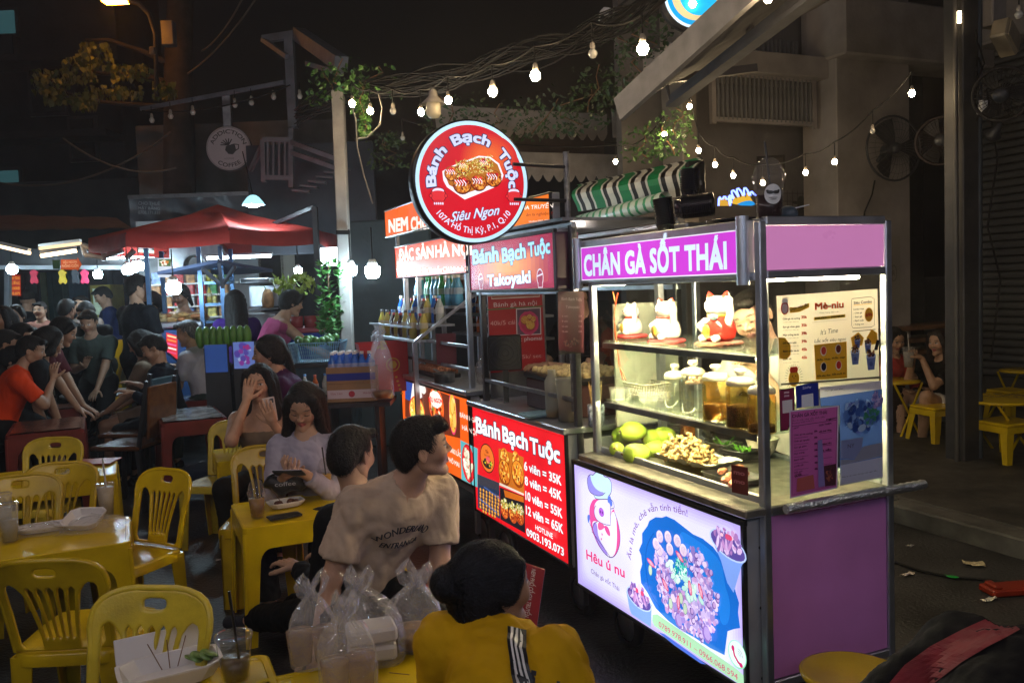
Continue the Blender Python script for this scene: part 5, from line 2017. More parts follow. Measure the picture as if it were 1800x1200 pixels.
# ---------------------------------------------------------------- string lights and cables
M_BULBW=glow('warm_bulb_glass',(1,.74,.42),190)
M_BULBO=mat('unlit_bulb',(.45,.43,.38),.3)
M_SOCK=mat('bulb_socket',(.35,.30,.24),.4)
def bulb(label,p,r=.03,on=True,cord=.12,m=None,group='string light bulbs'):
 t=thing('light_bulb',label,'light bulb',p,group=group)
 MB().lathe([(0,-r),(r*.6,-r*.8),(r,0),(r*.85,r*.55),(r*.5,r*1.0)],14).build('glass',m or (M_BULBW if on else M_BULBO),t)
 MB().lathe([(r*.5,r*1.0),(r*.62,r*1.4),(r*.5,r*2.1),(r*.3,r*2.5),(0,r*2.5)],12).build('socket',M_SOCK,t)
 if cord:
  MB().tube([(0,0,r*2.5),(0,0,r*2.5+cord)],.004,5).build('cord',M_CABLE,t)
 return t
def lab(px,on):
 n=len(_bl)
 _bl.append(px)
 return n
_bl=[]
BUL=[(619,183,6.3,1,'lit bulb next to the top of the pale left post'),(651,196,6.3,1,'second small lit bulb right of the pale post, in the ivy'),(691,196,6.2,0,'unlit bulb between the ivy and the hanging glass lantern'),
       (740,198,6.0,1,'lit bulb tucked just left of the hanging lantern'),(788,177,5.6,1,'lit bulb just right of the hanging lantern'),(866,162,5.0,1,'lit bulb over the round red sign'),
       (941,134,4.6,1,'lit bulb right of and above the round red sign'),(1042,95,4.4,0,'dim unlit bulb before the hanging leaves'),(1130,87,4.1,1,'brightest lit bulb by the edge of the grey canvas awning'),
       (708,243,7.4,0,'tiny unlit bulb low above the orange sign'),(1168,237,7.2,1,'lit bulb in the leaves right of the round sign'),(1082,285,8.0,1,'faint lit bulb just above the striped awning'),
       (1212,188,7.0,1,'lit bulb by the cream pilaster below the awning arm'),(1228,265,7.2,1,'lit bulb before the cream pilaster above the striped awning'),(1257,290,7.3,1,'lit bulb hung over the blue flame decoration'),(1289,309,7.4,1,'lowest lit bulb left of the iced drink'),
       (1341,322,7.4,1,'lit bulb shining behind the domed drink cup'),(1416,304,7.2,1,'lit bulb between the drink cup and the mesh fan'),(1467,285,6.9,1,'lit bulb at the left rim of the mesh fan'),
       (1534,231,6.7,0,'unlit bulb hanging before the mesh fan'),(1603,165,6.4,1,'lit bulb hanging in front of the dark doorway'),(1791,27,5.2,0,'unlit bulb at the top right corner'),(1350,-2,4.5,1,'bulb cut by the top edge above the awning frame'),(1217,8,5.2,1,'bulb glowing through the blue sign at the top edge')]
bp=[]
for i,(a,b,d,on,lb) in enumerate(BUL):
 p=D(a,b,d)
 bp.append(p)
 rr_={866:.028,941:.028,1130:.029}.get(a,.024 if d<6.5 else .021)
 bulb(lb,p,rr_,on,.1 if a != 1217 else .05)
def cable(label,pts,r=.006,m=M_CABLE,cat='cable',name='cable',group=None,n=None):
 mb=MB()
 mb.tube(pts,r,6)
 return mb.build(name,m,label=label,cat=cat,group=group)
def chain(ps,s,up=.16):
 P=[]
 for a,b in zip(ps[:-1],ps[1:]):
  P += sag(a+Vector((0,0,up)),b+Vector((0,0,up)),s,6)[:-1]
 return P+[ps[-1]+Vector((0,0,up))]
cable('thin string light cable dipping over the pink cart toward the mesh fan',chain([bp[i] for i in (12,13,14,15,16,17,18,19,20)],.03),.006)
cable('string light cable running under the thick cable bundle at the top',chain([bp[i] for i in (0,1,2,3,4,5,6,7,8)],.03),.007)
cable('short string light cable in the leaves behind the round sign',chain([bp[9],bp[11],bp[10]],.1),.005)
# added string of bulbs out of view, standing in for light from behind
OV=[]
for k,(x,y,z) in enumerate([(-2.6,1.4,3.1),(-1.4,.6,3.1),(-.2,-.4,3.1),(1.1,-1.2,3.1),(2.6,.2,3.1),(3.2,1.6,3.2),(-3.6,3.0,3.2),(-2.2,3.4,3.3),(-1.2,-1.6,3.1),(-3.4,.2,3.2)]):
 bulb('added lit bulb over the seats outside the picture, put in for its light',(x,y,z),.036,True,.1,glow('white_bulb_glass',(1,.84,.80),330),group='added fill bulbs over the seats')
 OV.append(Vector((x,y,z)))
cable('cable of the added fill bulbs over the seats outside the picture',chain([OV[i] for i in (7,6,0,9,1,8,2,3,4,5)],.05),.006)
for k,(x,y) in enumerate(((2.3,-1.4),(.3,-2.2),(-2.4,-1.6))):  # unseen tubes added to brighten the purple panel and give steel its highlights
 t=thing('fill_tube_light','added cool tube light out of view behind the viewer, %s' % ('right','middle','left')[k],'light',(x,y,2.75),.3-.3*k)
 MB().tube([(-.6,0,0),(.6,0,0)],.016,8).build('tube',glow('fill_tube',(.55,.72,1),55),t)
 MB().box((0,0,.035),(1.26,.06,.03)).build('housing',M_WHITE,t)
# thick bundle of utility cables
tb=thing('cable_bundle','thick tangled bundle of black utility cables sweeping across the top','cables')
PB=[(520,205,8.0),(600,165,7.0),(700,150,6.4),(800,135,5.9),(900,105,5.5),(1000,78,5.2),(1100,30,5.0),(1200,-40,4.9)]
for k in range(22):
 ph1,ph2,am=rnd(0,6),rnd(0,6),rnd(.02,.085)
 pts=[]
 for i in range(29):
  t=i/4
  j=min(int(t),len(PB)-2)
  f=t-j
  a,b,d=[PB[j][q]*(1-f)+PB[j+1][q]*f for q in range(3)]
  p=D(a,b,d)
  pts.append(p+Vector((0,cos(ph2+i*.5)*am,sin(ph1+i*.43)*am)))
 MB().tube(pts,rnd(.004,.008),5).build('cable',M_CABLE,tb)
for k,P in enumerate([[(618,185,6.2),(625,210,6.2),(628,260,6.2),(640,310,6.2),(655,358,6.2)],[(664,160,6.3),(672,190,6.3),(668,220,6.3),(645,242,6.3),(626,244,6.3)]]):
 cable(('loose pale wire hanging down beside the left post','curled loose wire looping below the cable bundle')[k],[D(*p) for p in P],.006,mat('pale_wire',(.25,.24,.21),.5))
# hanging glass lantern
p=D(762,190,5.3)
t=thing('hanging_lantern','cream glass lantern hanging unlit above the round red sign, faint glow put into its glass','lantern',p)
MB().lathe([(0,-.065),(.03,-.06),(.045,-.04),(.046,.02),(.04,.035)],20).build('glass_jar',mat('glowing_lantern_glass',(.5,.43,.3),.2,emit=(.5,.4,.2),estr=.15),t)  # glass emits a little: glow put into the material of an unlit lantern
MB().lathe([(.075,.022),(.072,.03),(.045,.055),(.03,.07),(.025,.10),(.012,.12),(0,.12)],20).build('cap',mat('lantern_cap',(.45,.4,.33),.35),t)
# security camera ball
p=D(1066,30,5.2)
t=thing('security_camera','white dome security camera on the cable bundle at the top','camera',p)
MB().lathe([(0,-.05),(.03,-.045),(.045,-.02),(.048,.02),(.03,.05),(0,.055)],16,TR((0,0,0),.5,.5)).build('housing',M_WHITE,t)
MB().ell((-.02,-.03,-.02),(.025,.02,.02)).build('lens',M_BLACK,t)
MB().bar((-.05,0,-.01),(.02,0,-.06),.02,.012).build('bracket',M_WHITE,t)
# ---------------------------------------------------------------- inside the pink cart
MAi=MA.inverted()
def onz(px,py,z):
 return G(px,py,z)
def hw(px,py,z):
 g=G(px,py,z)
 return (g.x,g.y,z)
M_CERA=mat('white_ceramic',(.78,.74,.70),.15,spec=.6,coat=.5,var=.03)
M_CERR=mat('red_ceramic',(.62,.03,.02),.18,spec=.6,coat=.5,var=.06)
M_GOLD=mat('gold_paint',(.55,.33,.06),.3,metal=.4)
M_CUSH=mat('red_cushion',(.62,.06,.06),.6,var=.25,scale=40,bump=.4,bscale=60)
def lucky_cat(label,p,s,kind,rz):
 t=thing('lucky_cat',label,'figurine',p,rz)
 body=M_CERR if kind==2 else M_CERA
 b=MB()
 b.lathe([(0,.0),(.036,.0),(.046,.012),(.048,.03),(.042,.052),(.030,.068),(.024,.074),(0,.074)],24,TR(s=(s,s,s)))
 b.build('torso',body,t)
 h=MB()
 h.ell((0,0,.096*s),(.040*s,.035*s,.030*s),nu=20,nv=12)
 hd=h.build('head',M_CERA,t)
 for q in (-1,1):
  MB().lathe([(.014*s,0),(.009*s,.014*s),(0,.024*s)],10,TR((q*.024*s,0,.115*s),0,0,q*.35)).build('ear',M_CERR if kind else M_CERA,hd)
  MB().ell((q*.014*s,.0335*s,.099*s),(.004*s,.002*s,.0022*s),nu=8,nv=6).build('eye',M_BLACK,hd)
 MB().ell((0,.036*s,.092*s),(.003*s,.002*s,.002*s),nu=8,nv=6).build('nose',M_CERR,hd)
 MB().tube([(.029*s*cos(a),.027*s*sin(a),.071*s) for a in [2*pi*k/20 for k in range(20)]],.0045*s,6,closed=True).build('collar',M_CERR if kind<2 else M_GOLD,t)
 a=MB().tube([(-.036*s,.006*s,.05*s),(-.050*s,.012*s,.075*s),(-.047*s,.016*s,.105*s)],[.011*s,.011*s,.012*s],10)
 a.ell((-.047*s,.017*s,.112*s),.013*s,nu=10,nv=8)
 a.build('raised_paw',M_CERA,t)
 a=MB().tube([(.034*s,.01*s,.055*s),(.036*s,.034*s,.042*s),(.018*s,.046*s,.036*s)],[.011*s,.011*s,.010*s],10)
 a.build('lower_paw',M_CERA,t)
 for q in (-1,1):
  MB().ell((q*.022*s,.040*s,.010*s),(.012*s,.016*s,.011*s),nu=10,nv=8).build('foot',M_CERA,t)
 MB().ell((.006*s,.047*s,.030*s),(.013*s,.006*s,.019*s),nu=12,nv=8).build('gold_coin',M_GOLD,t)
 if kind==2:
  MB().ell((-.010*s,.036*s,.068*s),(.018*s,.006*s,.009*s),nu=10,nv=6).build('bow_tie',mat('grey_satin',(.2,.24,.28),.3),t)
 return t
def cushion(label,p,r,m,rz):
 mb=MB()
 n=24
 mb.lathe([(0,0),(r*.85,.0),(r,.008),(r*.9,.016),(r*.4,.02),(0,.018)],n,sq=3.2)
 mb.build('cushion',m,None,loc=p,rz=rz,label=label,cat='cushion')
for (a,b,s_,k,lb,r) in ((1111,594,1.05,0,'small white beckoning cat figurine, leftmost on the top glass shelf',.072),(1172,603,1.2,1,'white beckoning cat with red ears, middle of the top glass shelf',.078),(1264,607,1.36,2,'largest beckoning cat with red coat and bow tie on the top shelf',.092)):
 p=hw(a,b,SH1)
 cm=M_CUSH if k<2 else mat('patterned_cushion',(.25,.07,.04),.6,var=.9,scale=60)
 cushion(('flat red cushion under the leftmost beckoning cat','glittery red cushion under the middle beckoning cat','dark patterned cushion under the largest beckoning cat')[k],p,r*.9,cm,TH+.4)
 lucky_cat(lb,(p[0],p[1],SH1+.017),s_,k,radians(112+8*k))
# jars
M_JAR=clear('jar_glass',(.97,.97,.93),.02,milk=.02,ior=1.5)
M_JARO=clear('oily_jar_glass',(.93,.78,.42),.04,milk=.06,milkcol=(.5,.38,.12),ior=1.5)
M_LIDC=mat('cloudy_lid',(.62,.58,.47),.25,spec=.6,alpha=.82)
def jar(label,p,r,h,fill,fm,square=False):
 t=thing('storage_jar',label,'jar',p,.6)
 sq=5. if square else 0
 MB().lathe([(0,0),(r*.96,0),(r,.006),(r,h*.88),(r*.86,h*.96),(r*.86,h)],28,sq=sq).build('jar',M_JARO if fill else M_JAR,t)
 if fill:
  MB().lathe([(0,.004),(r*.93,.004),(r*.94,h*fill-.004),(r*.5,h*fill+.003),(0,h*fill)],24,sq=sq).build('contents',fm,t)
 l=MB().lathe([(r*.8,h-.008),(r*.98,h-.005),(r*.98,h+.008),(r*.78,h+.018),(r*.3,h+.024),(0,h+.025)],28).build('lid',M_LIDC,t)
 MB().lathe([(r*.22,h+.022),(r*.22,h+.030),(r*.42,h+.040),(r*.36,h+.050),(0,h+.052)],18).build('knob',M_LIDC,l)
SAUCE=mat('brown_sauce',(.10,.035,.005),.25,var=.1)
SAUCE2=mat('yellow_oil',(.50,.30,.03),.2,var=.1)
CHILI=mat('dried_chilli_flakes',(.07,.022,.008),.7,var=.8,scale=160,bump=.8,bscale=200)
for (a,b,r,h,f,m,lb) in ((1188,716,.044,.125,0,None,'empty clear jar at the left end of the jar row'),(1220,724,.048,.150,0,None,'tall empty clear jar behind the first one'),(1260,737,.050,.150,.42,SAUCE,'jar a third full of brown sauce'),
                               (1303,750,.050,.150,.50,CHILI,'jar half full of dark chilli flakes'),(1340,760,.046,.135,.22,CHILI,'jar at the right end partly hidden by the corner post')):
 jar(lb,hw(a,b,SH2),r,h,f,m)
# baskets on the lower shelf
def basket(label,p,w,d,h,m,rz,rows=3,name='plastic_basket',cat='basket',cols=16,lip=.008):
 t=thing(name,label,cat,p,rz)
 q=.82
 mb=MB()
 for k in range(cols):
  u=-1+2*k/(cols-1)
  for s_ in (-1,1):
   mb.bar((u*w/2*q,s_*d/2*q,0),(u*w/2,s_*d/2,h),.0035,.0025)
 cd=max(4,int(cols*d/w))
 for k in range(cd):
  v=-1+2*k/(cd-1)
  for s_ in (-1,1):
   mb.bar((s_*w/2*q,v*d/2*q,0),(s_*w/2,v*d/2,h),.0035,.0025)
 for z in [h*(k+1)/(rows+1) for k in range(rows)]:
  e=q+(1-q)*z/h
  P=[(w/2*e,d/2*e,z),(-w/2*e,d/2*e,z),(-w/2*e,-d/2*e,z),(w/2*e,-d/2*e,z)]
  mb.tube(P,.0018,4,closed=True,smooth=False)
 o=mb.build('basket_wall',m,t)
 o['kind']='stuff'
 P=arc(w/2-.015,d/2-.015,.015,.015,0,90,3)+arc(-w/2+.015,d/2-.015,.015,.015,90,180,3)+arc(-w/2+.015,-d/2+.015,.015,.015,180,270,3)+arc(w/2-.015,-d/2+.015,.015,.015,270,360,3)
 MB().tube([(x,y,h) for x,y in P],lip/2,6,closed=True).build('rim',m,t)
 MB().box((0,0,.002),(w*q,d*q,.004)).build('base',m,t)
 return t
M_WBASK=mat('off_white_plastic',(.62,.58,.45),.35)
basket('off white plastic basket on the lower glass shelf',hw(1132,693,SH2),.21,.15,.055,M_WBASK,TH+pi/2)
t=thing('food_box_stack','stack of clear lidded food boxes beside the jars','food boxes',hw(1150,708,SH2),TH+pi/2)
for k in range(3):
 MB().lathe([(.045,0),(.062,.022),(.066,.022),(.066,.025)],24,TR((0,0,.014*k)),sq=4).build('food_box',clear('thin_clear_plastic',(.96,.96,.95),.08,milk=.22,milkcol=(.8,.8,.74)),t)
mb=MB()
for k in range(7):
 g=hw(1072+5*k,702+k,SH2)
t=thing('cup_row','row of small milky plastic cups at the left end of the lower shelf','cups',hw(1078,700,SH2),TH)
for k in range(6):
 MB().lathe([(.014,0),(.018,.05),(.019,.05)],12,TR(((k % 2)*.04,-.035*(k // 2),0))).build('plastic_cup',clear('thin_clear_plastic'),t)
# food on the counter tray
CT=.852
MANG=mat('green_mango_skin',(.36,.50,.05),.38,spec=.5,var=.45,scale=9,bump=.05,bscale=80)
def mango(label,px,py,z,r,rz,tilt=0.):
 p=G(px,py,z+r*.6)
 t=thing('mango',label,'mango',p,rz,'green mangoes')
 mb=MB()
 vs,fs=[],[]
 mb.ell((0,0,0),(r*1.35,r,r*.92),nu=22,nv=14)
 mb.v=[(x,y+.12*x*x/r*(1 if x>0 else .3),z_*(1-.12*x/r)) for x,y,z_ in mb.v]
 mb.build('fruit',MANG,t)
 MB().tube([(-r*1.3,0,0),(-r*1.48,0,.004)],[.006,.004],6).build('stem',M_WOOD,t)
 t.rotation_euler=(0,tilt,rz)
for i,(a,b,z,r,rz,ti) in enumerate(((1096,765,.02,.043,.4,0),(1114,758,.05,.047,.2,.05),(1085,790,0,.034,1.2,.3),(1120,797,0,.046,.1,0),(1152,790,0,.042,2.6,.1),(1148,770,.01,.043,.5,.1),(1168,765,.02,.043,.3,0))):
 mango('%s green mango in the heap at the left end of the glass case' % ('second top','topmost','smallest lower left','front lower','right lower','middle rear','right rear')[i],a,b,CT+z,r,rz,ti)
# steel trays
def tray(label,px,py,w,d,rz,m,h=.022,name='tray',cat='tray',z=CT):
 p=hw(px,py,z+.001)
 t=thing(name,label,cat,p,rz)
 mb=MB()
 r0,r1=.90,1.
 def rr(q,zz):
  c=.02
  P=[]
  for cx,cy,a0 in ((w/2*q-c,d/2*q-c,0),(-w/2*q+c,d/2*q-c,90),(-w/2*q+c,-d/2*q+c,180),(w/2*q-c,-d/2*q+c,270)):
   P += [(cx+c*cos(radians(a0+30*k)),cy+c*sin(radians(a0+30*k)),zz) for k in range(4)]
  return P
 L_=[rr(.90,.002),rr(.97,h),rr(1.04,h+.001),rr(1.04,h-.003),rr(.99,h-.003),rr(.92,0)]
 vs=sum(L_,[])
 n=16
 fs=[tuple(range(n))]
 for k in range(len(L_)-1):
  fs += [(k*n+i,k*n+(i+1) % n,(k+1)*n+(i+1) % n,(k+1)*n+i) for i in range(n)]
 fs.append(tuple(range((len(L_)-1)*n,len(L_)*n))[::-1])
 mb.add(vs,fs)
 mb.build('dish',m,t)
 return t
tray('long shallow steel tray under the fried chicken feet',1180,800,.42,.16,TH+pi/2,M_STEELD,.016)
tray('small dark tray of pink sausages by the near corner',1290,843,.22,.14,TH+pi/2,mat('grey_tray',(.10,.10,.10),.4),.022)
mb=MB()
for i in range(17):
 for j in range(9):
  pass
vs=[(x*.02-.16,y*.02-.09,.01+rnd(-.003,.006)+(.018 if (x in (0,16) or y in (0,9)) else 0)) for y in range(10) for x in range(17)]
mb.add(vs,[(j*17+i,j*17+i+1,(j+1)*17+i+1,(j+1)*17+i) for j in range(9) for i in range(16)],None,True)
mb.build('paper_sheet',mat('greaseproof_paper',(.78,.76,.70),.55,bump=.3,bscale=30),None,loc=hw(1225,815,CT+.016),rz=TH+pi/2+.1,label='crumpled white greaseproof paper under the fried feet',cat='paper')
# fried feet heap: many knobbly pieces joined
FRY=mat('fried_batter',(.62,.40,.17),.36,var=.45,scale=35,bump=.7,bscale=120)
t=thing('fried_feet_heap','big knobbly golden heap of fried chicken feet in the glass case','fried food',hw(1208,808,CT+.022),TH+pi/2)
for i in range(125):
 a,q=rnd(0,2*pi),sqrt(random.random())
 hgt=rnd(0,1)*(1-q**2)
 c=Vector((q*cos(a)*.15,q*sin(a)*.068,.012+hgt*.088))
 m_=MB()
 for k in range(random.choice((2,3,4))):
  d=Vector((rnd(-1,1),rnd(-1,1),rnd(-.6,1))).normalized()
  e=c+d*rnd(.014,.030)
  m_.tube([c,c.lerp(e,.5)+Vector((rnd(-.003,.003),rnd(-.003,.003),rnd(-.003,.003))),e],[rnd(.005,.009),rnd(.004,.006),rnd(.005,.008)],6)
  m_.ell(e,rnd(.006,.0085),nu=6,nv=5,noise=.1)
 m_.build('fried_foot',FRY,t)
# sausages
SAU=mat('pink_sausage',(.62,.22,.13),.35,var=.3,scale=30)
for i,(a,b,l,rz) in enumerate(((1272,828,.05,.3),(1285,836,.06,.5),(1300,842,.06,.4),(1290,850,.06,.6),(1310,830,.045,1.2),(1278,843,.05,.35),(1300,822,.05,.2))):
 p=G(a,b,CT+.03)
 P=[(l*(k/4-.5),.008*sin(pi*k/4),0) for k in range(5)]
 MB().tube(P,[.008,.013,.0135,.012,.007],8).build('sausage',SAU,None,loc=p,rz=rz+.6,label='pink curled sausage on the small tray by the near corner',cat='sausage',group='sausages on the small tray')
# black herb trays
HERB=mat('fresh_herb',(.10,.30,.02),.5,var=.4)
for i,(a,b,rz) in enumerate(((1272,792,.2),(1303,805,.1))):
 t=basket(('black ribbed tray of green herbs, rear one','black ribbed tray of green herbs, front one')[i],hw(a,b,CT+.01),.13,.10,.035,M_BLACK,TH+pi/2+rz,3,'herb_tray','tray',22)
 mb=MB()
 for k in range(26):
  a_=rnd(0,6.28)
  c=Vector((rnd(-.025,.025),rnd(-.02,.02),.02))
  d=Vector((cos(a_),sin(a_),rnd(.2,1.1)))*rnd(.025,.05)
  sd=Vector((-sin(a_),cos(a_),0))*.006
  mb.add([c,c+d*.5+sd,c+d,c+d*.5-sd],[(0,1,2,3)])
 o=mb.build('herbs',HERB,t)
 o['kind']='stuff'
MB().lathe([(0,0),(.035,0),(.055,.03),(.066,.07),(.07,.072),(.066,.076),(.06,.07),(.05,.035),(0,.01)],26).build('bowl',mat('cream_bowl',(.6,.56,.46),.3),None,loc=hw(1340,800,CT+.01),label='cream bowl at the right end of the glass case behind the corner',cat='bowl')
mb=MB()
mb.lathe([(.02,.0),(.05,.02),(.066,.055),(.072,.05),(.075,.06)],30,sq=0)
mb.build('plastic_dish',clear('thin_clear_plastic'),None,loc=hw(1180,762,CT+.02),label='crinkled clear plastic dish behind the mangoes',cat='dish')
mb=MB()
mb.box((0,0,.03),(.12,.05,.06),None,.01)
mb.build('carton',mat('orange_carton',(.45,.13,.03),.6),None,loc=hw(1218,765,CT),rz=TH,label='small orange carton behind the fried feet',cat='box')
mb=MB()
mb.tube([(-.06,0,.03),(-.02,.02,.045),(.03,.02,.05),(.07,0,.04)],[.012,.02,.018,.012],8)
mb.ell((-.05,.01,.02),(.04,.02,.014),nu=12,nv=8)
mb.build('scissors_handle',M_BLACK,None,loc=hw(1250,778,CT+.01),rz=TH+.9,label='black handled kitchen shears lying behind the fried feet',cat='shears')
# red-brown payment card in the corner
mc2=face(MA@TR((-.012,.085,CT+.02),-1.1),(0,0,0))
o=thing('payment_card','upright dark red payment card standing at the near corner of the tray','card',M=MA@TR((-.022,.098,.875),radians(-78)))
MB().box((0,0,.045),(.068,.004,.095),None,.001).build('board',mat('card_red',(.12,.012,.012),.35),o)
s=Sheet((0,-.0025,.045),(1,0,0),(0,0,1),(0,-1,0))
s.text('mo',0,.018,.015,'b06a6c',align='c',bold=.05,w=.044)
s.text('mo',0,-.012,.015,'b06a6c',align='c',bold=.05,w=.044)
s.build('print',PR_DIM,o)
# red and black wires inside the case
for k,(m,P) in enumerate(((mat('red_wire',(.5,.05,.02),.4),[(1086,515,1.5),(1080,545,1.5),(1081,590,1.5),(1086,620,1.5),(1092,655,1.5),(1096,668,1.5)]),(mat('orange_wire',(.55,.16,.05),.4),[(1077,513,1.5),(1082,530,1.5),(1080,560,1.5),(1084,600,1.5),(1088,640,1.5),(1100,668,1.5)]))):
 cable(('red twisted wire hanging inside the left of the glass case','orange twisted wire beside the red one inside the glass case')[k],[MA@Vector((.1,*(lambda q:(-q[0],q[1]))(Sheet((.1,0,0),(0,-1,0),(0,0,1),(-1,0,0),M=MA).px(a,b)))) for a,b,c in P],.003,m,'wire','wire')
# on top of the cart: drink cup, cup stacks, pans, neon
RZ=1.783
def drink(label,p,r,h,liquid,col,dome=True,logo=False,straw='101010',tilt=.08,lean_=0.,group=None,milk=.06):
 t=thing('drink_cup',label,'drink',p,lean_,group)
 MB().lathe([(0,0),(r*.76,0),(r,h),(r*1.04,h+.004),(r*1.04,h+.008)],26).build('cup',clear('cup_plastic_%d' % int(milk*100),(.97,.97,.97),.03,milk=milk,ior=1.5),t)
 if liquid:
  q=.76+.24*liquid
  MB().lathe([(0,.004),(r*.74,.004),(r*q*.97,h*liquid),(0,h*liquid)],22).build('drink',mat('drink_'+col,col,.25,var=.12,scale=30),t)
 if dome:
  MB().lathe([(r*1.07,h+.004),(r*1.07,h+.014),(r*.95,h+.018),(r*.9,h+.035),(r*.65,h+.06),(r*.3,h+.072),(.012,h+.073)],24).build('lid',clear('cup_plastic_6',(.97,.97,.97),.03,milk=.06,ior=1.5),t)
 else:
  MB().lathe([(r*1.06,h),(r*1.06,h+.01),(r*.9,h+.008),(0,h+.008)],24).build('lid',clear('cup_plastic_6'),t)
 if straw:
  MB().tube([(r*.3,0,.02),(-r*.1,r*tilt,h+.13)],.004,6).build('straw',mat('straw_'+straw,straw,.35),t)
 if logo:
  s=Sheet((0,0,0),(1,0,0),(0,0,1),(0,-1,0))
  mb=MB()
  for (r0,c,oy) in ((.026,'e8e8e8',0),(.006,'14100f',.008)):
   pass
  for k in range(1):
   pts=[(.030*cos(2*pi*i/20),.034*sin(2*pi*i/20)) for i in range(20)]
   mb.add([(r*1.005*sin(u/r),-r*.965*cos(u/r),h*.62+v) for u,v in [(0,0)]+pts],[(0,i+1,(i+1) % 20+1) for i in range(20)],None,False,hx('dcdcdc'))
   for (cx,cz,a,b) in ((-.010,.006,.012,.006),(.010,.006,.012,.006),(-.019,.011,.005,.004),(.019,.011,.005,.004),(0,-.012,.016,.0015),(0,-.018,.012,.0015)):
    pts=[(cx+a*cos(2*pi*i/10),cz+b*sin(2*pi*i/10)) for i in range(10)]
    mb.add([(r*1.02*sin(u/r),-r*.98*cos(u/r),h*.62+v) for u,v in pts],[tuple(range(10))],None,False,hx('1a1614'))
  mb.build('label',PR_DIM,t)
 return t
p=D(1352,383,2.95)
drink('tall iced dark red drink with domed lid on the pink cart roof',(p.x,p.y,RZ),.053,.145,.62,'2a0508',True,True,'101012',.3)
mb=None
# stacks of black cups and lids on the cart roof
M_CUPB=mat('black_cup',(.012,.013,.02),.25,spec=.6)
def cupstack(label,a,b,dep,r,n,step,m,ax,cat='cup stack'):
 p=D(a,b,dep)
 t=thing('cup_stack',label,cat,p)
 me=MB().lathe([(r*.8,0),(r*.97,step*3.4),(r*1.04,step*3.5),(r*1.04,step*3.9),(r*.9,step*3.9)],20).mesh('cup',m)
 R=Vector((0,0,1)).rotation_difference(Vector(ax).normalized()).to_matrix().to_4x4()
 for k in range(n):
  o=obj('cup',me,t)
  o.matrix_local=Matrix.Translation(Vector(ax).normalized()*step*k)@R
 return t
cupstack('leaning sleeve of black lids standing on the far end of the cart roof',1172,405,3.95,.045,17,.0075,M_CUPB,(-.12,0,1))
cupstack('sleeve of black bowls lying sideways on the cart roof',1188,366,3.7,.050,16,.0085,M_CUPB,(.9,-.35,.05))
cupstack('tall stack of dark cups standing behind the sideways sleeve',1213,345,3.8,.042,12,.008,M_CUPB,(0,0,1))
p=D(1290,372,3.3)
t=thing('frying_pan','black pan with shiny rim on the cart roof beside the drink','pan',(p.x,p.y,RZ))
MB().lathe([(0,0),(.085,0),(.105,.03),(.11,.032),(.107,.036),(.09,.008),(0,.006)],28).build('pan',M_CUPB,t)
MB().bar((.1,0,.03),(.22,-.03,.045),.018,.01).build('handle',M_STEEL,t)
p=D(1375,385,2.98)
t=thing('metal_ladle','metal ladle handle poking out on the right of the domed drink','ladle',(p.x+.04,p.y+.06,RZ))
MB().ell((0,0,.03),(.035,.035,.03)).build('scoop',mat('blue_grey_plastic',(.06,.09,.12),.4),t)
MB().tube([(0,0,.045),(.07,-.02,.058)],.003,6).build('handle',M_STEEL,t)
t=thing('water_jug','grey box and small pans behind the cups on the cart roof','box',(D(1215,385,3.75).x,D(1215,385,3.75).y,1.74),TH)
MB().box((0,0,.05),(.12,.1,.10),None,.006).build('box',M_STEELD,t)
# neon flame sign behind
p=D(1300,345,5.6)
NF=frame(1300,5.6,0.1)
s=face(NF,(0,-.01,0))
t=thing('neon_sign','blue and yellow neon hand and flame sign behind the pink cart roof','neon sign',M=NF)
s.poly([(1262,362),(1264,345),(1270,352),(1276,346),(1278,355),(1284,348),(1282,362)],'c8962c',True)
s.poly([(1285,360),(1282,348),(1290,355),(1286,340),(1297,352),(1292,336),(1304,350),(1302,333),(1312,350),(1312,336),(1320,348),(1326,360)],'d8a82c',True,1)
s.poly([(1292,361),(1306,354),(1322,352),(1330,362)],'1c8ad0',True,1)
s.build('panel',PR_BACK,t)
mb=MB()
nb=glow('neon_blue',(.15,.22,1),4)
for P in ([(1262,362),(1263,345),(1268,352),(1273,344),(1277,352),(1284,346),(1284,358)],[(1283,362),(1279,347),(1283,343),(1290,352),(1284,337),(1289,334),(1299,350),(1293,333),(1298,331),(1308,348),(1306,331),(1311,331),(1318,347),(1318,335),(1328,345)]):
 mb.tube([(q[0],-.02,q[1]) for q in [s.px(*c) for c in chaikin(P)]],.006,6)
mb.build('neon_tube',nb,t)
# lit blue coffee sign at the top edge
NF=frame(1212,5.3,0.15)
t=thing('lit_sign','round lit cyan and white sign cut off by the top edge','sign',M=NF)
s=face(NF,(0,0,0))
x,y=s.px(1222,-8)
MB().lathe([(0,-.05),(.2,-.05),(.2,0),(0,0)],32,TR((x,.051,y),0,pi/2)).build('casing',M_BLKF,t)
s.disc(x,y,.198,.198,'e0f4ff',40)
s.disc(x,y,.18,.18,'18a0e0',40)
s.disc(x,y,.15,.15,'e8c890',40)
s.disc(x+.02,y,.12,.12,'20b0f0',40)
s.build('print',PR_BACK2,t)
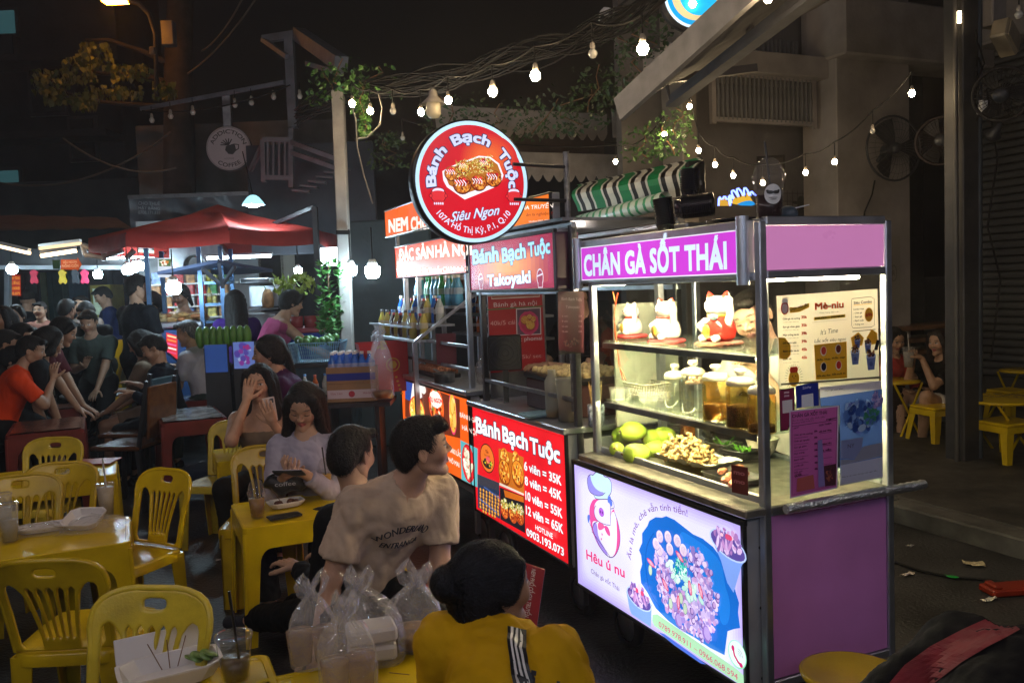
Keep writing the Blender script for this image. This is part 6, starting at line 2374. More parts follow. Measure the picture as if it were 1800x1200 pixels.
# ---------------------------------------------------------------- plastic chairs, tables, what stands on them
def poly_sd(x,y,P):
 d=np.full(x.shape,1e9)
 ins=np.zeros(x.shape,bool)
 n=len(P)
 for i in range(n):
  ax,ay=P[i]
  bx_,by=P[(i+1) % n]
  ex,ey=bx_-ax,by-ay
  t_=np.clip(((x-ax)*ex+(y-ay)*ey)/(ex*ex+ey*ey+1e-12),0,1)
  d=np.minimum(d,(x-ax-t_*ex)**2+(y-ay-t_*ey)**2)
  c=((ay>y) != (by>y)) & (x<(bx_-ax)*(y-ay)/(by-ay+1e-12)+ax)
  ins ^= c
 return np.sqrt(d)*np.where(ins,-1,1)
def chair_proto():
 """monobloc chair: seat height .40, back height .74; faces +Y"""
 T={}
 m=MB()
 n=14
 vs,fs=[],[]
 for L_,(q,dz) in enumerate(((1.03,-.045),(1.03,-.006),(1.,0))):
  for k in range(40):
   a=2*pi*k/40
   r=1/(abs(cos(a))**5+abs(sin(a))**5)**.2
   vs.append((.195*q*r*cos(a)*(1+.06*sin(a)),.19*q*r*sin(a),.40+dz+.012*(sin(a)>.7)))
 for L_ in range(2):
  fs += [(L_*40+k,L_*40+(k+1) % 40,(L_+1)*40+(k+1) % 40,(L_+1)*40+k) for k in range(40)]
 b=80
 for q in (.8,.5,.2):
  o=len(vs)
  for k in range(40):
   a=2*pi*k/40
   r=1/(abs(cos(a))**5+abs(sin(a))**5)**.2
   vs.append((.195*q*r*cos(a),.19*q*r*sin(a),.40-.014*(1-q**2)))
  fs += [(b+k,b+(k+1) % 40,o+(k+1) % 40,o+k) for k in range(40)]
  b=o
 fs.append(tuple(range(b,b+40)))
 m.add(vs,fs,None,True)
 T['seat']=m
 # back: outer arch with fan of slats, in x / height
 H,Wd=.345,.185
 def bx(y):
  return Wd*(1-.10*(1-y/H)) if y<.24 else Wd*(1-.0)*(1-((y-.24)/(H-.24))**3.2)**(1/3.2)
 ys=[0,.05,.1,.15,.2,.24,.27,.295,.315,.33,.34,.344]
 outer=[(bx(y),y) for y in ys]+[(-bx(y),y) for y in ys[::-1]]
 def fan(y):
  return .060+.040*(max(0,y-.02)/.23)**1.6
 side=[]
 yy=[.012,.05,.1,.15,.19,.22]
 for q in (1,-1):
  l=[(q*(fan(y)+.004),y) for y in yy]+[(q*.115,.246),(q*.130,.256)]
  r=[(q*.146,.250),(q*.152,.235),(q*.150,.2),(q*.146,.1),(q*.143,.03),(q*.13,.012)]
  side.append(l+r)
 slots=[]
 for k in range(5):
  u0,u1=(-1+(2*k+.42)/5)*.92,(-1+(2*k+1.58)/5)*.92
  P=[(u0*fan(y),y) for y in (.055,.1,.15,.2,.232)]+[((u0+u1)/2*fan(.245),.245)]+[(u1*fan(y),y) for y in (.232,.2,.15,.1,.055)]+[((u0+u1)/2*fan(.05),.045)]
  slots.append(P)
 hand =[(.036*cos(a)/(abs(cos(a))**4+abs(sin(a))**4)**.25,.302+.0145*sin(a)/(abs(cos(a))**4+abs(sin(a))**4)**.25) for a in [2*pi*k/16 for k in range(16)]]
 def f(x,y,z):
  lean=.22*y+.25*y*y
  return (x,-.178-lean+.9*x*x*(.4+y)+z,.405+y)
 m=MB()
 hgr=.0042
 X,Y=np.arange(-.20,.2001,hgr),np.arange(-.015,.36,hgr)
 gx,gy=np.meshgrid(X,Y,indexing='ij')
 d2=poly_sd(gx,gy,outer)
 for P in side+slots+[hand]:
  d2=np.maximum(d2,-poly_sd(gx,gy,P))
 Z=np.arange(-.016,.0161,hgr)
 e=np.maximum(np.stack([d2+.006]*len(Z),-1),0)
 g=np.abs(Z)[None,None,:]-.0035
 F3=np.sqrt(e**2+np.maximum(g,0)**2)+np.minimum(np.maximum(np.stack([d2+.006]*len(Z),-1),g),0)-.005
 Vv,Ff=snets(F3.astype(np.float32),np.array((X[0],Y[0],Z[0])),hgr)
 m.add([f(*v) for v in Vv],[tuple(int(k) for k in q) for q in Ff],None,True)
 T['backrest']=m
 m=MB()
 P=[f(x,y,0) for x,y in [(bx(0),-.0)]+[(bx(y),y) for y in ys[1:]]]
 Q=[(-x,y,z) for x,y,z in P]
 m.tube(P+Q[::-1],.0105,6)
 T['back_rim']=m
 for q in (-1,1):
  for r in (-1,1):
   m=MB()
   t0,t1=(q*.150,r*.140,.385),(q*.185,r*.190,0)
   for (w0,w1,dx,dy) in ((.075,.045,1,0),(.075,.045,0,1)):
    a0=Vector(t0)+Vector((q*.035,r*.038,0))
    a1=Vector(t1)
    i0=a0-Vector((q*w0*dx,r*w0*dy,0))
    i1=a1-Vector((q*w1*dx,r*w1*dy,0))
    th=Vector((-q*.007*dy,-r*.007*dx,0))
    vs=[a0,i0,i1,a1,a0+th,i0+th,i1+th,a1+th]
    m.add(vs,[(0,1,2,3),(7,6,5,4),(0,4,5,1),(2,6,7,3),(1,5,6,2),(0,3,7,4)])
   T['leg%d%d' % (q,r)]=m
 return T
_CT=chair_proto()
_CMS=[{k:v.mesh(k.rstrip('-1'),m_) for k,v in _CT.items()} for m_ in (M_YEL,M_YEL3,M_YEL2)]
_CM=_CMS[0]
def chair(label,x,y,rz,group='yellow plastic chairs',s=1.):
 t=thing('plastic_chair',label,'chair',(x,y,0),rz,group)
 t.scale=(s,s,s)
 for k,me in random.choice(_CMS).items():
  obj('leg' if k.startswith('leg') else k,me,t)
 return t
def back_at(px,py,rz,z=.74):
 g=G(px,py,z)
 d=Vector((-sin(rz),cos(rz),0))
 p=g+d*.285
 return p.x,p.y
for lb,a,b,r in (('yellow chair at the bottom facing the camera, behind the open takeaway box',278,1037,172),('yellow chair seen from behind at the lower left edge',72,992,2),('yellow chair standing alone turned to the left, right of the cluttered table',300,828,152),
     ('yellow chair behind the cluttered table, right one of the pair',112,816,186),('yellow chair behind the cluttered table, cut by the left edge',36,838,200),('yellow chair farthest back, beside the dark red tables',100,772,178),
     ('yellow chair under the woman in the beige camisole top',418,742,170),('yellow chair back showing beside the woman in the lilac shirt',468,786,188)):
 x,y=back_at(a,b,radians(r))
 chair(lb,x,y,radians(r))
def table_mesh(w,d,h,m):
 T={}
 b=MB()
 c=.03
 n=6
 P=[]
 for cx,cy,a0 in ((w/2-c,d/2-c,0),(-w/2+c,d/2-c,90),(-w/2+c,-d/2+c,180),(w/2-c,-d/2+c,270)):
  P += [(cx+c*cos(radians(a0+22.5*k)),cy+c*sin(radians(a0+22.5*k))) for k in range(5)]
 k=len(P)
 L_=[(1.,-.03),(1.,-.004),(.985,0),(.95,-.001),(.945,-.005)]
 vs=[]
 for q,z in L_:
  vs += [(x*q,y*(1-(1-q)*w/d),h+z) for x,y in P]
 fs=[]
 for i in range(len(L_)-1):
  fs += [(i*k+j,i*k+(j+1) % k,(i+1)*k+(j+1) % k,(i+1)*k+j) for j in range(k)]
 fs.append(tuple(range((len(L_)-1)*k,len(L_)*k)))
 fs.append(tuple(range(k))[::-1])
 b.add(vs,fs)
 T['tabletop']=b.mesh('tabletop',m)
 for sx in (-1,1):
  for sy in (-1,1):
   b=MB()
   for ax,half in ((0,w/2),(1,d/2)):
    z0=h-.03
    ap=.075
    leg=.065
    o=[(half,z0),(0,z0),(0,z0-ap)]
    fx=half-leg-.055
    if fx<.02:
     fx=.02
    o += [(fx,z0-ap)]
    for q in range(1,6):
     a=radians(90-18*q)
     o.append((fx+.055*cos(a)*1.,z0-ap-.075+.075*sin(a)))
    o += [(half-.05+.018,0),(half+.016,0)]
    v,f=plate2d([o],.012,.003)
    for i_,(u,zz,nn) in enumerate(v):
     out=(half if ax else half)*0
     oth=(d/2 if ax==0 else w/2)-.008+nn+.016*(1-zz/h)
     v[i_]=(sx*u,sy*oth,zz) if ax==0 else (sx*oth,sy*u,zz)
    b.add(v,f)
   T['leg%d%d' % (sx,sy)]=b.mesh('leg',m)
 return T
_TM={}
def table(label,x,y,w,d,h=.55,m=M_YEL,rz=TH,group='yellow plastic tables'):
 k=(w,d,h,m.name)
 if k not in _TM:
  _TM[k]=table_mesh(w,d,h,m)
 t=thing('plastic_table',label,'table',(x,y,0),rz,group)
 for n,me in _TM[k].items():
  obj('leg' if n.startswith('leg') else n,me,t)
 return t
def cornered(px,py,w,d,h,side=1,rz=TH,fb=1):
 """table centre from the photo point of its corner: side=1 right, fb=1 far"""
 g=G(px,py,h)
 X=Vector((cos(rz),sin(rz),0))
 Y=Vector((-sin(rz),cos(rz),0))
 c=g-X*side*w/2-Y*fb*d/2
 return c.x,c.y
TT={}
for k,lb,a,b,w,d,sd in (('t1','yellow table on the left covered with takeaway boxes and wrapping',230,905,.86,.5,1),('t2','yellow table behind the pair of chairs with a red menu on it',207,808,.86,.5,1),('t3','yellow table in front of the two women looking at phones',370,790,.80,.5,-1),
                              ('t4','yellow table with a drink, satay tray and black phone',405,885,.74,.52,-1),('t5','yellow table at the bottom with an open takeaway box and cup',470,1145,.86,.55,1),('t6','yellow table under the plastic bags by the woman in yellow',812,1116,.62,.55,1)):
 x,y=cornered(a,b,w,d,.55,sd)
 TT[k]=(x,y)
 table(lb,x,y,w,d)
for i,(a,b,w,d,sd,lb) in enumerate(((375,712,.47,.85,1,'dark red table with glossy printed cover, nearest of the middle pair'),(366,692,.46,.5,1,'dark red table with glossy cover just behind the nearer one'),(150,731,.50,.75,1,'dark red table at left lit orange, nearer one'),(140,708,.5,.42,1,'dark red table at left lit orange, farther one'),
          (250,628,.7,.5,1,'dark red table beside the red folding chair far back'),(392,665,.6,.5,1,'blue topped low table behind the red tables'))):
 x,y=cornered(a,b,w,d,.68,sd,radians(26))
 t=table(lb,x,y,w,d,.68,M_RED,radians(26),'dark red plastic tables')
 mb=MB()
 n=10
 vs=[((u/n-.5)*w*.9,(v/n-.5)*d*.88,.684+rnd(0,.006)) for v in range(n+1) for u in range(n+1)]
 mb.add(vs,[(v*(n+1)+u,v*(n+1)+u+1,(v+1)*(n+1)+u+1,(v+1)*(n+1)+u) for v in range(n) for u in range(n)],None,True)
 mb.build('table_cover',mat('cover_%s' % ('grey' if i in (0,1,5) else 'brown'),(.30,.33,.35) if i in (0,1,5) else (.16,.06,.04),.16,var=.5,scale=14,bump=.4,bscale=18),t)
# dark wooden cafe chairs in a leaning stack and singles
def wood_chair(label,x,y,rz,m=None,bm=None,s=1.,group=None,z=0):
 m=m or M_WOOD
 t=thing('wooden_chair',label,'chair',(x,y,z),rz,group)
 t.scale=(s,)*3
 MB().box((0,0,.44),(.38,.38,.03),None,.01).build('seat',m,t)
 MB().box((0,-.205,.70),(.34,.022,.36),TR(rx=.08),.008).build('backrest',bm or m,t)
 for q in (-1,1):
  for r in (-1,1):
   MB().bar((q*.165,r*.165,.43),(q*.18,r*.20,0),.028,.028).build('leg',M_DARKM,t)
  MB().bar((q*.17,-.175,.43),(q*.17,-.27,.90),.024,.024).build('back_post',M_DARKM,t)
 return t
M_TEAL=mat('blue_grey_panel',(.05,.095,.13),.3,var=.2,scale=4)
for i,(a,b,r,lb) in enumerate(((230,790,100,'dark wooden chair, front one of the row beside the red tables'),(238,768,100,'dark wooden chair, second of the row beside the red tables'),(245,748,100,'dark wooden chair, third of the row beside the red tables'),(252,730,100,'dark wooden chair, last of the row beside the red tables'))):
 g=G(a,b,.44)
 wood_chair(lb,g.x,g.y,radians(r-20),mat('varnished_wood',(.12,.045,.015),.22,var=.25,scale=20),M_TEAL if i % 2 else None,1.1)
for i,(a,b,r,lb) in enumerate(((40,770,-75,'dark chair with blue grey back panel at the left edge, nearer one'),(62,752,-75,'dark chair with blue grey back panel at the left edge, farther one'),(285,700,80,'slim dark metal chair beside the round metal tables'),(190,640,0,'slatted brown chair behind the red bag'),(300,690,95,'teal framed chair right of the round table'))):
 g=G(a,b,.44)
 wood_chair(lb,g.x,g.y,radians(r),M_WOOD,M_TEAL if i != 3 else M_RED,1.05)
# red plastic arm chairs in the middle
for i,(a,b,r,lb) in enumerate(((380,655,175,'red plastic chair leaning under the blue poster board'),(430,640,185,'red plastic chair stack right of the blue poster board'),(288,628,20,'bright red plastic chair near the standing man'))):
 g=G(a,b,.44)
 t=thing('plastic_chair',lb,'chair',(g.x,g.y,0),radians(r),'red plastic chairs')
 for k,me in _CM.items():
  o=obj('leg' if k.startswith('leg') else k,me.copy(),t)
  o.data.materials[0]=mat('bright_red_plastic',(.42,.02,.02),.28)
def round_table(label,px,py,z,r,top,leg,name='round_table'):
 g=G(px,py,z)
 t=thing(name,label,'table',(g.x,g.y,0),.4)
 MB().lathe([(0,z-.02),(r*.96,z-.02),(r,z-.012),(r,z),(r*.97,z+.004),(0,z)],32).build('tabletop',top,t)
 for q in (-1,1):
  for w_ in (-.16,.16):
   MB().tube([(q*r*.75,w_,z-.02),(-q*r*.8,w_*1.1,.01)],.011,6).build('leg',leg,t)
  MB().tube([(q*r*.8,-.18,.012),(q*r*.8,.18,.012)],.011,6).build('foot_bar',leg,t)
 return t
M_TOP=mat('grey_metal_top',(.26,.27,.28),.3,metal=.5,var=.3)
round_table('round grey metal table with cups in front of the orange shirt',155,668,.70,.32,M_TOP,M_DARKM)
round_table('round grey metal table with dark pedestal, nearer one',178,690,.62,.40,M_TOP,M_DARKM)
round_table('small round metal table with papers behind the red tables',335,672,.62,.36,mat('papered_top',(.3,.33,.33),.5,var=.5,scale=12),M_DARKM)
round_table('small round dark metal table just behind the nearer red table',345,684,.60,.36,M_TOP,M_DARKM)
round_table('round table with blue rim by the old man in white',325,658,.66,.32,M_TOP,M_DARKM)
round_table('yellow folding round table with crossed legs, right of the steel post',1757,700,.56,.30,M_YEL,M_YEL)
round_table('small yellow round table beside the sitting woman with the cup',1572,668,.60,.22,M_YEL,M_YEL)
round_table('yellow round table top partly hidden at the right edge',1800,650,.56,.22,M_YEL,M_YEL)
def stool(label,x,y,h=.42,w=.26,rz=.3):
 t=thing('plastic_stool',label,'stool',(x,y,0),rz,'yellow plastic stools')
 MB().box((0,0,h-.012),(w,w,.024),None,.010).build('seat',M_YEL,t)
 for q in (-1,1):
  for r in (-1,1):
   m=MB()
   a0,a1=Vector((q*w*.47,r*w*.47,h-.02)),Vector((q*w*.62,r*w*.62,0))
   for dx,dy in ((1,0),(0,1)):
    i0,i1=a0-Vector((q*.07*dx,r*.07*dy,0)),a1-Vector((q*.035*dx,r*.035*dy,0))
    th=Vector((-q*.006*dy,-r*.006*dx,0))
    m.add([a0,i0,i1,a1,a0+th,i0+th,i1+th,a1+th],[(0,1,2,3),(7,6,5,4),(0,4,5,1),(2,6,7,3),(1,5,6,2),(0,3,7,4)])
   m.build('leg',M_YEL,t)
 MB().box((0,0,h-.05),(w*1.0,w*1.0,.05),None,.004).build('apron',M_YEL,t)
for a,b,h,w,lb in ((1768,738,.42,.34,'yellow stool under the yellow folding table'),(1645,712,.42,.30,'yellow stool under the sitting woman with the cup'),(1775,684,.45,.28,'yellow stool behind the yellow folding table')):
 g=G(a,b,h)
 stool(lb,g.x,g.y,h,w)
g=G(1500,1185,.40)
MB().lathe([(0,.38),(.13,.38),(.15,.39),(.155,.405),(.14,.41),(.12,.402),(0,.40)],30).build('plastic_stool',M_YEL,None,loc=(g.x,g.y,0),label='yellow round stool top at the bottom edge below the purple panel',cat='stool')
for a,b,lb in ((1765,610,'bentwood bar chair behind the steel post'),(1800,600,'second bentwood bar chair at the right edge')):
 g=G(a,b,.55)
 wood_chair(lb,g.x*.92,g.y*.92,radians(160),M_WOOD,None,1.25)
# ---------------------------------------------------------------- food, cups, bags on the tables
def on(px,py,z=.553):
 g=G(px,py,z)
 return (g.x,g.y,z)
M_FOAM=mat('foam_tray',(.62,.58,.56),.5,var=.05)
drink('milky drink with clear straw in a tall cup on the cluttered table',on(188,905),.040,.15,.92,'a89a86',False,False,'b8b0a0',.1,milk=.12)
drink('cloudy drink cup at the left edge of the cluttered table, nearer one',on(18,950),.042,.16,.6,'8f8a80',False,False,None,milk=.2)
drink('second cloudy drink cup behind the first at the left edge',on(8,925),.040,.15,.6,'8f8a80',False,False,None,milk=.2)
drink('iced tea with domed lid on the table with the satay tray',on(453,908),.040,.11,.8,'8a6236',True,False,'101012',.1,milk=.08)
drink('pale yellow drink with domed lid held at the table edge by the lilac shirt',on(572,858,.60),.036,.085,.85,'b08a3c',True,False,'101012',-.2,milk=.05)
drink('open clear cup with ice and black straws beside the open takeaway box',on(415,1192),.048,.115,.5,'54443a',False,False,'0c0c0c',.0,milk=.03)
def boxy(label,p,w,d,h,m,rz,tilt=0.,open_=True,name='food_tray'):
 t=thing(name,label,'food box',p,rz)
 t.rotation_euler=(tilt,0,rz)
 L_=[(.80,.0),(.95,h),(1.03,h),(1.03,h-.004),(.97,h-.004),(.84,.004 if False else -.0)]
 k=16
 P=[(w/2*cos(a)/(abs(cos(a))**7+abs(sin(a))**7)**(1/7),d/2*sin(a)/(abs(cos(a))**7+abs(sin(a))**7)**(1/7)) for a in [2*pi*(i+.5)/k for i in range(k)]]
 vs,fs=[],[]
 vs += [(x*.78,y*.78,.003) for x,y in P]
 vs += [(x*.96,y*.96,h) for x,y in P]
 vs += [(x*1.04,y*1.04,h+.001) for x,y in P]
 vs += [(x*1.04,y*1.04,h-.004) for x,y in P]
 vs += [(x*.80,y*.80,-.001) for x,y in P]
 fs.append(tuple(range(k)))
 for r in range(4):
  fs += [(r*k+i,r*k+(i+1) % k,(r+1)*k+(i+1) % k,(r+1)*k+i) for i in range(k)]
 fs.append(tuple(range(4*k,5*k))[::-1])
 MB().add(vs,fs).build('tray',m,t)
 return t
t=boxy('white tray of satay skewers on the table with the black phone',on(502,888),.17,.11,.025,M_FOAM,TH+.1)
for k in range(6):
 MB().ell((rnd(-.05,.05),rnd(-.02,.02),.018),(.022,.011,.010),TR(rz=rnd(0,3)),nu=8,nv=6,noise=.1).build('meat',mat('grilled_meat',(.10,.03,.012),.4,var=.4),t)
MB().tube([(-.02,0,.02),(-.06,.03,.09)],.0018,5).build('skewer',M_WOOD,t)
mb=MB().box((0,0,.005),(.155,.075,.009),None,.004)
mb.build('phone',M_BLACK,None,loc=on(500,908),rz=TH+.12,label='black phone lying on the yellow table',cat='phone')
boxy('tilted white foam tray with leftovers on the cluttered table',on(150,918,.575),.17,.14,.035,M_FOAM,TH-.5,.35)
boxy('long flat foam tray under wrapping on the cluttered table',on(80,930),.24,.12,.022,M_FOAM,TH+.05)
def film(label,p,w,d,h,m,rz,n=16,amp=.012,name='plastic_wrap',cat='plastic wrap',seed=1):
 R=random.Random(seed)
 k=[(R.uniform(8,40),R.uniform(8,40),R.uniform(0,6),R.uniform(.3,1)) for _ in range(7)]
 vs=[]
 for j in range(n+1):
  for i in range(n+1):
   u,v=i/n*2-1,j/n*2-1
   q=max(abs(u),abs(v))
   z=h*(1-q**2)+amp*abs(sum(a*sin(kx*u*w*3+ky*v*d*3+f) for kx,ky,f,a in k))/2
   vs.append((u*w/2*(1+.08*sin(v*7+seed)),v*d/2*(1+.08*sin(u*6+seed)),max(z*(1-q**6),.002)))
 MB().add(vs,[(j*(n+1)+i,j*(n+1)+i+1,(j+1)*(n+1)+i+1,(j+1)*(n+1)+i) for j in range(n) for i in range(n)],None,False).build(name,m,None,loc=p,rz=rz,label=label,cat=cat)
M_FILM=clear('crinkled_film',(.97,.97,.97),.12,milk=.16,milkcol=(.8,.78,.76),ior=1.6,bump=.5,bscale=45)
film('crumpled clear wrapping over the tilted foam tray',on(165,928),.27,.2,.055,M_FILM,TH-.3,seed=3)
film('crumpled clear wrapping on the left of the cluttered table',on(60,935),.28,.2,.03,M_FILM,TH,seed=5)
film('clear crumpled bag on the table behind the pair of chairs',on(140,835),.22,.16,.05,M_FILM,TH,seed=8)
film('clear wrapping on the corner of the table by the camisole woman',on(480,800),.2,.14,.03,M_FILM,TH,seed=9)
MB().box((0,0,.004),(.20,.28,.006),TR(ry=0)).build('menu_card',mat('red_menu',(.30,.03,.02),.35,var=.3,scale=20),None,loc=on(165,812),rz=TH+1.2,label='red laminated menu on the table behind the pair of chairs',cat='menu')
# open takeaway box at the bottom
t=boxy('open white takeaway box with cucumber slices at the bottom of the picture',on(300,1192),.26,.16,.045,M_FOAM,TH+.1)
for k in range(5):
 MB().lathe([(0,.0),(.020,0),(.021,.003),(0,.004)],16,TR((.06+.012*k,.02-.008*k,.035+.003*k),0,.5*(k % 2),.4)).build('cucumber_slice',mat('cucumber',(.13,.22,.05),.35,var=.3,scale=50),t)
for k in range(3):
 MB().tube([(-.02+.02*k,0,.03),(-.05+.05*k,.03,.10)],.0016,5).build('skewer',M_WOOD,t)
MB().box((0,.11,.08),(.25,.006,.14),TR(rx=-.5),.002).build('lid',M_FOAM,t)
# the carrier bags with food boxes
M_BAG=clear('bag_film',(.96,.96,.97),.11,milk=.12,milkcol=(.9,.87,.88),ior=1.8,bump=1.,bscale=16)
def bag(label,p,w,d,h,seed,rz=0.,cont='box',lean_=0.):
 R=random.Random(seed)
 t=thing('plastic_bag',label,'plastic bag',p,rz)
 ks=[(R.randint(3,13),R.uniform(0,6.3),R.uniform(.3,1)) for _ in range(7)]
 n=44
 prof=[(.0,.86),(.05,1.0),(.3,1.03),(.5,.95),(.62,.78),(.72,.52),(.80,.28),(.86,.15),(.90,.12),(.95,.2),(1.0,.26)]
 vs,fs=[],[]
 for L_,(z,q) in enumerate(prof):
  for k in range(n):
   a=2*pi*k/n
   sq=1/(abs(cos(a))**3.5+abs(sin(a))**3.5)**(1/3.5)
   wv=sum(am*sin(f*a+ph+z*3*am) for f,ph,am in ks)*(.03+.10*max(0,z-.3))*(1.2 if z>.3 else .6)
   r=q*(1+wv/max(q,.3))
   vs.append((w/2*r*cos(a)*sq+lean_*z*z*h,d/2*r*sin(a)*sq,z*h+.010*sin(5*a+seed)*z))
 for L_ in range(len(prof)-1):
  fs += [(L_*n+k,L_*n+(k+1) % n,(L_+1)*n+(k+1) % n,(L_+1)*n+k) for k in range(n)]
 fs.append(tuple(range(n)))
 MB().add(vs,fs,None,False).build('bag_body',M_BAG,t)
 top=Vector((lean_*.8*h,0,h*.86))
 for q in (-1,1):
  L1,H1=R.uniform(.016,.028),R.uniform(.04,.065)
  P=[top,top+Vector((q*L1*.6,.01,H1*.5)),top+Vector((q*L1*1.3,.015,H1)),top+Vector((q*L1*1.9,.0,H1*.6)),top+Vector((q*L1*1.4,-.01,H1*.1)),top+Vector((q*.01,-.005,-.01))]
  mb=MB()
  for off in (0,.006,-.006):
   mb.tube([c+Vector((off,off,off*.5)) for c in P],[.005,.004,.005,.0045,.004,.005],5,smooth=False)
  mb.build('handle',M_BAG,t)
 if cont=='box':
  for k in range(2):
   MB().box((0,0,.035+.05*k),(w*.72,d*.72,.042),TR(rz=.1*k),.008).build('food_box',M_FOAM,t)
 elif cont=='cups':
  for k in (-1,1):
   MB().lathe([(0,.0),(.030,.004),(.038,.09),(.038,.095),(0,.095)],18,TR((k*.035,0,.004))).build('cup',clear('cup_in_bag',(.9,.85,.8),.1,milk=.45,milkcol=(.5,.36,.28)),t)
 else:
  MB().lathe([(0,.004),(.05,.004),(.065,.03),(.068,.05),(.05,.055),(0,.055)],22).build('bowl',mat('sauce_bowl',(.22,.12,.05),.4,var=.6,scale=20),t)
 return t
bag('tall clear plastic bag with handles up, leftmost on the yellow table',on(552,1165,.55),.13,.12,.235,4,.2,'cups')
bag('knotted clear plastic bag in front, holding a drink',(on(622,1200,.55)[0],on(622,1200,.55)[1]-.06,.55),.14,.12,.25,7,.5,'cups')
bag('clear plastic bag with white foam boxes, middle of the three bags',on(655,1160,.55),.19,.14,.25,12,.2,'box',-.15)
bag('clear plastic bag with a bowl of sauce, rightmost on the yellow table',on(728,1135,.55),.16,.13,.225,21,-.2,'bowl',.1)
MB().tube([(-.03,0,.003),(.03,0,.003)],.0012,5).build('toothpick',M_WOOD,None,loc=on(702,1185),rz=-.3,label='thin wooden skewer lying on the yellow table below the bags',cat='skewer')
# red laminated menu standing beside the woman in yellow
t=thing('menu_card','red laminated menu card with white lettering leaning beyond the woman in yellow','menu',M=Matrix.Translation(D(922,1040,2.2))@Matrix.Rotation(.35,4,'Z')@Matrix.Rotation(.45,4,'Y')@Matrix.Rotation(-.5,4,'X'))
MB().box((0,0,0),(.10,.003,.15),None,.001).build('card',mat('menu_red',(.36,.02,.025),.3),t)
s=Sheet((0,-.0018,0),(1,0,0),(0,0,1),(0,-1,0))
for k,x in enumerate(('NEM PHỐ CỔ GIA TRUYỀN',)):
 s.text(x,0,0,.013,'e8d8c8',bold=.02,w=.125,fn=lambda u,v:(.01+v,.065-u))
s.build('print',PR_DIM,t)
# things on the round metal table and red bag
for a,b,lb in ((130,672,'left one of the clear cups on the round metal table'),(172,672,'middle clear cup on the round metal table'),(185,668,'right clear cup on the round metal table')):
 g=G(a,b,.705)
 drink(lb,(g.x,g.y,.705),.05,.12,.5,'8a867c',False,False,None,group='cups on the round metal table',milk=.2)
g=G(150,668,.705)
mb=MB()
mb.ell((0,0,.06),(.16,.12,.07),nu=22,nv=12,noise=.06)
for k in range(6):
 mb.tube([(0,0,.12),(rnd(-.05,.05),rnd(-.03,.03),.16),(rnd(-.09,.09),rnd(-.05,.05),.15+rnd(0,.05))],[.012,.008,.004],5)
mb.build('tied_bag',mat('lilac_film',(.42,.30,.50),.3,var=.2,spec=.6),None,loc=(g.x,g.y,.705),label='tied lilac plastic bag on the round metal table',cat='plastic bag')
g=G(165,655,.5)
mb=MB()
mb.ell((0,0,.0),(.42,.25,.22),nu=26,nv=14,noise=.05)
for q in (-1,1):
 mb.tube([(q*.1,0,.15),(q*.16,0,.32),(q*.24,0,.30),(q*.3,0,.05)],[.05,.025,.03,.05],7)
mb.build('red_bag',mat('red_film',(.45,.012,.015),.25,var=.2,spec=.6),None,loc=(g.x,g.y+.4,.55),label='big bright red plastic bag hanging behind the lilac one',cat='plastic bag')
# black shoulder bag at the lilac shirt
p=D(503,848,4.3)
t=thing('handbag','black handbag with white letters on the lap of the woman in lilac','bag',p,.2)
m=MB().ell((0,0,0),(.115,.07,.055),nu=24,nv=14)
m.v=[(x,y,z*(1-.25*(x/.115)**2)+.01*sin(x*60)) for x,y,z in m.v]
m.build('bag',mat('black_leather',(.012,.012,.014),.45,bump=.4,bscale=60),t)
MB().tube([(.09*cos(a),-.03,.03+.03*sin(a)) for a in [pi*k/12 for k in range(13)]],.006,6).build('strap',M_BLACK,t)
s=Sheet((-.05,-.071,.0),(1,0,0),(0,0,1),(0,-1,0))
s.text('coffee',0,0,.022,'a8a8a8',w=.10)
s.build('print',PR_DIM,t)
# more scraps on the dark ground
for k,(a,b) in enumerate(((330,690+130),(1640,1130),(1690,905),(1760,960),(700,880),(1010,1120),(330,1150),(1600,960),(385,985))):
 g=G(a,b)
 n=4
 m=MB()
 w_=rnd(.02,.05)
 m.add([(w_*(i/n-.5)+rnd(-.003,.003),w_*.7*(j/n-.5)+rnd(-.003,.003),.004+rnd(0,.008)) for j in range(n+1) for i in range(n+1)],[(j*5+i,j*5+i+1,(j+1)*5+i+1,(j+1)*5+i) for j in range(n) for i in range(n)])
 m.build('tissue_scrap',mat('grey_tissue',(.32,.30,.28),.8),None,loc=g,rz=rnd(0,3),label='small scrap of tissue trodden into the dark ground',cat='litter',group='tissue scraps on the ground')
# ---------------------------------------------------------------- people
def at_head(label,px,py,dep,rz,pose='sit',lean=.12,s=1.,**k):
 """place a person so that the middle of the head falls on a photo point at a depth"""
 p=D(px,py,dep)
 rz=radians(rz)
 side=k.get('side',0.)
 up=Vector((sin(side),sin(lean)*cos(side),cos(lean)*cos(side)))
 off=up*(.47+k.get('neck',.155))*s+Vector((0,.012,.008))*s
 if pose=='sit':
  k['seat']=max(.05,p.z-off.z-.085)
 else:
  s=p.z/(.90+.625*up.z+.008)
  off=up*.625*s+Vector((0,.012,.008))*s
 o=Matrix.Rotation(rz,3,'Z')@Vector((off.x,off.y,0))
 return person(label,(p.x-o.x,p.y-o.y,0),rz,pose,lean=lean,s=s,**k)
# 1 the young man in the beige t-shirt
man,J=at_head('young man in beige printed t-shirt leaning and looking right at the carts',742,788,2.95,-150,lean=.42,side=-.30,head=(radians(72),-.08,.12),hair='short',shirt='b39c87',pants='0c0c0e',sleeve='loose',
                 hl=(-.16,.26,.42),hr=(.24,.16,.34),fl=(-.16,.42,.07),fr=(.16,.40,.07),h=.010,hh=.0042,wr=1.7,skin=(.42,.235,.15),s=.93)
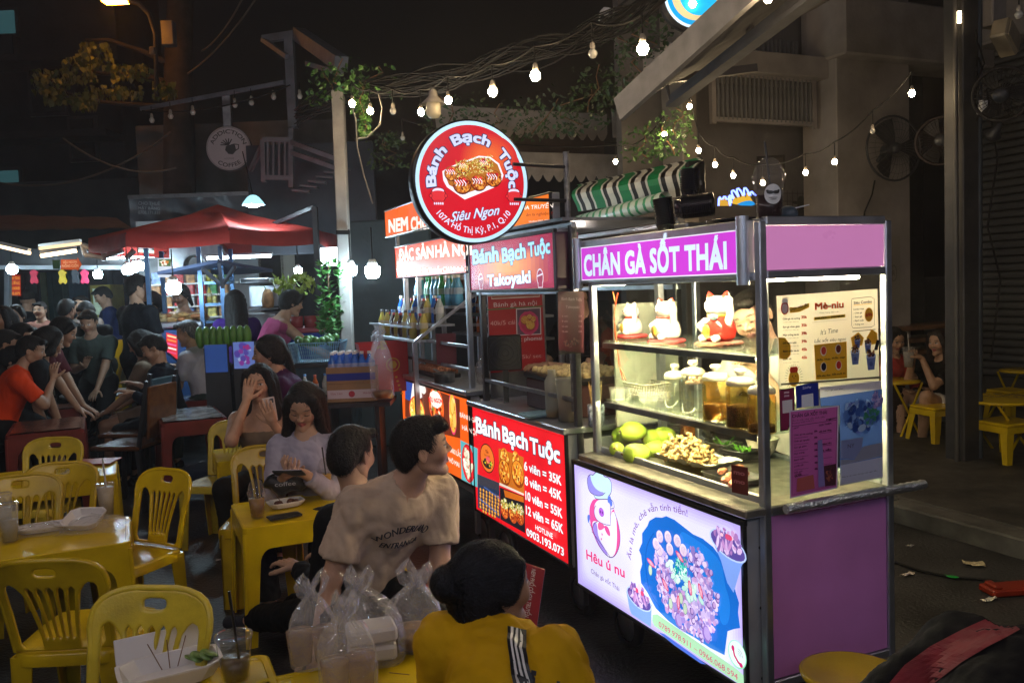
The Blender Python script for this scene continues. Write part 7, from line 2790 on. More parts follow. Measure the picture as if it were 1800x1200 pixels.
# lettering printed on the shirt front
fw=J['RT']@Vector((0,1,0))
up=Vector(J['up'])
rt_=J['RT']@Vector((-1,0,0))
shm=[c for c in man.children if c.name.startswith('shirt')][0]
bv=BVHTree.FromPolygons([v.co for v in shm.data.vertices],[tuple(p.vertices) for p in shm.data.polygons])
def stamp(txt,c0,k,wdt,hgt,R,col,shift=.002):
 vs,fs=glyphs(txt,0)
 xs=[v[0] for v in vs]
 kx=wdt/(max(xs)-min(xs))
 out=[]
 for a,b in vs:
  u,v=a*kx-wdt/2,b*hgt/.729
  if R:
   an=u/R
   u,v=(R+v)*sin(an),(R+v)*cos(an)-R
  o=c0+rt_*u+up*v+fw*.5
  hit=bv.ray_cast(o,-fw)
  out.append((hit[0]+fw*shift) if hit[0] else o-fw*.5)
 return out,fs
mb=MB()
for txt,dz,w_,h_,R in (('WONDERLAND',.325,.200,.028,.12),('ENTRANCA',.262,.135,.024,0)):
 for q in (0,.0012):
  v,f=stamp(txt,Vector(J['P0'])+up*dz+rt_*q,0,w_,h_,R,None,.004+q)
  mb.add(v,f)
mb.build('shirt_lettering',mat('print_ink',(.02,.02,.03),.8),man)
# 2 woman in yellow, back of the head to us
wy,J=at_head('woman in yellow top with hair bun and striped strap, seen from behind',866,1032,1.98,-24,lean=.62,side=-.38,shrug=.05,neck=.135,head=(-.62,-.05,.05),hair='bun',shirt='b88c00',pants='15151a',fem=True,sleeve='short',h=.010,hh=.0045,s=.90,wr=1.8,
    hl=(-.15,.38,.50),hr=(.12,.36,.52),hcol=(.006,.006,.008))
sh=[c for c in wy.children if c.name.startswith('shirt')][0]
bv=BVHTree.FromPolygons([v.co for v in sh.data.vertices],[tuple(p.vertices) for p in sh.data.polygons])
mb=MB()
P0,N_,upv=Vector(J['P0']),Vector(J['N']),Vector(J['up'])
bk=J['RT']@Vector((0,-1,0))
rx_=J['RT']@Vector((1,0,0))
for k,(w0,w1,c) in enumerate(((-.019,.019,'0b0d16'),(-.012,-.007,'c8c4c0'),(-.0025,.0025,'c8c4c0'),(.007,.012,'c8c4c0'))):
 for i in range(26):
  q=[]
  for j,w_ in ((i,w0),(i,w1),(i+1,w1),(i+1,w0)):
   o=P0+upv*(.455-.016*j)+rx_*(.075+w_+.0012*j)+bk*.5
   h_=bv.ray_cast(o,-bk)
   q.append((h_[0] if h_[0] else o-bk*.38)+bk*(.009+.0008*(k>0)))
  mb.add(q,[(0,1,2,3)],None,False,hx(c))
mb.build('shoulder_strap',PR_DIM,wy)
mb=MB()
for k,(x,z,w_,h_,sl) in enumerate(((.085,.33,.008,.07,.3),(.105,.34,.008,.08,-.2),(.12,.30,.007,.06,.1),(.07,.27,.009,.06,-.4),(.135,.33,.006,.05,.3))):
 q=[]
 for a,b in ((-w_/2,0),(w_/2,0),(w_/2,h_),(-w_/2,h_)):
  o=P0+upv*(z-h_/2+b)+rx_*(x+a+sl*b)+bk*.5
  hh_=bv.ray_cast(o,-bk)
  q.append((hh_[0] if hh_[0] else o-bk*.4)+bk*.003)
 mb.add(q,[(0,1,2,3)])
mb.build('back_print',mat('print_ink',(.02,.02,.03)),wy)
# 3 person in black with legs stretched out
at_head('person in black clothes with legs stretched to the left, behind the beige shirt',618,800,3.45,62,lean=.10,head=(-1.55,.1,0),hair='short',shirt='0b0b0e',pants='08080a',sleeve='long',h=.011,hh=.0055,
  fl=(.12,.86,.10),fr=(.34,.78,.09),hl=(-.10,.30,.48),hr=(.15,.30,.46),shoes='2a2c34')
# 4 woman in lilac shirt reading her phone
wl_,J=at_head('woman in lilac collared shirt looking down at her phone',534,714,4.45,176,lean=.14,head=(.05,.50,-.08),hair='long',shirt='9c96a6',pants='14141a',fem=True,sleeve='long',h=.010,hh=.0042,eyes='down',
                 hl=(-.06,.32,.70),hr=(.05,.33,.69),curl=.9,wr=1.6,hdl=(.6,.5,.2),hdr=(-.6,.5,.2),pdl=(0,-.4,1),pdr=(0,-.4,1))
q=(Vector(J['wl'])+Vector(J['wr']))/2
o=thing('smartphone','dark phone held in both hands by the woman in lilac','phone',M=wl_.matrix_basis@TR(q+Vector((0,.07,.03)),0,.5))
MB().box((0,0,0),(.15,.074,.009),None,.003).build('case',M_BLACK,o)
MB().box((0,0,.0055),(.14,.064,.001)).build('screen',glow('phone_screen',(.5,.45,.55),.5),o)
# collar
mb=MB()
for q in (-1,1):
 n_=Vector(J['N'])
 mb.add([n_+Vector((q*.005,.098,-.06)),n_+Vector((q*.058,.098,-.075)),n_+Vector((q*.068,.05,.018)),n_+Vector((q*.035,.07,.005))],[(0,1,2,3)],None,False,hx('a8a2b0'))
mb.build('collar',mat('cloth_flat',(.34,.31,.38),.85),wl_)
# 5 woman in beige camisole, hand on cheek
wc,J=at_head('woman in beige camisole with hand on her cheek holding up a phone',456,674,5.3,186,lean=.05,head=(-.08,.08,.06),hair='long',shirt='7a6a58',pants='15130f',fem=True,sleeve='cami',h=.010,hh=.0045,
    hl=(-.11,.26,.82),hr=(.055,.19,.96),curl=.5,pole=(.4,.3,-1),polel=(-.4,.2,-1),hdl=(.1,.1,1),hdr=(0,-.3,1),pdl=(0,-1,0),pdr=(0,-1,0),wr=.7,skin=(.46,.27,.17))
o=thing('smartphone','pink white phone held up by the woman in the camisole','phone',M=wc.matrix_basis@TR(Vector(J['wl'])+Vector((.02,-.02,.09)),0,.25,.15))
MB().box((0,0,0),(.072,.009,.148),None,.004).build('case',mat('pale_phone_case',(.55,.45,.42),.3),o)
MB().box((-.018,.006,.05),(.022,.004,.026),None,.002).build('camera_block',M_BLACK,o)
# others: (label, px, py, depth, rz, kwargs)
PEOPLE=[
 ('woman in dark purple t-shirt with tied hair looking left',472,622,5.7,95,dict(lean=.35,head=(.15,.1,0),hair='tied',shirt='3a1644',pants='101014',fem=True,hl=(-.2,.3,.5),hr=(.1,.22,.42),h=.012,hh=.006)),
 ('grey haired man in white shirt sitting and facing left',330,586,7.8,85,dict(lean=.22,head=(.1,.2,0),hair='grey',shirt='a8a8b4',pants='2c3c3c',hcol=(.09,.09,.10),hr=(.05,.24,.95),hl=(-.1,.35,.5),h=.013,hh=.0065)),
 ('tall young man in black t-shirt standing with his back to us',242,507,8.6,-30,dict(pose='stand',lean=.05,head=(-.45,.15,0),hair='short',shirt='0b0c12',pants='0a0a0e',sleeve='short',hr=(.1,.32,1.15),hl=(-.1,.3,1.1),h=.013,hh=.0065)),
 ('waiter in navy shirt and yellow apron standing beyond the crowd',181,521,11.5,110,dict(pose='stand',lean=.2,head=(.2,.5,0),hair='short',shirt='14204a',pants='c89a08',h=.017,hh=.009)),
 ('woman with long black hair in purple t-shirt bending over the stall',414,533,8.4,18,dict(pose='stand',lean=.32,head=(0,.5,0),hair='longback',shirt='3a1c6c',pants='16161e',fem=True,hl=(-.1,.4,1.1),hr=(.15,.4,1.0),h=.014,hh=.007)),
 ('woman in pink sleeveless top reaching right over a red counter',513,533,8.3,-62,dict(pose='stand',lean=.55,head=(0,.3,0),hair='messy',shirt='a84a74',pants='0d0d10',fem=True,sleeve='tank',hl=(-.1,.75,.95),hr=(.1,.72,.9),h=.013,hh=.007)),
 ('stall keeper in floral vest under the bright lamp',318,520,9.8,165,dict(pose='stand',lean=.1,head=(0,.35,0),hair='tied',shirt='14202c',pants='101010',fem=True,sleeve='tank',hl=(-.25,.3,1.2),hr=(.2,.15,1.35),h=.016,hh=.008)),
 ('customer with white face mask beside the tall man',262,531,9.6,120,dict(pose='stand',lean=.1,head=(.1,.4,0),hair='bob',shirt='202838',pants='101010',fem=True,h=.017,hh=.009)),
 ('boy in bright orange t-shirt sitting with hand at his mouth',55,617,6.8,-62,dict(lean=.42,head=(-.15,.25,0),hair='short',shirt='d8400a',pants='0c0c0e',legs='short',hl=(-.1,.34,.55),hr=(.02,.40,.98),pole=(.3,.4,-1),hdr=(0,0,1),h=.013,hh=.0065)),
 ('man in maroon t-shirt leaning over a table at left',112,583,7.2,-75,dict(lean=.6,head=(-.1,.45,0),hair='messy',shirt='4a0e18',pants='0c0c0e',hl=(-.1,.5,.6),hr=(.1,.5,.62),h=.015,hh=.0075)),
 ('person in grey green t-shirt resting chin on hand',156,566,8.6,185,dict(lean=.25,head=(0,.4,0),hair='short',shirt='3c4844',pants='101010',hr=(.03,.26,.95),hl=(-.1,.36,.7),hdr=(0,0,1),h=.015,hh=.0075)),
 ('woman in cream top with dark hair sitting in profile by the metal table',246,604,7.8,100,dict(lean=.15,head=(.1,.5,0),hair='bob',shirt='6e5e4e',pants='7a6858',legs='short',fem=True,hl=(-.1,.4,.6),hr=(.1,.36,.6),h=.014,hh=.007)),
 ('person in navy top with white collar stripe bent over the phone',270,612,7.4,98,dict(lean=.2,head=(.2,.5,0),hair='short',shirt='0e1424',pants='0c0c10',sleeve='long',hl=(-.1,.3,.8),hr=(.1,.3,.85),h=.014,hh=.007)),
 ('black haired person in dark shirt at the left edge, nearest row',10,606,6.9,-60,dict(lean=.3,head=(0,.3,0),hair='short',shirt='1c1c1e',pants='0c0c0e',h=.017,hh=.0085)),
 ('person with black hair and tan shirt at the far left edge',4,562,7.6,170,dict(lean=.1,hair='bob',shirt='8a6c58',pants='101010',h=.017,hh=.0085)),
 ('person in dark blue shirt in the left crowd behind the orange boy',38,592,7.4,-80,dict(lean=.4,head=(0,.3,0),hair='short',shirt='10141e',pants='0c0c0e',h=.017,hh=.0085)),
 ('person in beige top seen between heads in the left crowd',28,556,9.0,190,dict(lean=.1,hair='messy',shirt='7a5a44',pants='101010',h=.018,hh=.009)),
 ('child in pale pink shirt facing us in the left crowd',71,546,9.8,180,dict(lean=.05,s=.85,hair='short',shirt='9a6a5c',pants='101010',h=.017,hh=.0085)),
 ('person in dark green shirt seen from behind in the left crowd',118,545,9.4,20,dict(lean=.1,head=(-.5,.1,0),hair='short',shirt='0e1a16',pants='101010',h=.018,hh=.009)),
 ('man in pale shirt facing us beside the drinks fridge',143,537,10.6,180,dict(lean=.05,hair='short',shirt='8a7c74',pants='101010',h=.018,hh=.009)),
 ('person in black shirt with lowered head near the fridge',152,549,9.6,170,dict(lean=.3,head=(0,.6,0),hair='short',shirt='0d0d10',pants='101010',h=.018,hh=.009)),
 ('person in olive shirt behind the orange boy',88,600,7.0,-60,dict(lean=.45,head=(0,.4,0),hair='bob',shirt='14161a',pants='0c0c0e',h=.017,hh=.0085)),
 ('person in patterned brown shirt at lower left behind the orange boy',24,634,6.9,-70,dict(lean=.35,head=(0,.4,0),hair='messy',shirt='2c241e',pants='0c0c0e',h=.017,hh=.0085)),
 ('person in dark jacket standing under the arrow sign',48,528,11.0,0,dict(pose='stand',hair='cap',shirt='0c0e12',pants='0c0c0e',h=.02,hh=.01)),
 ('person in pink blouse sitting, mostly hidden by the glass case',1572,598,8.1,190,dict(lean=.12,head=(0,.3,0),hair='bob',shirt='8a2f2a',pants='2a1c16',fem=True,sleeve='long',h=.015,hh=.0075,wr=2)),
 ('woman in black top and white shorts holding a cup beside the steel post',1652,602,7.7,105,dict(lean=.12,head=(.15,.1,0),hair='long',shirt='0c0b0c',pants='b0aaa4',legs='short',fem=True,hl=(-.05,.32,.80),hr=(.06,.32,.82),curl=1.2,hdl=(.4,.6,0),hdr=(-.4,.6,0),h=.012,hh=.006,shoes='0c0a0a',hcol=(.012,.006,.005))),
]
for lb,a,b,d,r,k in PEOPLE:
 o,J=at_head(lb,a,b,d,r,**k)
 if 'mask' in lb:
  HM=J['HM']
  mb=MB()
  mb.ell((0,.075,-.05),(.056,.045,.042),nu=14,nv=8)
  mb.v=[tuple(HM@Vector(v)) for v in mb.v]
  mb.build('face_mask',M_PAPER,o)
 if 'holding a cup' in lb:
  q=o.matrix_basis@Vector((0,.42,.80))
  drink('big pale takeaway cup held by the sitting woman on the right',(q.x,q.y,q.z-.07),.05,.17,.8,'9a928a',False,False,'d8d0c8',.1,milk=.2)
 if 'floral' in lb:
  pass
# vendor behind the pink cart, leaning down to the left
at_head('young vendor leaning down behind the pink cart, face above the jars',1324,558,3.62,128,'stand',lean=.38,side=.12,head=(.25,.32,.30),hair='crop',eyes='down',shirt='c8c4c0',pants='14141a',hl=(-.05,.34,1.20),hr=(.15,.42,1.16),h=.011,hh=.0042,skin=(.60,.36,.25),s=1.)
# takoyaki vendor behind the red cart: arm reaching to the pan
p=MA@Vector((.72,1.75,0))
at_head('takoyaki vendor in dark shirt behind the red cart turning the balls',1010,520,5.2,130,'stand',lean=.25,head=(.1,.4,0),hair='short',shirt='14141a',pants='101014',hl=(-.06,.46,1.12),hr=(.12,.50,1.12),h=.013,hh=.007,skin=(.5,.3,.2))
# person in black and red jacket cut off at the bottom right
pr,J=at_head('person in black jacket with a red shoulder band bending at the bottom right',1955,1035,1.75,-62,lean=.95,head=(0,.2,0),hair='short',shirt='0b0a0c',pants='0a0a0c',sleeve='long',h=.011,hh=.008,s=1.1,wr=1.4)
sh=[c for c in pr.children if c.name.startswith('shirt')][0]
bv=BVHTree.FromPolygons([v.co for v in sh.data.vertices],[tuple(p.vertices) for p in sh.data.polygons])
Mi=pr.matrix_basis.inverted()
cl=Mi@Vector((0,0,CAM_H))
mb=MB()
ed=[(1550,1215,1622,1215),(1590,1168,1655,1190),(1635,1135,1690,1163),(1690,1106,1735,1136),(1730,1088,1770,1118),(1765,1080,1795,1104)]
ed2=[]
for p,q in zip(ed[:-1],ed[1:]):
 for k in range(14):
  ed2.append([p[m_]+(q[m_]-p[m_])*k/14 for m_ in range(4)])
for p,q in zip(ed2[:-1],ed2[1:]):
 for k in range(8):
  c_=[]
  for e_,f_ in ((p,k),(p,k+1),(q,k+1),(q,k)):
   u,v=e_[0]+(e_[2]-e_[0])*f_/8,e_[1]+(e_[3]-e_[1])*f_/8
   dr=(Mi.to_3x3()@ray(u,v)).normalized()
   h_=bv.ray_cast(cl,dr)
   c_.append(h_[0]-dr*.006 if h_[0] else None)
  if None not in c_ and max((c_[0]-c_[2]).length,(c_[1]-c_[3]).length)<.08:
   mb.add(c_,[(0,1,2,3)])
if mb.f:
 mb.build('red_band',mat('red_cloth',(.20,.014,.022),.8,var=.2,scale=12),pr)
# ---------------------------------------------------------------- background on the left
def wallbox(label,px0,px1,dep,ztop,col,cat='building',name='building',d=2.,z0=0,parts=None):
 a,b=D(px0,500,dep),D(px1,500,dep)
 w=(b-a).length
 rz=atan2(b.y-a.y,b.x-a.x)
 M=Matrix.Translation((a.x,a.y,0))@Matrix.Rotation(rz,4,'Z')
 t=thing(name,label,cat,M=M)
 MB().box((w/2,d/2,(ztop+z0)/2),(w,d,ztop-z0),None,.02).build('wall',mat('wall_'+str(col)[:14].strip('(').replace(', ','_'),col,.85,var=.35,scale=1.2,bump=.3,bscale=18,dirt=.2),t)
 return t,M,w
DK=(.018,.018,.022)
t,M,w=wallbox('tall dark apartment block filling the far left with lit windows',-140,235,15.5,12,(.022,.024,.028))
f=face(M,(0,-.02,0))
for (a,b,c,d,on) in ((-20,20,27,62,1),(-25,62,24,105,0),(-30,300,34,333,1),(60,120,110,200,0),(130,210,165,280,0)):
 x0,z0=f.px(a,d)
 x1,z1=f.px(c,b)
 o=MB().box(((x0+x1)/2,-.03,(z0+z1)/2),(x1-x0+.12,.06,z1-z0+.12)).build('window',M_DARKM,t)
 MB().box(((x0+x1)/2,-.07,(z0+z1)/2),(x1-x0,.02,z1-z0)).build('pane',glow('lit_pane',(.12,.36,.40),.14) if on else mat('dark_pane',(.01,.012,.014),.1),o)
for k in range(3):
 z=f.px(50,380-130*k)[1]
 MB().box((w/2,-.35,z),(w,.7,.12)).build('balcony',mat('dark_concrete',(.03,.03,.032),.8),t)
t,M,w=wallbox('dim shop house row closing the street behind the crowd',-80,330,14.2,3.6,(.06,.07,.075))
f=face(M,(0,-.02,0))
for k,(a,b,c) in enumerate(((36,66,(.05,.05,.055)),(72,82,(.20,.26,.16)),(84,120,(.04,.10,.10)),(121,152,(.05,.13,.20)),(190,225,(.07,.08,.10)))):
 x0,x1=f.px(a,480)[0],f.px(b,480)[0]
 z0,z1=0.05,f.px(100,478)[1]
 o=MB().box(((x0+x1)/2,-.04,(z0+z1)/2),(x1-x0,.05,z1-z0)).build('shutter',mat('shutter_col%d' % k,c,.6,var=.2),t)
 for j in range(int((x1-x0)/.16)):
  MB().box((x0+.08+j*.16,-.075,(z0+z1)/2),(.03,.02,z1-z0)).build('shutter_rib',mat('shutter_col%d' % k,c),t)
# low dark beam awning over the crowd with LED battens
a=[D(-60,405,8.6),D(232,400,9.6),D(205,382,11.5),D(-120,375,10.5)]
aw=awning('low brown canvas awning over the crowd at the left edge',a,mat('brown_awning',(.10,.07,.055),.7,var=.2,scale=3))
MB().bar(D(-60,470,10),D(232,470,10.4),.06,.05).build('beam',mat('pale_beam',(.25,.27,.3),.5),aw)
MB().bar(D(-60,455,10.2),D(232,457,10.6),.10,.25).build('fascia',M_DARKM,aw)
for k,(p,q,dd,s_) in enumerate((((73,450),(133,441),9.2,9),((0,433),(52,445),9.0,3.5),((70,437),(142,428),9.8,1.2),((245,441),(269,443),10,2))):
 o=thing('batten_light',('brightest warm batten light under the low awning','dim batten light at the left edge under the low awning','broad dull batten above the brightest one','short pale batten light left of the red parasol')[k],'light',D(*p,dd))
 MB().bar((0,0,0),D(*q,dd)-D(*p,dd),.05,.03).build('diffuser',glow('batten_%d' % k,(1,.72,.42) if k != 3 else (.5,1,.8),s_),o)
 MB().bar((0,0,.035),D(*q,dd)-D(*p,dd)+Vector((0,0,.035)),.06,.03).build('housing',M_WHITE,o)
mb=MB()
for P in ([(145,430),(160,437),(182,442)],[(150,448),(180,452),(205,444),(216,440)],[(145,430),(150,448)],[(182,442),(183,458)],[(222,455),(236,440)]):
 mb.tube([D(*p,9.4) for p in P],.03,6)
mb.build('awning_arm',mat('white_arm',(.35,.34,.33),.4),aw)
# arrow sign, hanging fish ornaments, banner at left
FA=frame(115,9.3,.05)
f=face(FA)
t=thing('arrow_sign','orange arrow sign pointing right hung under the low awning','sign',M=FA)
f.poly([(91,456),(91,471)]+[],'b04a1c',True) if False else None
f.poly([(92,458),(105,456),(106,473),(93,473)],'14301c',True)
f.poly([(107,456),(136,456),(136,452),(144,465),(136,477),(136,474),(107,474)],'c2501c',True)
f.wtext('SIÊU NGON',(111,463),(135,462),4,'e8b890',bold=.02)
f.wtext('PHỒNG CUỘN',(109,470),(138,469),4.5,'e8b890',bold=.04)
f.build('panel',PR_SOFT,t)
for k,(a,b,c) in enumerate(((60,486,'c8304a'),(110,486,'c8a820'),(133,486,'20242c'),(149,486,'c02c54'))):
 mb=MB()
 mb.prism([(0,.09),(.05,.05),(.03,0),(.05,-.06),(.03,-.09),(0,-.07),(-.03,-.09),(-.05,-.06),(-.03,0),(-.05,.05)],-.01,.01,TR(rx=pi/2))
 mb.build('paper_fish',mat('fish_'+c,c,.6),None,loc=D(a,b,10.2),label=('pink paper fish ornament hung at far left','yellow paper fish ornament hung in the middle','dark paper fish ornament hung right of the yellow one','pink paper fish ornament hung nearest the white lamp')[k],cat='ornament')
FA=frame(25,10.8,.1)
f=face(FA)
t=thing('banner','red hanging shop banner with yellow lettering at the left edge','banner',M=FA)
f.poly([(15,483),(36,483),(37,520),(15,519)],'b02820',True)
for k,tx in enumerate(('BÁNH TRÁNG','NƯỚNG','20.000Đ','093.079')):
 f.wtext(tx,(17,491+9*k),(35,491+9*k),5,'f0a040',bold=.05)
f.build('cloth',PR_SOFT,t)
MB().bar(D(14,470,10.6),D(14,590,10.6),.06,.06).build('stall_post',mat('pale_beam',(.25,.27,.3)),None,label='pale metal stall post at the left edge beside the red banner',cat='post')
# cool lamps
LMP=[(21,473,9.5,.055,60,'cool lamp at the far left edge above the crowd'),(172,482,10.0,.05,50,'small cool lamp above the drinks fridge'),(305,505,7.9,.068,42,'big white lamp hanging under the glass stall roof'),(445,352,8.8,.0,0,''),
       (617,474,6.9,.050,60,'left one of the two glaring white lamps of the drinks stall'),(655,476,6.7,.060,60,'right one of the two glaring white lamps of the drinks stall'),(524,475,9.8,.045,45,'small white lamp beside the yellow green plant'),
       (224,474,9.9,.06,30,'first of the row of bright bulbs left of the poster'),(234,470,9.9,.06,30,'second of the row of bright bulbs left of the poster'),(244,467,9.9,.06,30,'last of the row of bright bulbs left of the poster')]
for a,b,d,r,s_,lb in LMP:
 if not r:
  continue
 t=thing('lamp',lb,'lamp',D(a,b,d))
 MB().lathe([(0,-r),(r*.7,-r*.9),(r,-r*.3),(r*.95,r*.5),(r*.6,r*.7)],18).build('bulb',glow('cool_lamp_%d' % s_,(.62,.86,1),s_*2.4),t)
 MB().lathe([(r*.6,r*.7),(r*.65,r*1.0),(r*.4,r*1.5),(0,r*1.5)],16).build('socket',M_WHITE,t)
 MB().tube([(0,0,r*1.5),(0,0,r*1.5+.25)],.006,5).build('cord',M_CABLE,t)
p=D(445,352,8.8)
t=thing('pendant_lamp','lit white bell shaped pendant lamp above the red parasol','lamp',p)
MB().lathe([(.115,-.05),(.10,-.02),(.06,.03),(.03,.05),(0,.055)],22).build('shade',mat('lamp_shade',(.6,.75,.8),.4,emit=(.35,.75,.85),estr=1.2),t)
MB().lathe([(0,-.075),(.05,-.065),(.09,-.045),(0,-.04)],18).build('bulb',glow('cool_lamp_60',(.62,.86,1),60),t)
MB().tube([(0,0,.05),(-.08,0,.5)],.006,5).build('cord',M_CABLE,t)
# grey tarpaulin board with lettering
FT=frame(400,11.5,.06)
f=face(FT,(0,-.012,0))
t=thing('tarpaulin','big grey creased tarpaulin stretched above the red parasol','tarpaulin',M=FT)
x0,z0=f.px(232,430)
x1,z1=f.px(515,338)
n=30
vs=[(x0+(x1-x0)*i/n,.03*sin(i*1.3+j*.7)+.03*sin(j*1.1+i*.35),z0+(z1-z0)*j/10) for j in range(11) for i in range(n+1)]
MB().add(vs,[(j*(n+1)+i,j*(n+1)+i+1,(j+1)*(n+1)+i+1,(j+1)*(n+1)+i) for j in range(10) for i in range(n)],None,True).build('sheet',mat('tarp_grey',(.10,.105,.12),.35,var=.3,scale=3,bump=.6,bscale=7),t)
MB().bar((x0,-.03,z1),(x1,-.03,z1),.05,.05).build('rail',M_STEELD,t)
f=face(FT,(0,-.09,0))
f.wtext('CHO THUÊ',(243,360),(281,361),6,'8a8e94',bold=.03)
f.wtext('MẶT BẰNG',(243,368),(281,369),5,'8a8e94',bold=.03)
f.wtext('0708.171.131',(243,376),(281,377),6,'8a8e94',bold=.02)
f.build('lettering',PR_DIM,t)
# red parasol
pc=D(385,400,9.6)
t=thing('parasol','large red cantilever parasol over the stalls at left','parasol',(pc.x,pc.y,0))
zr,zt_,R_=D(385,441,9.6).z,D(385,366,9.6).z,1.33
M_CAN=mat('red_canvas',(.44,.032,.022),.75,var=.15,scale=4,bump=.2,bscale=80)
zc=zr+.16
for k in range(8):
 a0,a1=2*pi*(k+.5)/8,2*pi*(k+1.5)/8
 vs=[]
 for j in range(7):
  for i in range(7):
   u,v=i/6,j/6
   r=.02+(R_-.02)*v
   dx,dy=cos(a0)*(1-u)+cos(a1)*u,sin(a0)*(1-u)+sin(a1)*u
   z=zt_-(zt_-zc)*v-.05*sin(pi*v)*sin(pi*u)-.03*sin(pi*u)*v
   vs.append((dx*r,dy*r,z))
 for i in range(7):
  x,y,z=vs[42+i]
  vs.append((x*1.005,y*1.005,z-.15))
 MB().add(vs,[(j*7+i,j*7+i+1,(j+1)*7+i+1,(j+1)*7+i) for j in range(7) for i in range(6)],None,True).build('canopy_panel',M_CAN,t)
 MB().tube([(cos(a0)*.1,sin(a0)*.1,zt_-.06),(cos(a0)*R_,sin(a0)*R_,zc-.02)],.012,5).build('rib',M_DARKM,t)
MB().lathe([(.32,zt_-.075),(.18,zt_-.02),(.03,zt_+.03),(0,zt_+.04)],8).build('vent_cap',M_CAN,t)
ap,bp_,cp=D(553,364,8.9)-Vector((pc.x,pc.y,0)),D(576,640,8.9)-Vector((pc.x,pc.y,0)),D(472,398,9.3)-Vector((pc.x,pc.y,0))
MB().bar(ap,(ap.x,ap.y,0),.055).build('pole',M_DARKM,t)
MB().bar(ap,cp,.04).build('arm',M_DARKM,t)
MB().bar((ap.x,ap.y,.03),(ap.x,ap.y+.01,.04),.6).build('base',M_DARKM,t)
# pale post on the left of the drinks stall, with ivy
g0,g1=D(608,600,6.9),D(594,160,6.9)
t=thing('pale_post','pale square concrete post left of the drinks stall','post')
MB().bar((g0.x,g0.y,0),g1,.095,.095,ch=.008).build('post',mat('pale_post_paint',(.34,.32,.30),.6,var=.2,scale=6,bump=.2),t)
MB().bar(D(603,405,6.85),D(603,412,6.85),.11,.02).build('strap',M_CABLE,t)
def leaves(label,clumps,n,col,ls=.05,name='climbing_plant',cat='plant',dirn=-.8,vine=True,kind=None):
 t=thing(name,label,cat)
 mb=MB()
 for (a,b,d,rx,rz_) in clumps:
  c=D(a,b,d)
  m=int(n)
  for i in range(m):
   p=c+Vector((rnd(-1,1)*rx,rnd(-1,1)*rx*.7,(random.random()**1.3-.5)*2*rz_))
   L_=ls*rnd(.6,1.3)
   an=rnd(0,6.28)
   dv=Vector((cos(an),sin(an),dirn+rnd(-.4,.5))).normalized()
   sd=dv.cross(Vector((rnd(-1,1),rnd(-1,1),1))).normalized()*L_*.33
   nn=dv.cross(sd).normalized()*L_*.12
   mb.add([p,p+dv*L_*.35+sd+nn,p+dv*L_,p+dv*L_*.35-sd+nn,p+dv*L_*.4],[(0,1,4),(1,2,4),(2,3,4),(3,0,4)])
  if vine:
   P=[c+Vector((rnd(-.5,.5)*rx,0,rz_*(1-k*.5))) for k in range(5)]
   MB().tube(P,.006,5).build('stem',M_WOOD,t)
 o=mb.build('foliage',mat('leaf_'+'_'.join(str(round(c,3)) for c in col),col,.5,var=.55,scale=14),t)
 o['kind']='stuff'
 return t
leaves('ivy clump growing on top of the pale post',[(600,130,6.8,.22,.12),(575,150,6.9,.16,.14),(650,140,6.7,.25,.10),(635,175,6.6,.06,.14),(640,210,6.6,.04,.12)],90,(.05,.13,.02))
leaves('dark hanging creeper in front of the grey canvas awning',[(1110,110,6.2,.24,.18),(1060,155,6.6,.26,.18),(1010,185,7,.3,.16),(1130,60,6,.2,.15),(960,205,7.4,.3,.15),(870,215,7.6,.35,.16),(800,200,7.6,.3,.16)],150,(.03,.07,.018))
leaves('lit creeper hanging right of the striped awning',[(1170,240,7.3,.18,.16),(1130,250,7.4,.18,.14),(1190,215,7.2,.15,.12)],110,(.06,.14,.03))
leaves('dim potted bush left of the round sign',[(690,270,8.2,.22,.12),(680,245,8.2,.1,.08)],90,(.05,.09,.02))
leaves('bright green fern beside the drinks stall post',[(585,520,6.9,.10,.28),(578,560,6.9,.08,.12)],200,(.07,.24,.05),.06,dirn=.3)
leaves('yellow green plant under the small lamp in the far stall',[(516,505,9.6,.24,.10)],120,(.20,.28,.03),.09,dirn=1.2,vine=False)
# tree lit by the street lamp
t=thing('tree','leafy tree lit orange under the street lamp at upper left','tree')
MB().tube([D(318,640,12),D(316,300,12),D(314,100,12),D(320,-80,12)],[.25,.22,.19,.16],12).build('trunk',mat('dark_bark',(.035,.027,.02),.9,var=.4,bump=.6,bscale=20),t)
for P in ([(315,190,12),(250,185,11.8),(180,180,11.6),(120,165,11.5),(75,130,11.4)],[(314,150,12),(240,130,11.8),(180,130,11.8),(120,115,11.7)],[(315,120,12),(250,90,11.8),(190,70,11.6),(150,70,11.6)]):
 MB().tube([D(*p) for p in P],[.05,.035,.025,.015,.01][:len(P)],6).build('limb',mat('dark_bark',(.03,.03,.03)),t)
mb=MB()
for i in range(1500):
 k=random.choice(((90,140,34,20),(140,120,30,22),(165,95,30,22),(230,125,34,14),(120,170,40,10),(200,160,50,12),(290,155,20,14),(150,180,20,10)))
 p=D(k[0]+rnd(-1,1)*k[2],k[1]+rnd(-1,1)*k[3],11.6+rnd(-.7,.7))
 dv=Vector((rnd(-.5,.5),rnd(-.5,.5),-1)).normalized()
 L_=rnd(.05,.10)
 sd=dv.cross(Vector((rnd(-1,1),rnd(-1,1),.3))).normalized()*L_*.4
 mb.add([p,p+dv*L_*.3+sd,p+dv*L_,p+dv*L_*.3-sd],[(0,1,2,3)])
o=mb.build('crown',mat('tree_leaf',(.09,.12,.015),.5,var=.4),t)
o['kind']='stuff'
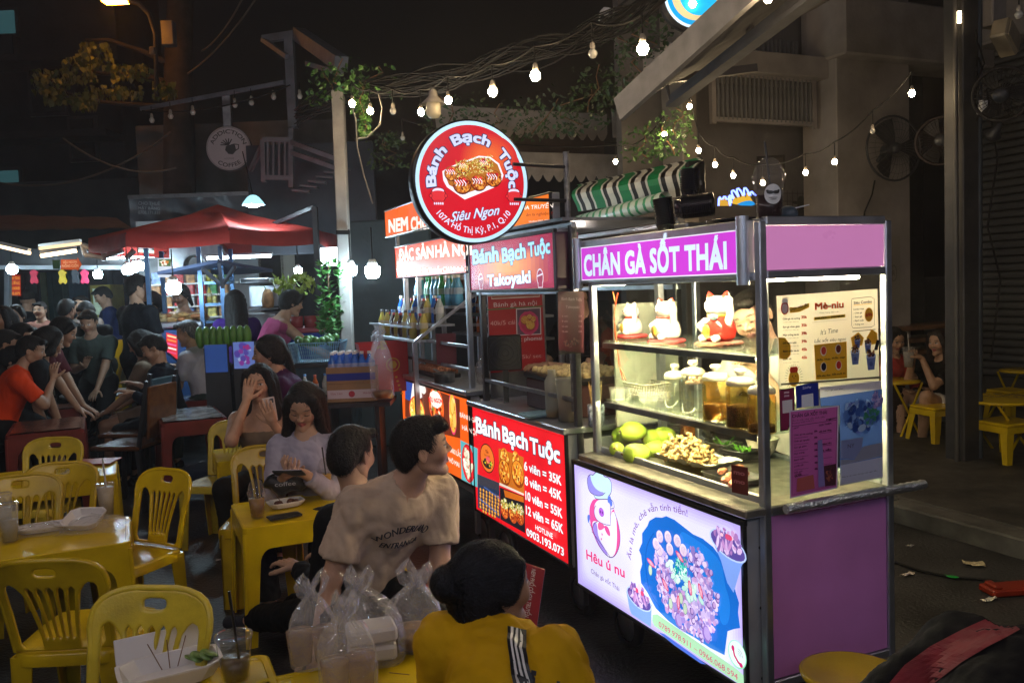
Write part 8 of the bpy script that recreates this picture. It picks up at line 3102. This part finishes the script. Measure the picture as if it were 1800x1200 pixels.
# street lamp
p=D(203,3,10.8)
t=thing('street_lamp','orange street lamp on a curved arm at the top left','street lamp')
MB().tube([D(276,170,11),D(273,60,11),D(262,25,11),D(243,6,10.9),D(215,0,10.8)],.03,8).build('arm',M_DARKM,t)
MB().box(p+Vector((0,0,.06)),(.42,.2,.1),None,.02).build('housing',M_DARKM,t)
MB().box(p+Vector((0,0,-.005)),(.30,.15,.03),None,.01).build('lens',glow('sodium_light',(1,.33,.02),60),t)
MB().box(D(268,90,10.9),(.07,.05,.1),None,.01).build('control_box',mat('cream_trim',(.3,.25,.18)),t)
t=thing('utility_box','pale meter box strapped on the dark trunk at upper left','box',D(297,60,11.3))
MB().box((0,0,0),(.16,.14,.32),None,.01).build('box',mat('grey_box',(.16,.16,.17),.5),t)
# round coffee sign
FC=frame(402,10.2,.12)
f=face(FC)
t=thing('round_sign','round unlit white coffee sign with dark cup emblem at upper left','sign',M=FC)
x,z=f.px(402,261)
r=f.px(441,261)[0]-x
MB().lathe([(0,-.08),(r*1.03,-.08),(r*1.03,-.002),(0,0)],44,TR((x,.0,z),0,pi/2)).build('casing',mat('grey_box',(.16,.16,.17)),t)
MB().bar((x,.05,z+r),(x,.05,z+r+.4),.09).build('hanger',M_STEELD,t)
f.o=V3((x,-.004,z))
f.disc(0,0,r,None,'c8c2c6',44)
f.disc(0,0,r*.975,None,'8a8488',44)
f.disc(0,0,r*.95,None,'c4bec2',44)
f.text('ADDICTION',0,0,r*.19,'1c1a20',w=radians(150)*r*.68,bold=.02,fn=ring(r*.68,radians(165)))
f.text('COFFEE',0,0,r*.19,'1c1a20',w=radians(78)*r*.86,bold=.02,fn=ring(r*.86,radians(231),-1))
f.text('LOUNGE',0,-.5*r,r*.08,'6a6468',align='c')
f.poly([(-.12*r,.1*r),(.28*r,.22*r),(.34*r,-.1*r),(.18*r,-.28*r),(-.02*r,-.26*r),(-.16*r,-.08*r)],'17151a')
f.line([(.3*r,.18*r),(.46*r,.16*r),(.44*r,-.02*r),(.32*r,-.1*r)],.05*r,'17151a')
for k in range(6):
 a=1.1+k*.4
 f.line([(.0,.15*r),(.36*r*cos(a),.15*r+.3*r*sin(a))],.05*r,'17151a')
f.build('print',PR_DIM,t)
# white steel structure, stairs, railing
t=thing('steel_canopy','dim white steel canopy frame on a tall post at upper left','canopy frame')
WST=mat('dim_white_steel',(.16,.165,.19),.5,var=.2)
for a,b,w_ in (((508,66,9.8),(516,225,9.8),.10),((462,70,9.8),(525,60,9.8),.08),((525,60,9.8),(600,112,8.6),.14),((462,70,9.8),(505,100,9.4),.05),((540,112,9.4),(600,130,8.8),.05),((248,192,9.8),(500,145,9.2),.04)):
 MB().bar(D(*a),D(*b),w_).build('beam',WST,t)
t=thing('staircase','pale steel staircase landing with railing behind the pale post','staircase')
for a,b,w_ in (((462,246,9.6),(512,246,9.6),.05),((462,312,9.6),(512,313,9.6),.05),((512,225,9.6),(512,330,9.6),.05),((462,246,9.6),(464,320,9.6),.05),((512,250,9.6),(600,282,8.9),.05),((512,268,9.6),(600,298,8.9),.05),((440,300,9.8),(465,246,9.6),.04)):
 MB().bar(D(*a),D(*b),w_).build('rail',WST,t)
for k in range(4):
 MB().bar(D(471+10*k,248,9.6),D(471+10*k,312,9.6),.022).build('baluster',WST,t)
p=D(550,350,10.2)
MB().box((0,0,0),(1.5,.1,1.3)).build('panel',mat('blue_grey_wall',(.07,.08,.10),.8,var=.3,scale=2),t,loc=p)
for k in range(6):
 MB().bar(D(515+14*k,335-8*k,9.4),D(545+14*k,338-8*k,9.4),.12,.02).build('tread',WST,t)
# buildings and dark shapes behind
t,M,w=wallbox('cream and grey building with white walls behind the glass stall',255,600,13.,4.2,(.20,.19,.18))
f=face(M,(0,-.02,0))
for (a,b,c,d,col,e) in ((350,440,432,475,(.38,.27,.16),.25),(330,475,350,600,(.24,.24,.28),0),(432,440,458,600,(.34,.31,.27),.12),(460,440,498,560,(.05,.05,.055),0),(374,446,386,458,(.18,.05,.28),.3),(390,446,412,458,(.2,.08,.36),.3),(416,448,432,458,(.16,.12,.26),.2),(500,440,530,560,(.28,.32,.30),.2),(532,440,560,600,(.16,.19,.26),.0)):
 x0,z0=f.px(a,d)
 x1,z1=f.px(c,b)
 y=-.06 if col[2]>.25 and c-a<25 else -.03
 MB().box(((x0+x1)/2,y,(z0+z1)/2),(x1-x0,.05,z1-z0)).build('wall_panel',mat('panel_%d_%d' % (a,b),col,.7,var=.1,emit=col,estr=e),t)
wallbox('dark building mass behind the cable bundle',520,1210,12.5,3.6,(.02,.02,.023))
wallbox('dark rear wall of the drinks stall',612,760,8.6,2.3,(.04,.055,.06),'wall','stall_wall',.1)
wallbox('grey side wall right of the pink blouse woman',1000,1260,10.2,2.6,(.06,.055,.055),'wall','side_wall',.2)
# glass food stall under the lamp
FG=frame(330,8.6,.15)
f=face(FG)
t=thing('food_stall','glass street food stall with blue steel frame under the white lamp','food stall',M=FG)
BS=mat('blue_steel',(.10,.20,.38),.35,metal=.6,var=.2)
xa,xb,xm=f.px(262,520)[0],f.px(392,520)[0],f.px(354,520)[0]
zc_=f.px(300,566)[1]
for x,y in ((xa,0),(xm,0),(xb,0),(xb,.6),(xa,.6)):
 MB().box((x,y,1.05),(.04,.04,2.1)).build('post',BS,t)
MB().box(((xa+xm)/2,.3,zc_-.03),(xm-xa,.7,.06),None,.01).build('counter',M_STEEL,t)
MB().box(((xa+xm)/2,.3,(zc_-.06)/2+.1),(xm-xa,.66,zc_-.3)).build('body',mat('stall_blue',(.03,.10,.30),.5),t)
for z in (566,535,497,470):
 zz=f.px(370,z)[1]
 MB().box(((xm+xb)/2,.3,zz),(xb-xm,.55,.025)).build('shelf',BS,t)
zr_=f.px(300,478)[1]
v=[(f.px(290,481)[0],-.3,zr_),(f.px(392,456)[0],-.3,f.px(392,458)[1]),(f.px(475,478)[0],.2,zr_),(f.px(392,470)[0],.9,zr_)]
MB().add(v+[(x,y,z-.03) for x,y,z in v],[(0,1,3),(1,2,3),(0,4,5,1),(1,5,6,2),(4,7,5),(5,7,6)]).build('roof',mat('blue_roof',(.07,.10,.2),.5),t)
for a,b in (((365,473),(388,500)),((420,470),(392,500)),((392,458),(392,505))):
 x0,z0=f.px(*a)
 x1,z1=f.px(*b)
 MB().bar((x0,-.25,z0),(x1,-.02,z1),.03).build('strut',M_STEEL,t)
for k in range(46):
 x=xa+(xm-xa)*rnd(.05,.95)
 MB().ell((x,rnd(0,.5),zc_+rnd(.0,.07)),(rnd(.04,.08),.04,.025),nu=8,nv=5,noise=.12).build('snack',mat('fried_snack_%d' % (k % 3),((.45,.25,.08),(.55,.40,.2),(.4,.15,.05))[k % 3],.6,var=.4,scale=30),t)
CB=[(.5,.05,.05),(.1,.35,.12),(.7,.6,.2),(.2,.3,.6),(.6,.6,.62),(.5,.25,.1)]
def bottle_me(h,r,c,capc,nm):
 m=MB()
 m.lathe([(0,0),(r,.004),(r,h*.28),(r*.92,h*.34),(r,h*.42),(r,h*.6),(r*.45,h*.82),(r*.4,h*.9),(0,h*.9)],12)
 m.lathe([(r*.46,h*.9),(r*.46,h),(0,h)],10,mi=1)
 m.lathe([(r*1.02,h*.38),(r*1.02,h*.58)],12,mi=2)
 return m.mesh('bottle',[mat('bottle_'+nm,c,.12,spec=.7,var=.1),mat('cap_'+nm,capc,.4),mat('tag_'+nm,tuple(min(1,q*.5+.3) for q in c),.5)])
BM=[bottle_me(.22,.032,(.03,.30,.09),(.02,.3,.05),'green'),bottle_me(.22,.032,(.10,.38,.62),(.7,.7,.7),'clear_blue'),bottle_me(.20,.032,(.02,.14,.60),(.75,.75,.75),'blue'),bottle_me(.18,.03,(.05,.015,.01),(.5,.05,.04),'cola'),bottle_me(.20,.03,(.5,.42,.08),(.1,.1,.1),'tea'),bottle_me(.19,.03,(.6,.15,.04),(.6,.1,.05),'orange'),bottle_me(.2,.03,(.45,.5,.5),(.1,.3,.7),'water')]
_bn=[0]
def bottles(lb,pts,kinds,grp,s=1.):
 for i,p in enumerate(pts):
  me=BM[kinds[i % len(kinds)]]
  o=obj('bottle',me,None,p,rnd(0,3),lb,'bottle',grp)
  o.scale=(s,s,s)
for k,z in enumerate((535,497)):
 zz=f.px(370,z)[1]+.013
 bottles('soft drink bottle on the blue steel shelf of the glass stall',[FG@Vector((xm+.06+.09*i,.1,zz)) for i in range(int((xb-xm-.06)/.09))],[4,0,6,3],'bottles in the glass stall',.9)
# shelves of packets on the far wall behind the stall
pk=[MB().box((0,0,.07),(.11,.05,.15),None,.008).mesh('snack_packet',mat('packet_%d' % k,c,.35,var=.5,scale=25)) for k,c in enumerate(CB)]
FK=frame(330,10.9,.1)
s=face(FK)
t2=thing('goods_shelf','tall shelf of snack packets behind the stall keeper','shelf',M=FK)
for z in (560,540,520,500):
 x0,zz=s.px(262,z)
 x1=s.px(420,z)[0]
 MB().box(((x0+x1)/2,.1,zz-.01),(x1-x0,.25,.02)).build('board',M_WHITE,t2)
 for i in range(int((x1-x0)/.14)):
  if random.random()<.85:
   o=obj('snack_packet',random.choice(pk),None,FK@Vector((x0+.08+.14*i,.05,zz)),rnd(-.3,.3),'snack packet on the shelf behind the stall keeper','packet','snack packets on the far shelf')
MB().box(((x0+x1)/2,.3,1.4),(x1-x0+.4,.05,2.4)).build('back_panel',mat('shelf_back',(.35,.36,.38),.6),t2)
for a,b,d_ in ((236,452,10.4),(330,447,10.6),(420,452,9.4)):  # tubes added to brighten the far stalls
 t2=thing('fill_tube_light','added cool tube light under the roofs %s' % {236:'left of the hanging poster',330:'above the stall keeper',420:'over the kebab counter'}[a],'light',D(a,b,d_))
 MB().tube([(-.35,0,0),(.35,0,0)],.014,8).build('tube',glow('cool_tube',(.7,.9,1),40),t2)
 MB().box((0,0,.03),(.74,.05,.02)).build('housing',M_WHITE,t2)
# backlit menu on the stall and green mangoes
x0,x1,z0,z1=f.px(292,610)[0],f.px(313,580)[0],f.px(300,630)[1],f.px(300,586)[1]
s=face(FG,(0,-.06,0))
s.poly([(292,584),(312,590),(312,632),(293,616)],'d8343c',True)
for k in range(5):
 s.poly([(294,588+7*k),(310,592+7*k),(310,595+7*k),(294,591+7*k)],('f0d0a0','f08a4a','e860a0','f4e8e0','e04a7a')[k],True)
s.build('lit_menu',PR_BACK,t)
g=D(395,592,7.6)
t=thing('green_mango_basket','row of long green mangoes standing on the stall edge','mangoes',g)
for k in range(8):
 MB().ell((-.22+.06*k,0,.0),(.038,.05,.10),nu=12,nv=10).build('mango',mat('green_fruit',(.10,.26,.03),.35),t)
FP2=frame(289,8.9,.1)
s=face(FP2)
t=thing('hanging_poster','bright hanging food poster beside the row of bulbs','poster',M=FP2)
s.poly([(277,454),(303,453),(301,488),(278,487)],'c8d0dc',True)
s.poly([(279,456),(301,455),(300,468),(280,468)],'4a6a3c',True)
food(s,*s.px(290,462),.06,.03,['c87a2c','e8c060','a83c1c','e8e0d0'],24,.02)
s.poly([(280,476),(300,476),(300,480),(280,480)],'f0f4fa',True)
s.build('sheet',PR_BACK,t)
# white arch signboard, oven hood, shawarma stand at the centre back
FW=frame(345,10.6,.1)
s=face(FW)
t=thing('arch_sign','half round silver metal hood above the stall roofs','hood',M=FW)
x,z=s.px(346,472)
P=[(x+.42*cos(a),z+.42*sin(a)) for a in [pi*k/16 for k in range(17)]]
v,fc=plate2d([P,[(x+.14*cos(a),z+.03+.14*sin(a)) for a in [pi*k/10 for k in range(11)]]],.2,.01)
MB().add(v,fc,TR(rx=pi/2)).build('hood',M_STEELD,t)
FO=frame(460,9.6,.05)
s=face(FO)
t=thing('kebab_counter','steel kebab counter with extractor hood and meat cone at centre back','counter',M=FO)
for (a,b,c,d,m,nm,dep) in ((437,500,492,540,M_STEEL,'back_panel',.1),(428,488,478,500,M_STEELD,'hood',.5),(440,541,480,546,M_STEEL,'shelf',.4),(445,548,490,600,M_STEELD,'cabinet',.5)):
 x0,z0=s.px(a,d)
 x1,z1=s.px(c,b)
 MB().box(((x0+x1)/2,.1,(z0+z1)/2),(x1-x0,dep,z1-z0),None,.01).build(nm,m,t)
x,z=s.px(477,541)
MB().lathe([(0,0),(.06,.01),(.07,.08),(.055,.17),(.03,.21),(0,.215)],14,TR((x,-.15,z))).build('meat_cone',mat('kebab_meat',(.45,.28,.13),.6,var=.3,scale=20),t)
FR=frame(530,8.7,.05)
s=face(FR)
t=thing('cooler_counter','blue cooler box counter with red top at centre','counter',M=FR)
x0,z0=s.px(510,620)
x1,z1=s.px(565,583)
MB().box(((x0+x1)/2,.3,(z0+z1)/2-.1),(x1-x0,.6,z1-z0+.2),None,.02).build('box',mat('cooler_blue',(.015,.05,.38),.35),t)
MB().box(((x0+x1)/2-.1,.3,z1+.02),(x1-x0+.3,.65,.05),None,.01).build('lid',mat('cooler_red',(.35,.06,.08),.4),t)
for k in range(3):
 MB().lathe([(0,0),(.06,0),(.065,.12),(0,.12)],16,TR(((x0+x1)/2+.14*k-.1,.1,z1+.046))).build('jar',mat('red_jar',(.3,.04,.04),.2),t)
# lit white sign beyond the pole and drinks fridge
FL=frame(580,9.4,-.2)
s=face(FL)
t=thing('lit_sign','blank glaring white light box behind the parasol pole','sign',M=FL)
x0,z0=s.px(563,468)
x1,z1=s.px(592,434)
MB().box(((x0+x1)/2,.06,(z0+z1)/2),(x1-x0,.1,z1-z0),None,.01).build('light_box',glow('white_box',(.75,.9,1),5),t)
FF=frame(172,11.8,.1)
s=face(FF)
t=thing('drinks_fridge','yellow framed glass drinks fridge behind the waiter','fridge',M=FF)
x0,z0=s.px(160,560)
x1,z1=s.px(192,500)
MB().box(((x0+x1)/2,.3,z1/2),(x1-x0,.55,z1),None,.01).build('cabinet',mat('fridge_yellow',(.30,.26,.05),.5),t)
MB().box(((x0+x1)/2,.01,(z0+z1)/2),(x1-x0-.1,.04,z1-z0-.1)).build('door_glass',mat('fridge_inside',(.3,.35,.3),.3,emit=(.3,.45,.35),estr=.5,var=.6,scale=9),t)
# ---------------------------------------------------------------- drinks stall
FD=MA@TR((-.1,4.35,0))
zsh=lambda py:face(FD).px(690,py)[1]
t=thing('drinks_rack','tiered steel rack crowded with soft drink bottles left of the orange cart','rack',M=FD)
sf=Sheet((-.02,0,0),(0,-1,0),(0,0,1),(-1,0,0),M=FD)
y0,y1=-sf.px(722,560)[0],-sf.px(650,560)[0]
zs_=[(sf.px(690,596)[1],0),(sf.px(690,572)[1],.14),(sf.px(690,543)[1],.28),(sf.px(690,515)[1],.42)]
for k,(z,x) in enumerate(zs_):
 MB().box((x+.08,(y0+y1)/2,z),(.15,y1-y0,.015)).build('shelf',M_STEEL,t)
for y in (y0,y1):
 MB().bar((.5,y,0),(.5,y,zs_[3][0]+.1),.03).build('post',M_STEEL,t)
 MB().bar((0,y,0),(0,y,zs_[0][0]),.03).build('post',M_STEEL,t)
 MB().bar((0,y,zs_[0][0]),(.5,y,zs_[3][0]),.02).build('brace',M_STEEL,t)
MB().bar((-.02,y0,zs_[0][0]+.10),(-.02,y1,zs_[0][0]+.10),.012).build('guard_rail',M_STEEL,t)
for k,(z,x) in enumerate(zs_):
 n_=int((y1-y0)/.078)
 bottles(('drink bottle on the lowest tier of the drinks rack','drink bottle on the second tier of the drinks rack','blue or green bottle on the third tier of the drinks rack','drink bottle on the top tier of the drinks rack')[k],[FD@Vector((x+.05+rnd(0,.04),y0+.05+.078*i,z+.008)) for i in range(n_)],((4,3,4,3,6),(6,3,2,4,3),(1,1,1,0,0),(4,0,5,3,0))[k],'bottles on the drinks rack tier %d' % (k+1))
# racks behind cart C
for k,zz in enumerate((1.26,1.40,1.56)):
 MB().box((.43,(YC0+YC1)/2,zz),(.2,YC1-YC0-.1,.015)).build('shelf',M_STEELD,cc_)
 bottles('jar or bottle on the inner racks of the orange cart',[MA@Vector((.42,YC0+.12+.1*i,zz+.008)) for i in range(12)],((5,3,4),(3,5,2,3),(3,4,5,0))[k],'bottles on the inner racks of the orange cart',.62)
o=thing('egg_tray','dark tray of brown eggs on the orange cart counter','egg tray',M=MA@TR((.08,3.45,.99)))
MB().box((0,0,.015),(.16,.5,.03),None,.005).build('tray',M_BLACK,o)
for i in range(3):
 for j in range(9):
  MB().ell((-.05+.05*i,-.22+.055*j,.045),(.022,.022,.028),nu=10,nv=7).build('egg',mat('brown_egg',(.35,.13,.06),.4),o)
o=thing('saucepan','small steel saucepan on the orange cart edge','pan',M=MA@TR((-.03,3.0,.992)))
MB().lathe([(0,0),(.065,0),(.07,.06),(.075,.062),(.066,.06),(.06,.006),(0,.006)],22).build('pan',M_STEELD,o)
MB().bar((.0,.07,.05),(.0,.2,.07),.015,.008).build('handle',M_STEEL,o)
o=thing('menu_card','small red brown menu card standing on the orange cart counter','menu',M=MA@TR((.02,3.08,1.2),radians(-24)))
MB().box((0,0,0),(.13,.004,.2)).build('card',mat('card_maroon',(.14,.02,.03),.4),o)
bag('clear plastic bag with sauce on the orange cart counter',tuple(MA@Vector((.2,2.75,.992))),.2,.2,.24,31,0,'bowl')
# on cart B
bulb('small lamp under the roof of the red takoyaki cart',MA@Vector((.30,1.75,1.76)),.022,True,0,glow('cart_lamp',(1,.85,.75),110),group='lamps under the cart roofs')
bulb('small lamp under the roof of the orange snack cart',MA@Vector((.22,3.0,1.78)),.022,True,0,glow('cart_lamp',(1,.85,.75),110),group='lamps under the cart roofs')
o=thing('takoyaki_grill','dark cast griddle with rows of pale takoyaki balls on the red cart','griddle',M=MA@TR((.28,1.72,.94)))
MB().box((0,0,.08),(.40,.55,.16),None,.01).build('burner_box',mat('dark_red_box',(.06,.02,.02),.45),o)
MB().box((-.0,0,.175),(.42,.57,.03),None,.008).build('griddle_plate',M_BLACK,o)
TK=mat('takoyaki_batter',(.55,.42,.20),.5,var=.25,scale=30)
for i in range(6):
 for j in range(9):
  MB().ell((-.16+.06*i,-.23+.057*j,.20),(.023,.023,.021),nu=9,nv=6).build('takoyaki',TK,o)
o=thing('batter_tub','big cloudy plastic tub of batter on the red cart counter','tub',M=MA@TR((.04,1.42,.942)))
MB().lathe([(0,0),(.054,0),(.060,.19),(.063,.195),(.063,.205),(0,.206)],26).build('tub',clear('cloudy_tub',(.95,.95,.9),.1,milk=.55,milkcol=(.72,.70,.60)),o)
MB().lathe([(0,.005),(.051,.005),(.056,.12),(0,.12)],24).build('batter',mat('batter',(.50,.34,.18),.4),o)
o=thing('sauce_bottle','tall clear squeeze bottle beside the batter tub','bottle',M=MA@TR((.02,1.56,.942)))
MB().lathe([(0,0),(.035,0),(.037,.18),(.02,.21),(.02,.235),(0,.235)],20).build('bottle',clear('cloudy_tub'),o)
MB().lathe([(0,.005),(.033,.005),(.033,.03),(0,.03)],18).build('sauce',mat('yellow_sauce',(.6,.3,.02),.4),o)
o=thing('desk_fan','square black box fan at the left end of the red cart window','fan',M=MA@TR((.06,2.22,1.22),radians(-20)))
MB().box((0,0,0),(.19,.05,.20),None,.008).build('frame',M_BLACK,o)
for r_ in (.02,.045,.07,.09):
 MB().tube([(r_*cos(2*pi*k/24),-.03,r_*sin(2*pi*k/24)) for k in range(24)],.0025,4,closed=True).build('grille_ring',M_DARKM,o)
MB().box((0,0,-.19),(.03,.03,.18)).build('stand',M_BLACK,o)
o=thing('skewer_pot','patterned pot of wooden skewers at the near end of the red cart','pot',M=MA@TR((.06,1.20,.942)))
MB().lathe([(0,0),(.035,0),(.04,.10),(.036,.10),(.03,.01),(0,.01)],20).build('pot',mat('pot_glaze',(.3,.33,.42),.3,var=.9,scale=60),o)
for k in range(16):
 a=rnd(0,6.28)
 MB().tube([(.01*cos(a),.01*sin(a),.02),(.03*cos(a),.03*sin(a),.19+rnd(-.02,.02))],.0022,5).build('skewer',mat('bamboo',(.45,.28,.1),.6),o)
MB().box((0,0,0),(.20,.12,.02),None,.008).build('cloth',mat('blue_cloth',(.25,.42,.48),.9,bump=.5),None,loc=MA@Vector((-.02,1.62,.955)),rz=TH,label='folded pale blue cloth on the red cart counter',cat='cloth')
# cardboard boxes with water bottles, red gift bag, lime basket
FBx=frame(618,5.9,.02)
s=face(FBx,(0,-.003,0))
x0,z0=s.px(576,700)
x1,z1=s.px(659,648)
zz=[s.px(618,v)[1] for v in (645,674,706)]
CARD=mat('cardboard',(.34,.20,.09),.75,var=.15,bump=.1)
for k,(za,zb,lb) in enumerate(((zz[1]+.003,zz[0],'upper cardboard box full of blue capped water bottles'),(zz[2],zz[1],'lower cardboard box with white label band'))):
 t=thing('cardboard_box',lb,'box',M=FBx)
 for (c,d) in ((((x0+x1)/2,.005,(za+zb)/2),(x1-x0,.01,zb-za)),(((x0+x1)/2,.28,(za+zb)/2),(x1-x0,.01,zb-za)),((x0,.145,(za+zb)/2),(.01,.27,zb-za)),((x1,.145,(za+zb)/2),(.01,.27,zb-za)),(((x0+x1)/2,.145,za+.006),(x1-x0-.02,.26,.01))):
  MB().box(c,d).build('side',CARD,t)
 s=face(FBx,(0,-.003,0))
 if k==0:
  s.rect(x0,za+.02,x1,za+.07,'1c2c90')
 else:
  s.rect(x0,za+.025,x1,za+.085,'cfc2c4')
  s.disc((x0+x1)/2,za+.055,.022,None,'b03040')
  s.text('TẬN TÂM',x0+.02,za+.052,.014,'a03a48')
  s.text('FRAGILE',x1-.02,za+.052,.014,'a03a48',align='r')
 s.build('print',PR_DIM,t)
bottles('blue water bottle standing in the upper cardboard box',[FBx@Vector((x0+.035+.052*i,.05+.07*j,zz[1]+.03)) for i in range(6) for j in range(3)],[2],'blue water bottles in the cardboard box',.95)
t=thing('low_table','dark table carrying the cardboard boxes','table',M=FBx)
MB().box(((x0+x1)/2,.15,zz[2]-.02),(x1-x0+.2,.4,.03)).build('tabletop',M_DARKM,t)
for q in (x0,x1):
 MB().box((q,.15,(zz[2]-.03)/2),(.03,.3,zz[2]-.04)).build('leg',M_DARKM,t)
FBg=frame(682,6.05,.3)
s=face(FBg,(0,-.004,0))
x0,z0=s.px(642,692)
x1,z1=s.px(716,600)
t=thing('gift_bag','large red paper bag with gold emblem beside the boxes','bag',M=FBg)
v=[(x0+.03,0,z0),(x1,0,z0),(x1,0,z1),(x0-.03,0,z1),(x0+.03,.18,z0),(x1,.18,z0),(x1,.22,z1),(x0-.03,.22,z1)]
MB().add(v,[(0,1,2,3),(7,6,5,4),(0,3,7,4),(1,5,6,2),(0,4,5,1)]).build('bag',mat('red_paper',(.48,.015,.015),.4,var=.12),t)
x,z=(x0*.35+x1*.65),z0*.45+z1*.55
s.disc(x,z,.05,None,'c89a28',20)
s.disc(x,z,.042,None,'b01c18',20)
s.disc(x,z,.03,None,'c89a28',6)
s.blobs(lambda:(x-.07+rnd(-.03,.03),z+.14+rnd(-.03,.03)),['c89a28'],14,.008,.014)
for k in range(5):
 s.disc(x+.02+.008*k,z-.09-.03*k,.010,.008,'c89a28',6)
s.build('emblem',PR_DIM,t)
bag('long clear bag hanging in front of the red gift bag',tuple(D(673,700,5.85)*1),.15,.1,.50,44,0,'none')
g=D(560,612,6.6)
t=basket('blue basket heaped with green limes at centre',(g.x,g.y,g.z-.10),.40,.30,.15,mat('pale_blue_plastic',(.18,.35,.50),.4),.02,4,'lime_basket','basket',24)
LIME=mat('lime_skin',(.05,.14,.03),.35,var=.3,scale=30)
for i in range(20):
 MB().ell((rnd(-.16,.16),rnd(-.11,.11),.145+rnd(0,.035)),.032,nu=14,nv=10).build('lime',LIME,t)
t=thing('market_table','table under the lime basket with bottle crates','table',(g.x,g.y,0))
MB().box((0,.1,g.z-.12),(.55,.5,.03)).build('tabletop',M_DARKM,t)
MB().box((0,.1,(g.z-.13)/2),(.5,.45,g.z-.14)).build('crate',mat('crate_dark',(.03,.06,.08),.5,var=.6,scale=9),t)
bottles('small bottle standing below the lime basket',[Vector((g.x-.2+.075*i,g.y-.28,g.z-.33)) for i in range(6)],[6,5],'bottles below the lime basket',.8)
# poster boards in the middle
for a,b,c,d,lb,cl in ((362,605,398,655,'plain blue board standing behind the red chair','2c4a8c'),(412,600,446,648,'pale blue poster board with purple figures','6a80c8')):
 FQ=frame((a+c)/2,7.1,.05)
 s=face(FQ,(0,-.008,0))
 x0,z0=s.px(a,d)
 x1,z1=s.px(c,b)
 t=thing('poster_board',lb,'board',M=FQ)
 MB().box(((x0+x1)/2,.008,(z1)/2),(x1-x0+.02,.014,z1)).build('board',M_DARKM,t)
 s.rect(x0,z0,x1,z1,cl)
 if a>400:
  s.blobs(lambda:(rnd(x0+.03,x1-.03),rnd(z0+.04,z1-.03)),['5a48a8','8a3a9c','a8b8e8'],22,.01,.03)
  s.text('MÊ',x1-.09,z1-.06,.03,'b02c6c',bold=.03)
 s.build('print',PR_SOFT,t)
# overhead cables to the left
for k,(P,d,sg_) in enumerate((((460,-20),(340,130),.1),((430,-20),(370,100),.1),((0,320),(300,235),.25),((110,245),(300,290),.15),((0,245),(130,245),.1))) if False else enumerate((((455,-10),(330,130),.1),((430,-10),(355,90),.1),((-20,318),(300,232),.3),((110,243),(310,295),.2))):
 cable(('lit cable running up from the dark trunk, lower one','lit cable running up from the dark trunk, upper one','long sagging cable across the dark far left','short cable crossing the sagging one at far left')[k],sag(D(*P,11),D(*d,11.5),sg_),.014,mat('street_cable',(.10,.085,.07),.5))
cable('dotted cable carrying unlit bulbs before the coffee sign',sag(D(250,195,9.6),D(510,150,9.0),.1),.008)
for k,(a,b) in enumerate(((267,212),(300,205),(339,198),(413,185),(442,181),(481,171),(527,170))):
 bulb('unlit string bulb above the coffee sign',D(a,b,9.3),.03,False,.08,group='unlit bulbs above the coffee sign')
# thin cooking smoke hanging over the street: one even box round everything
hz=bpy.data.materials.new('haze_air')
hz.use_nodes=True
N_=hz.node_tree.nodes
N_.remove(N_['Principled BSDF'])
pv=N_.new('ShaderNodeVolumePrincipled')
pv.inputs['Density'].default_value=.0036
pv.inputs['Anisotropy'].default_value=.62
pv.inputs['Color'].default_value=(.9,.9,.95,1)
hz.node_tree.links.new(pv.outputs[0],N_['Material Output'].inputs['Volume'])
MB().box((0,60,6.5),(260,220,15)).build('haze',hz,kind='stuff',label='thin pale cooking smoke hanging in the night air over the street')
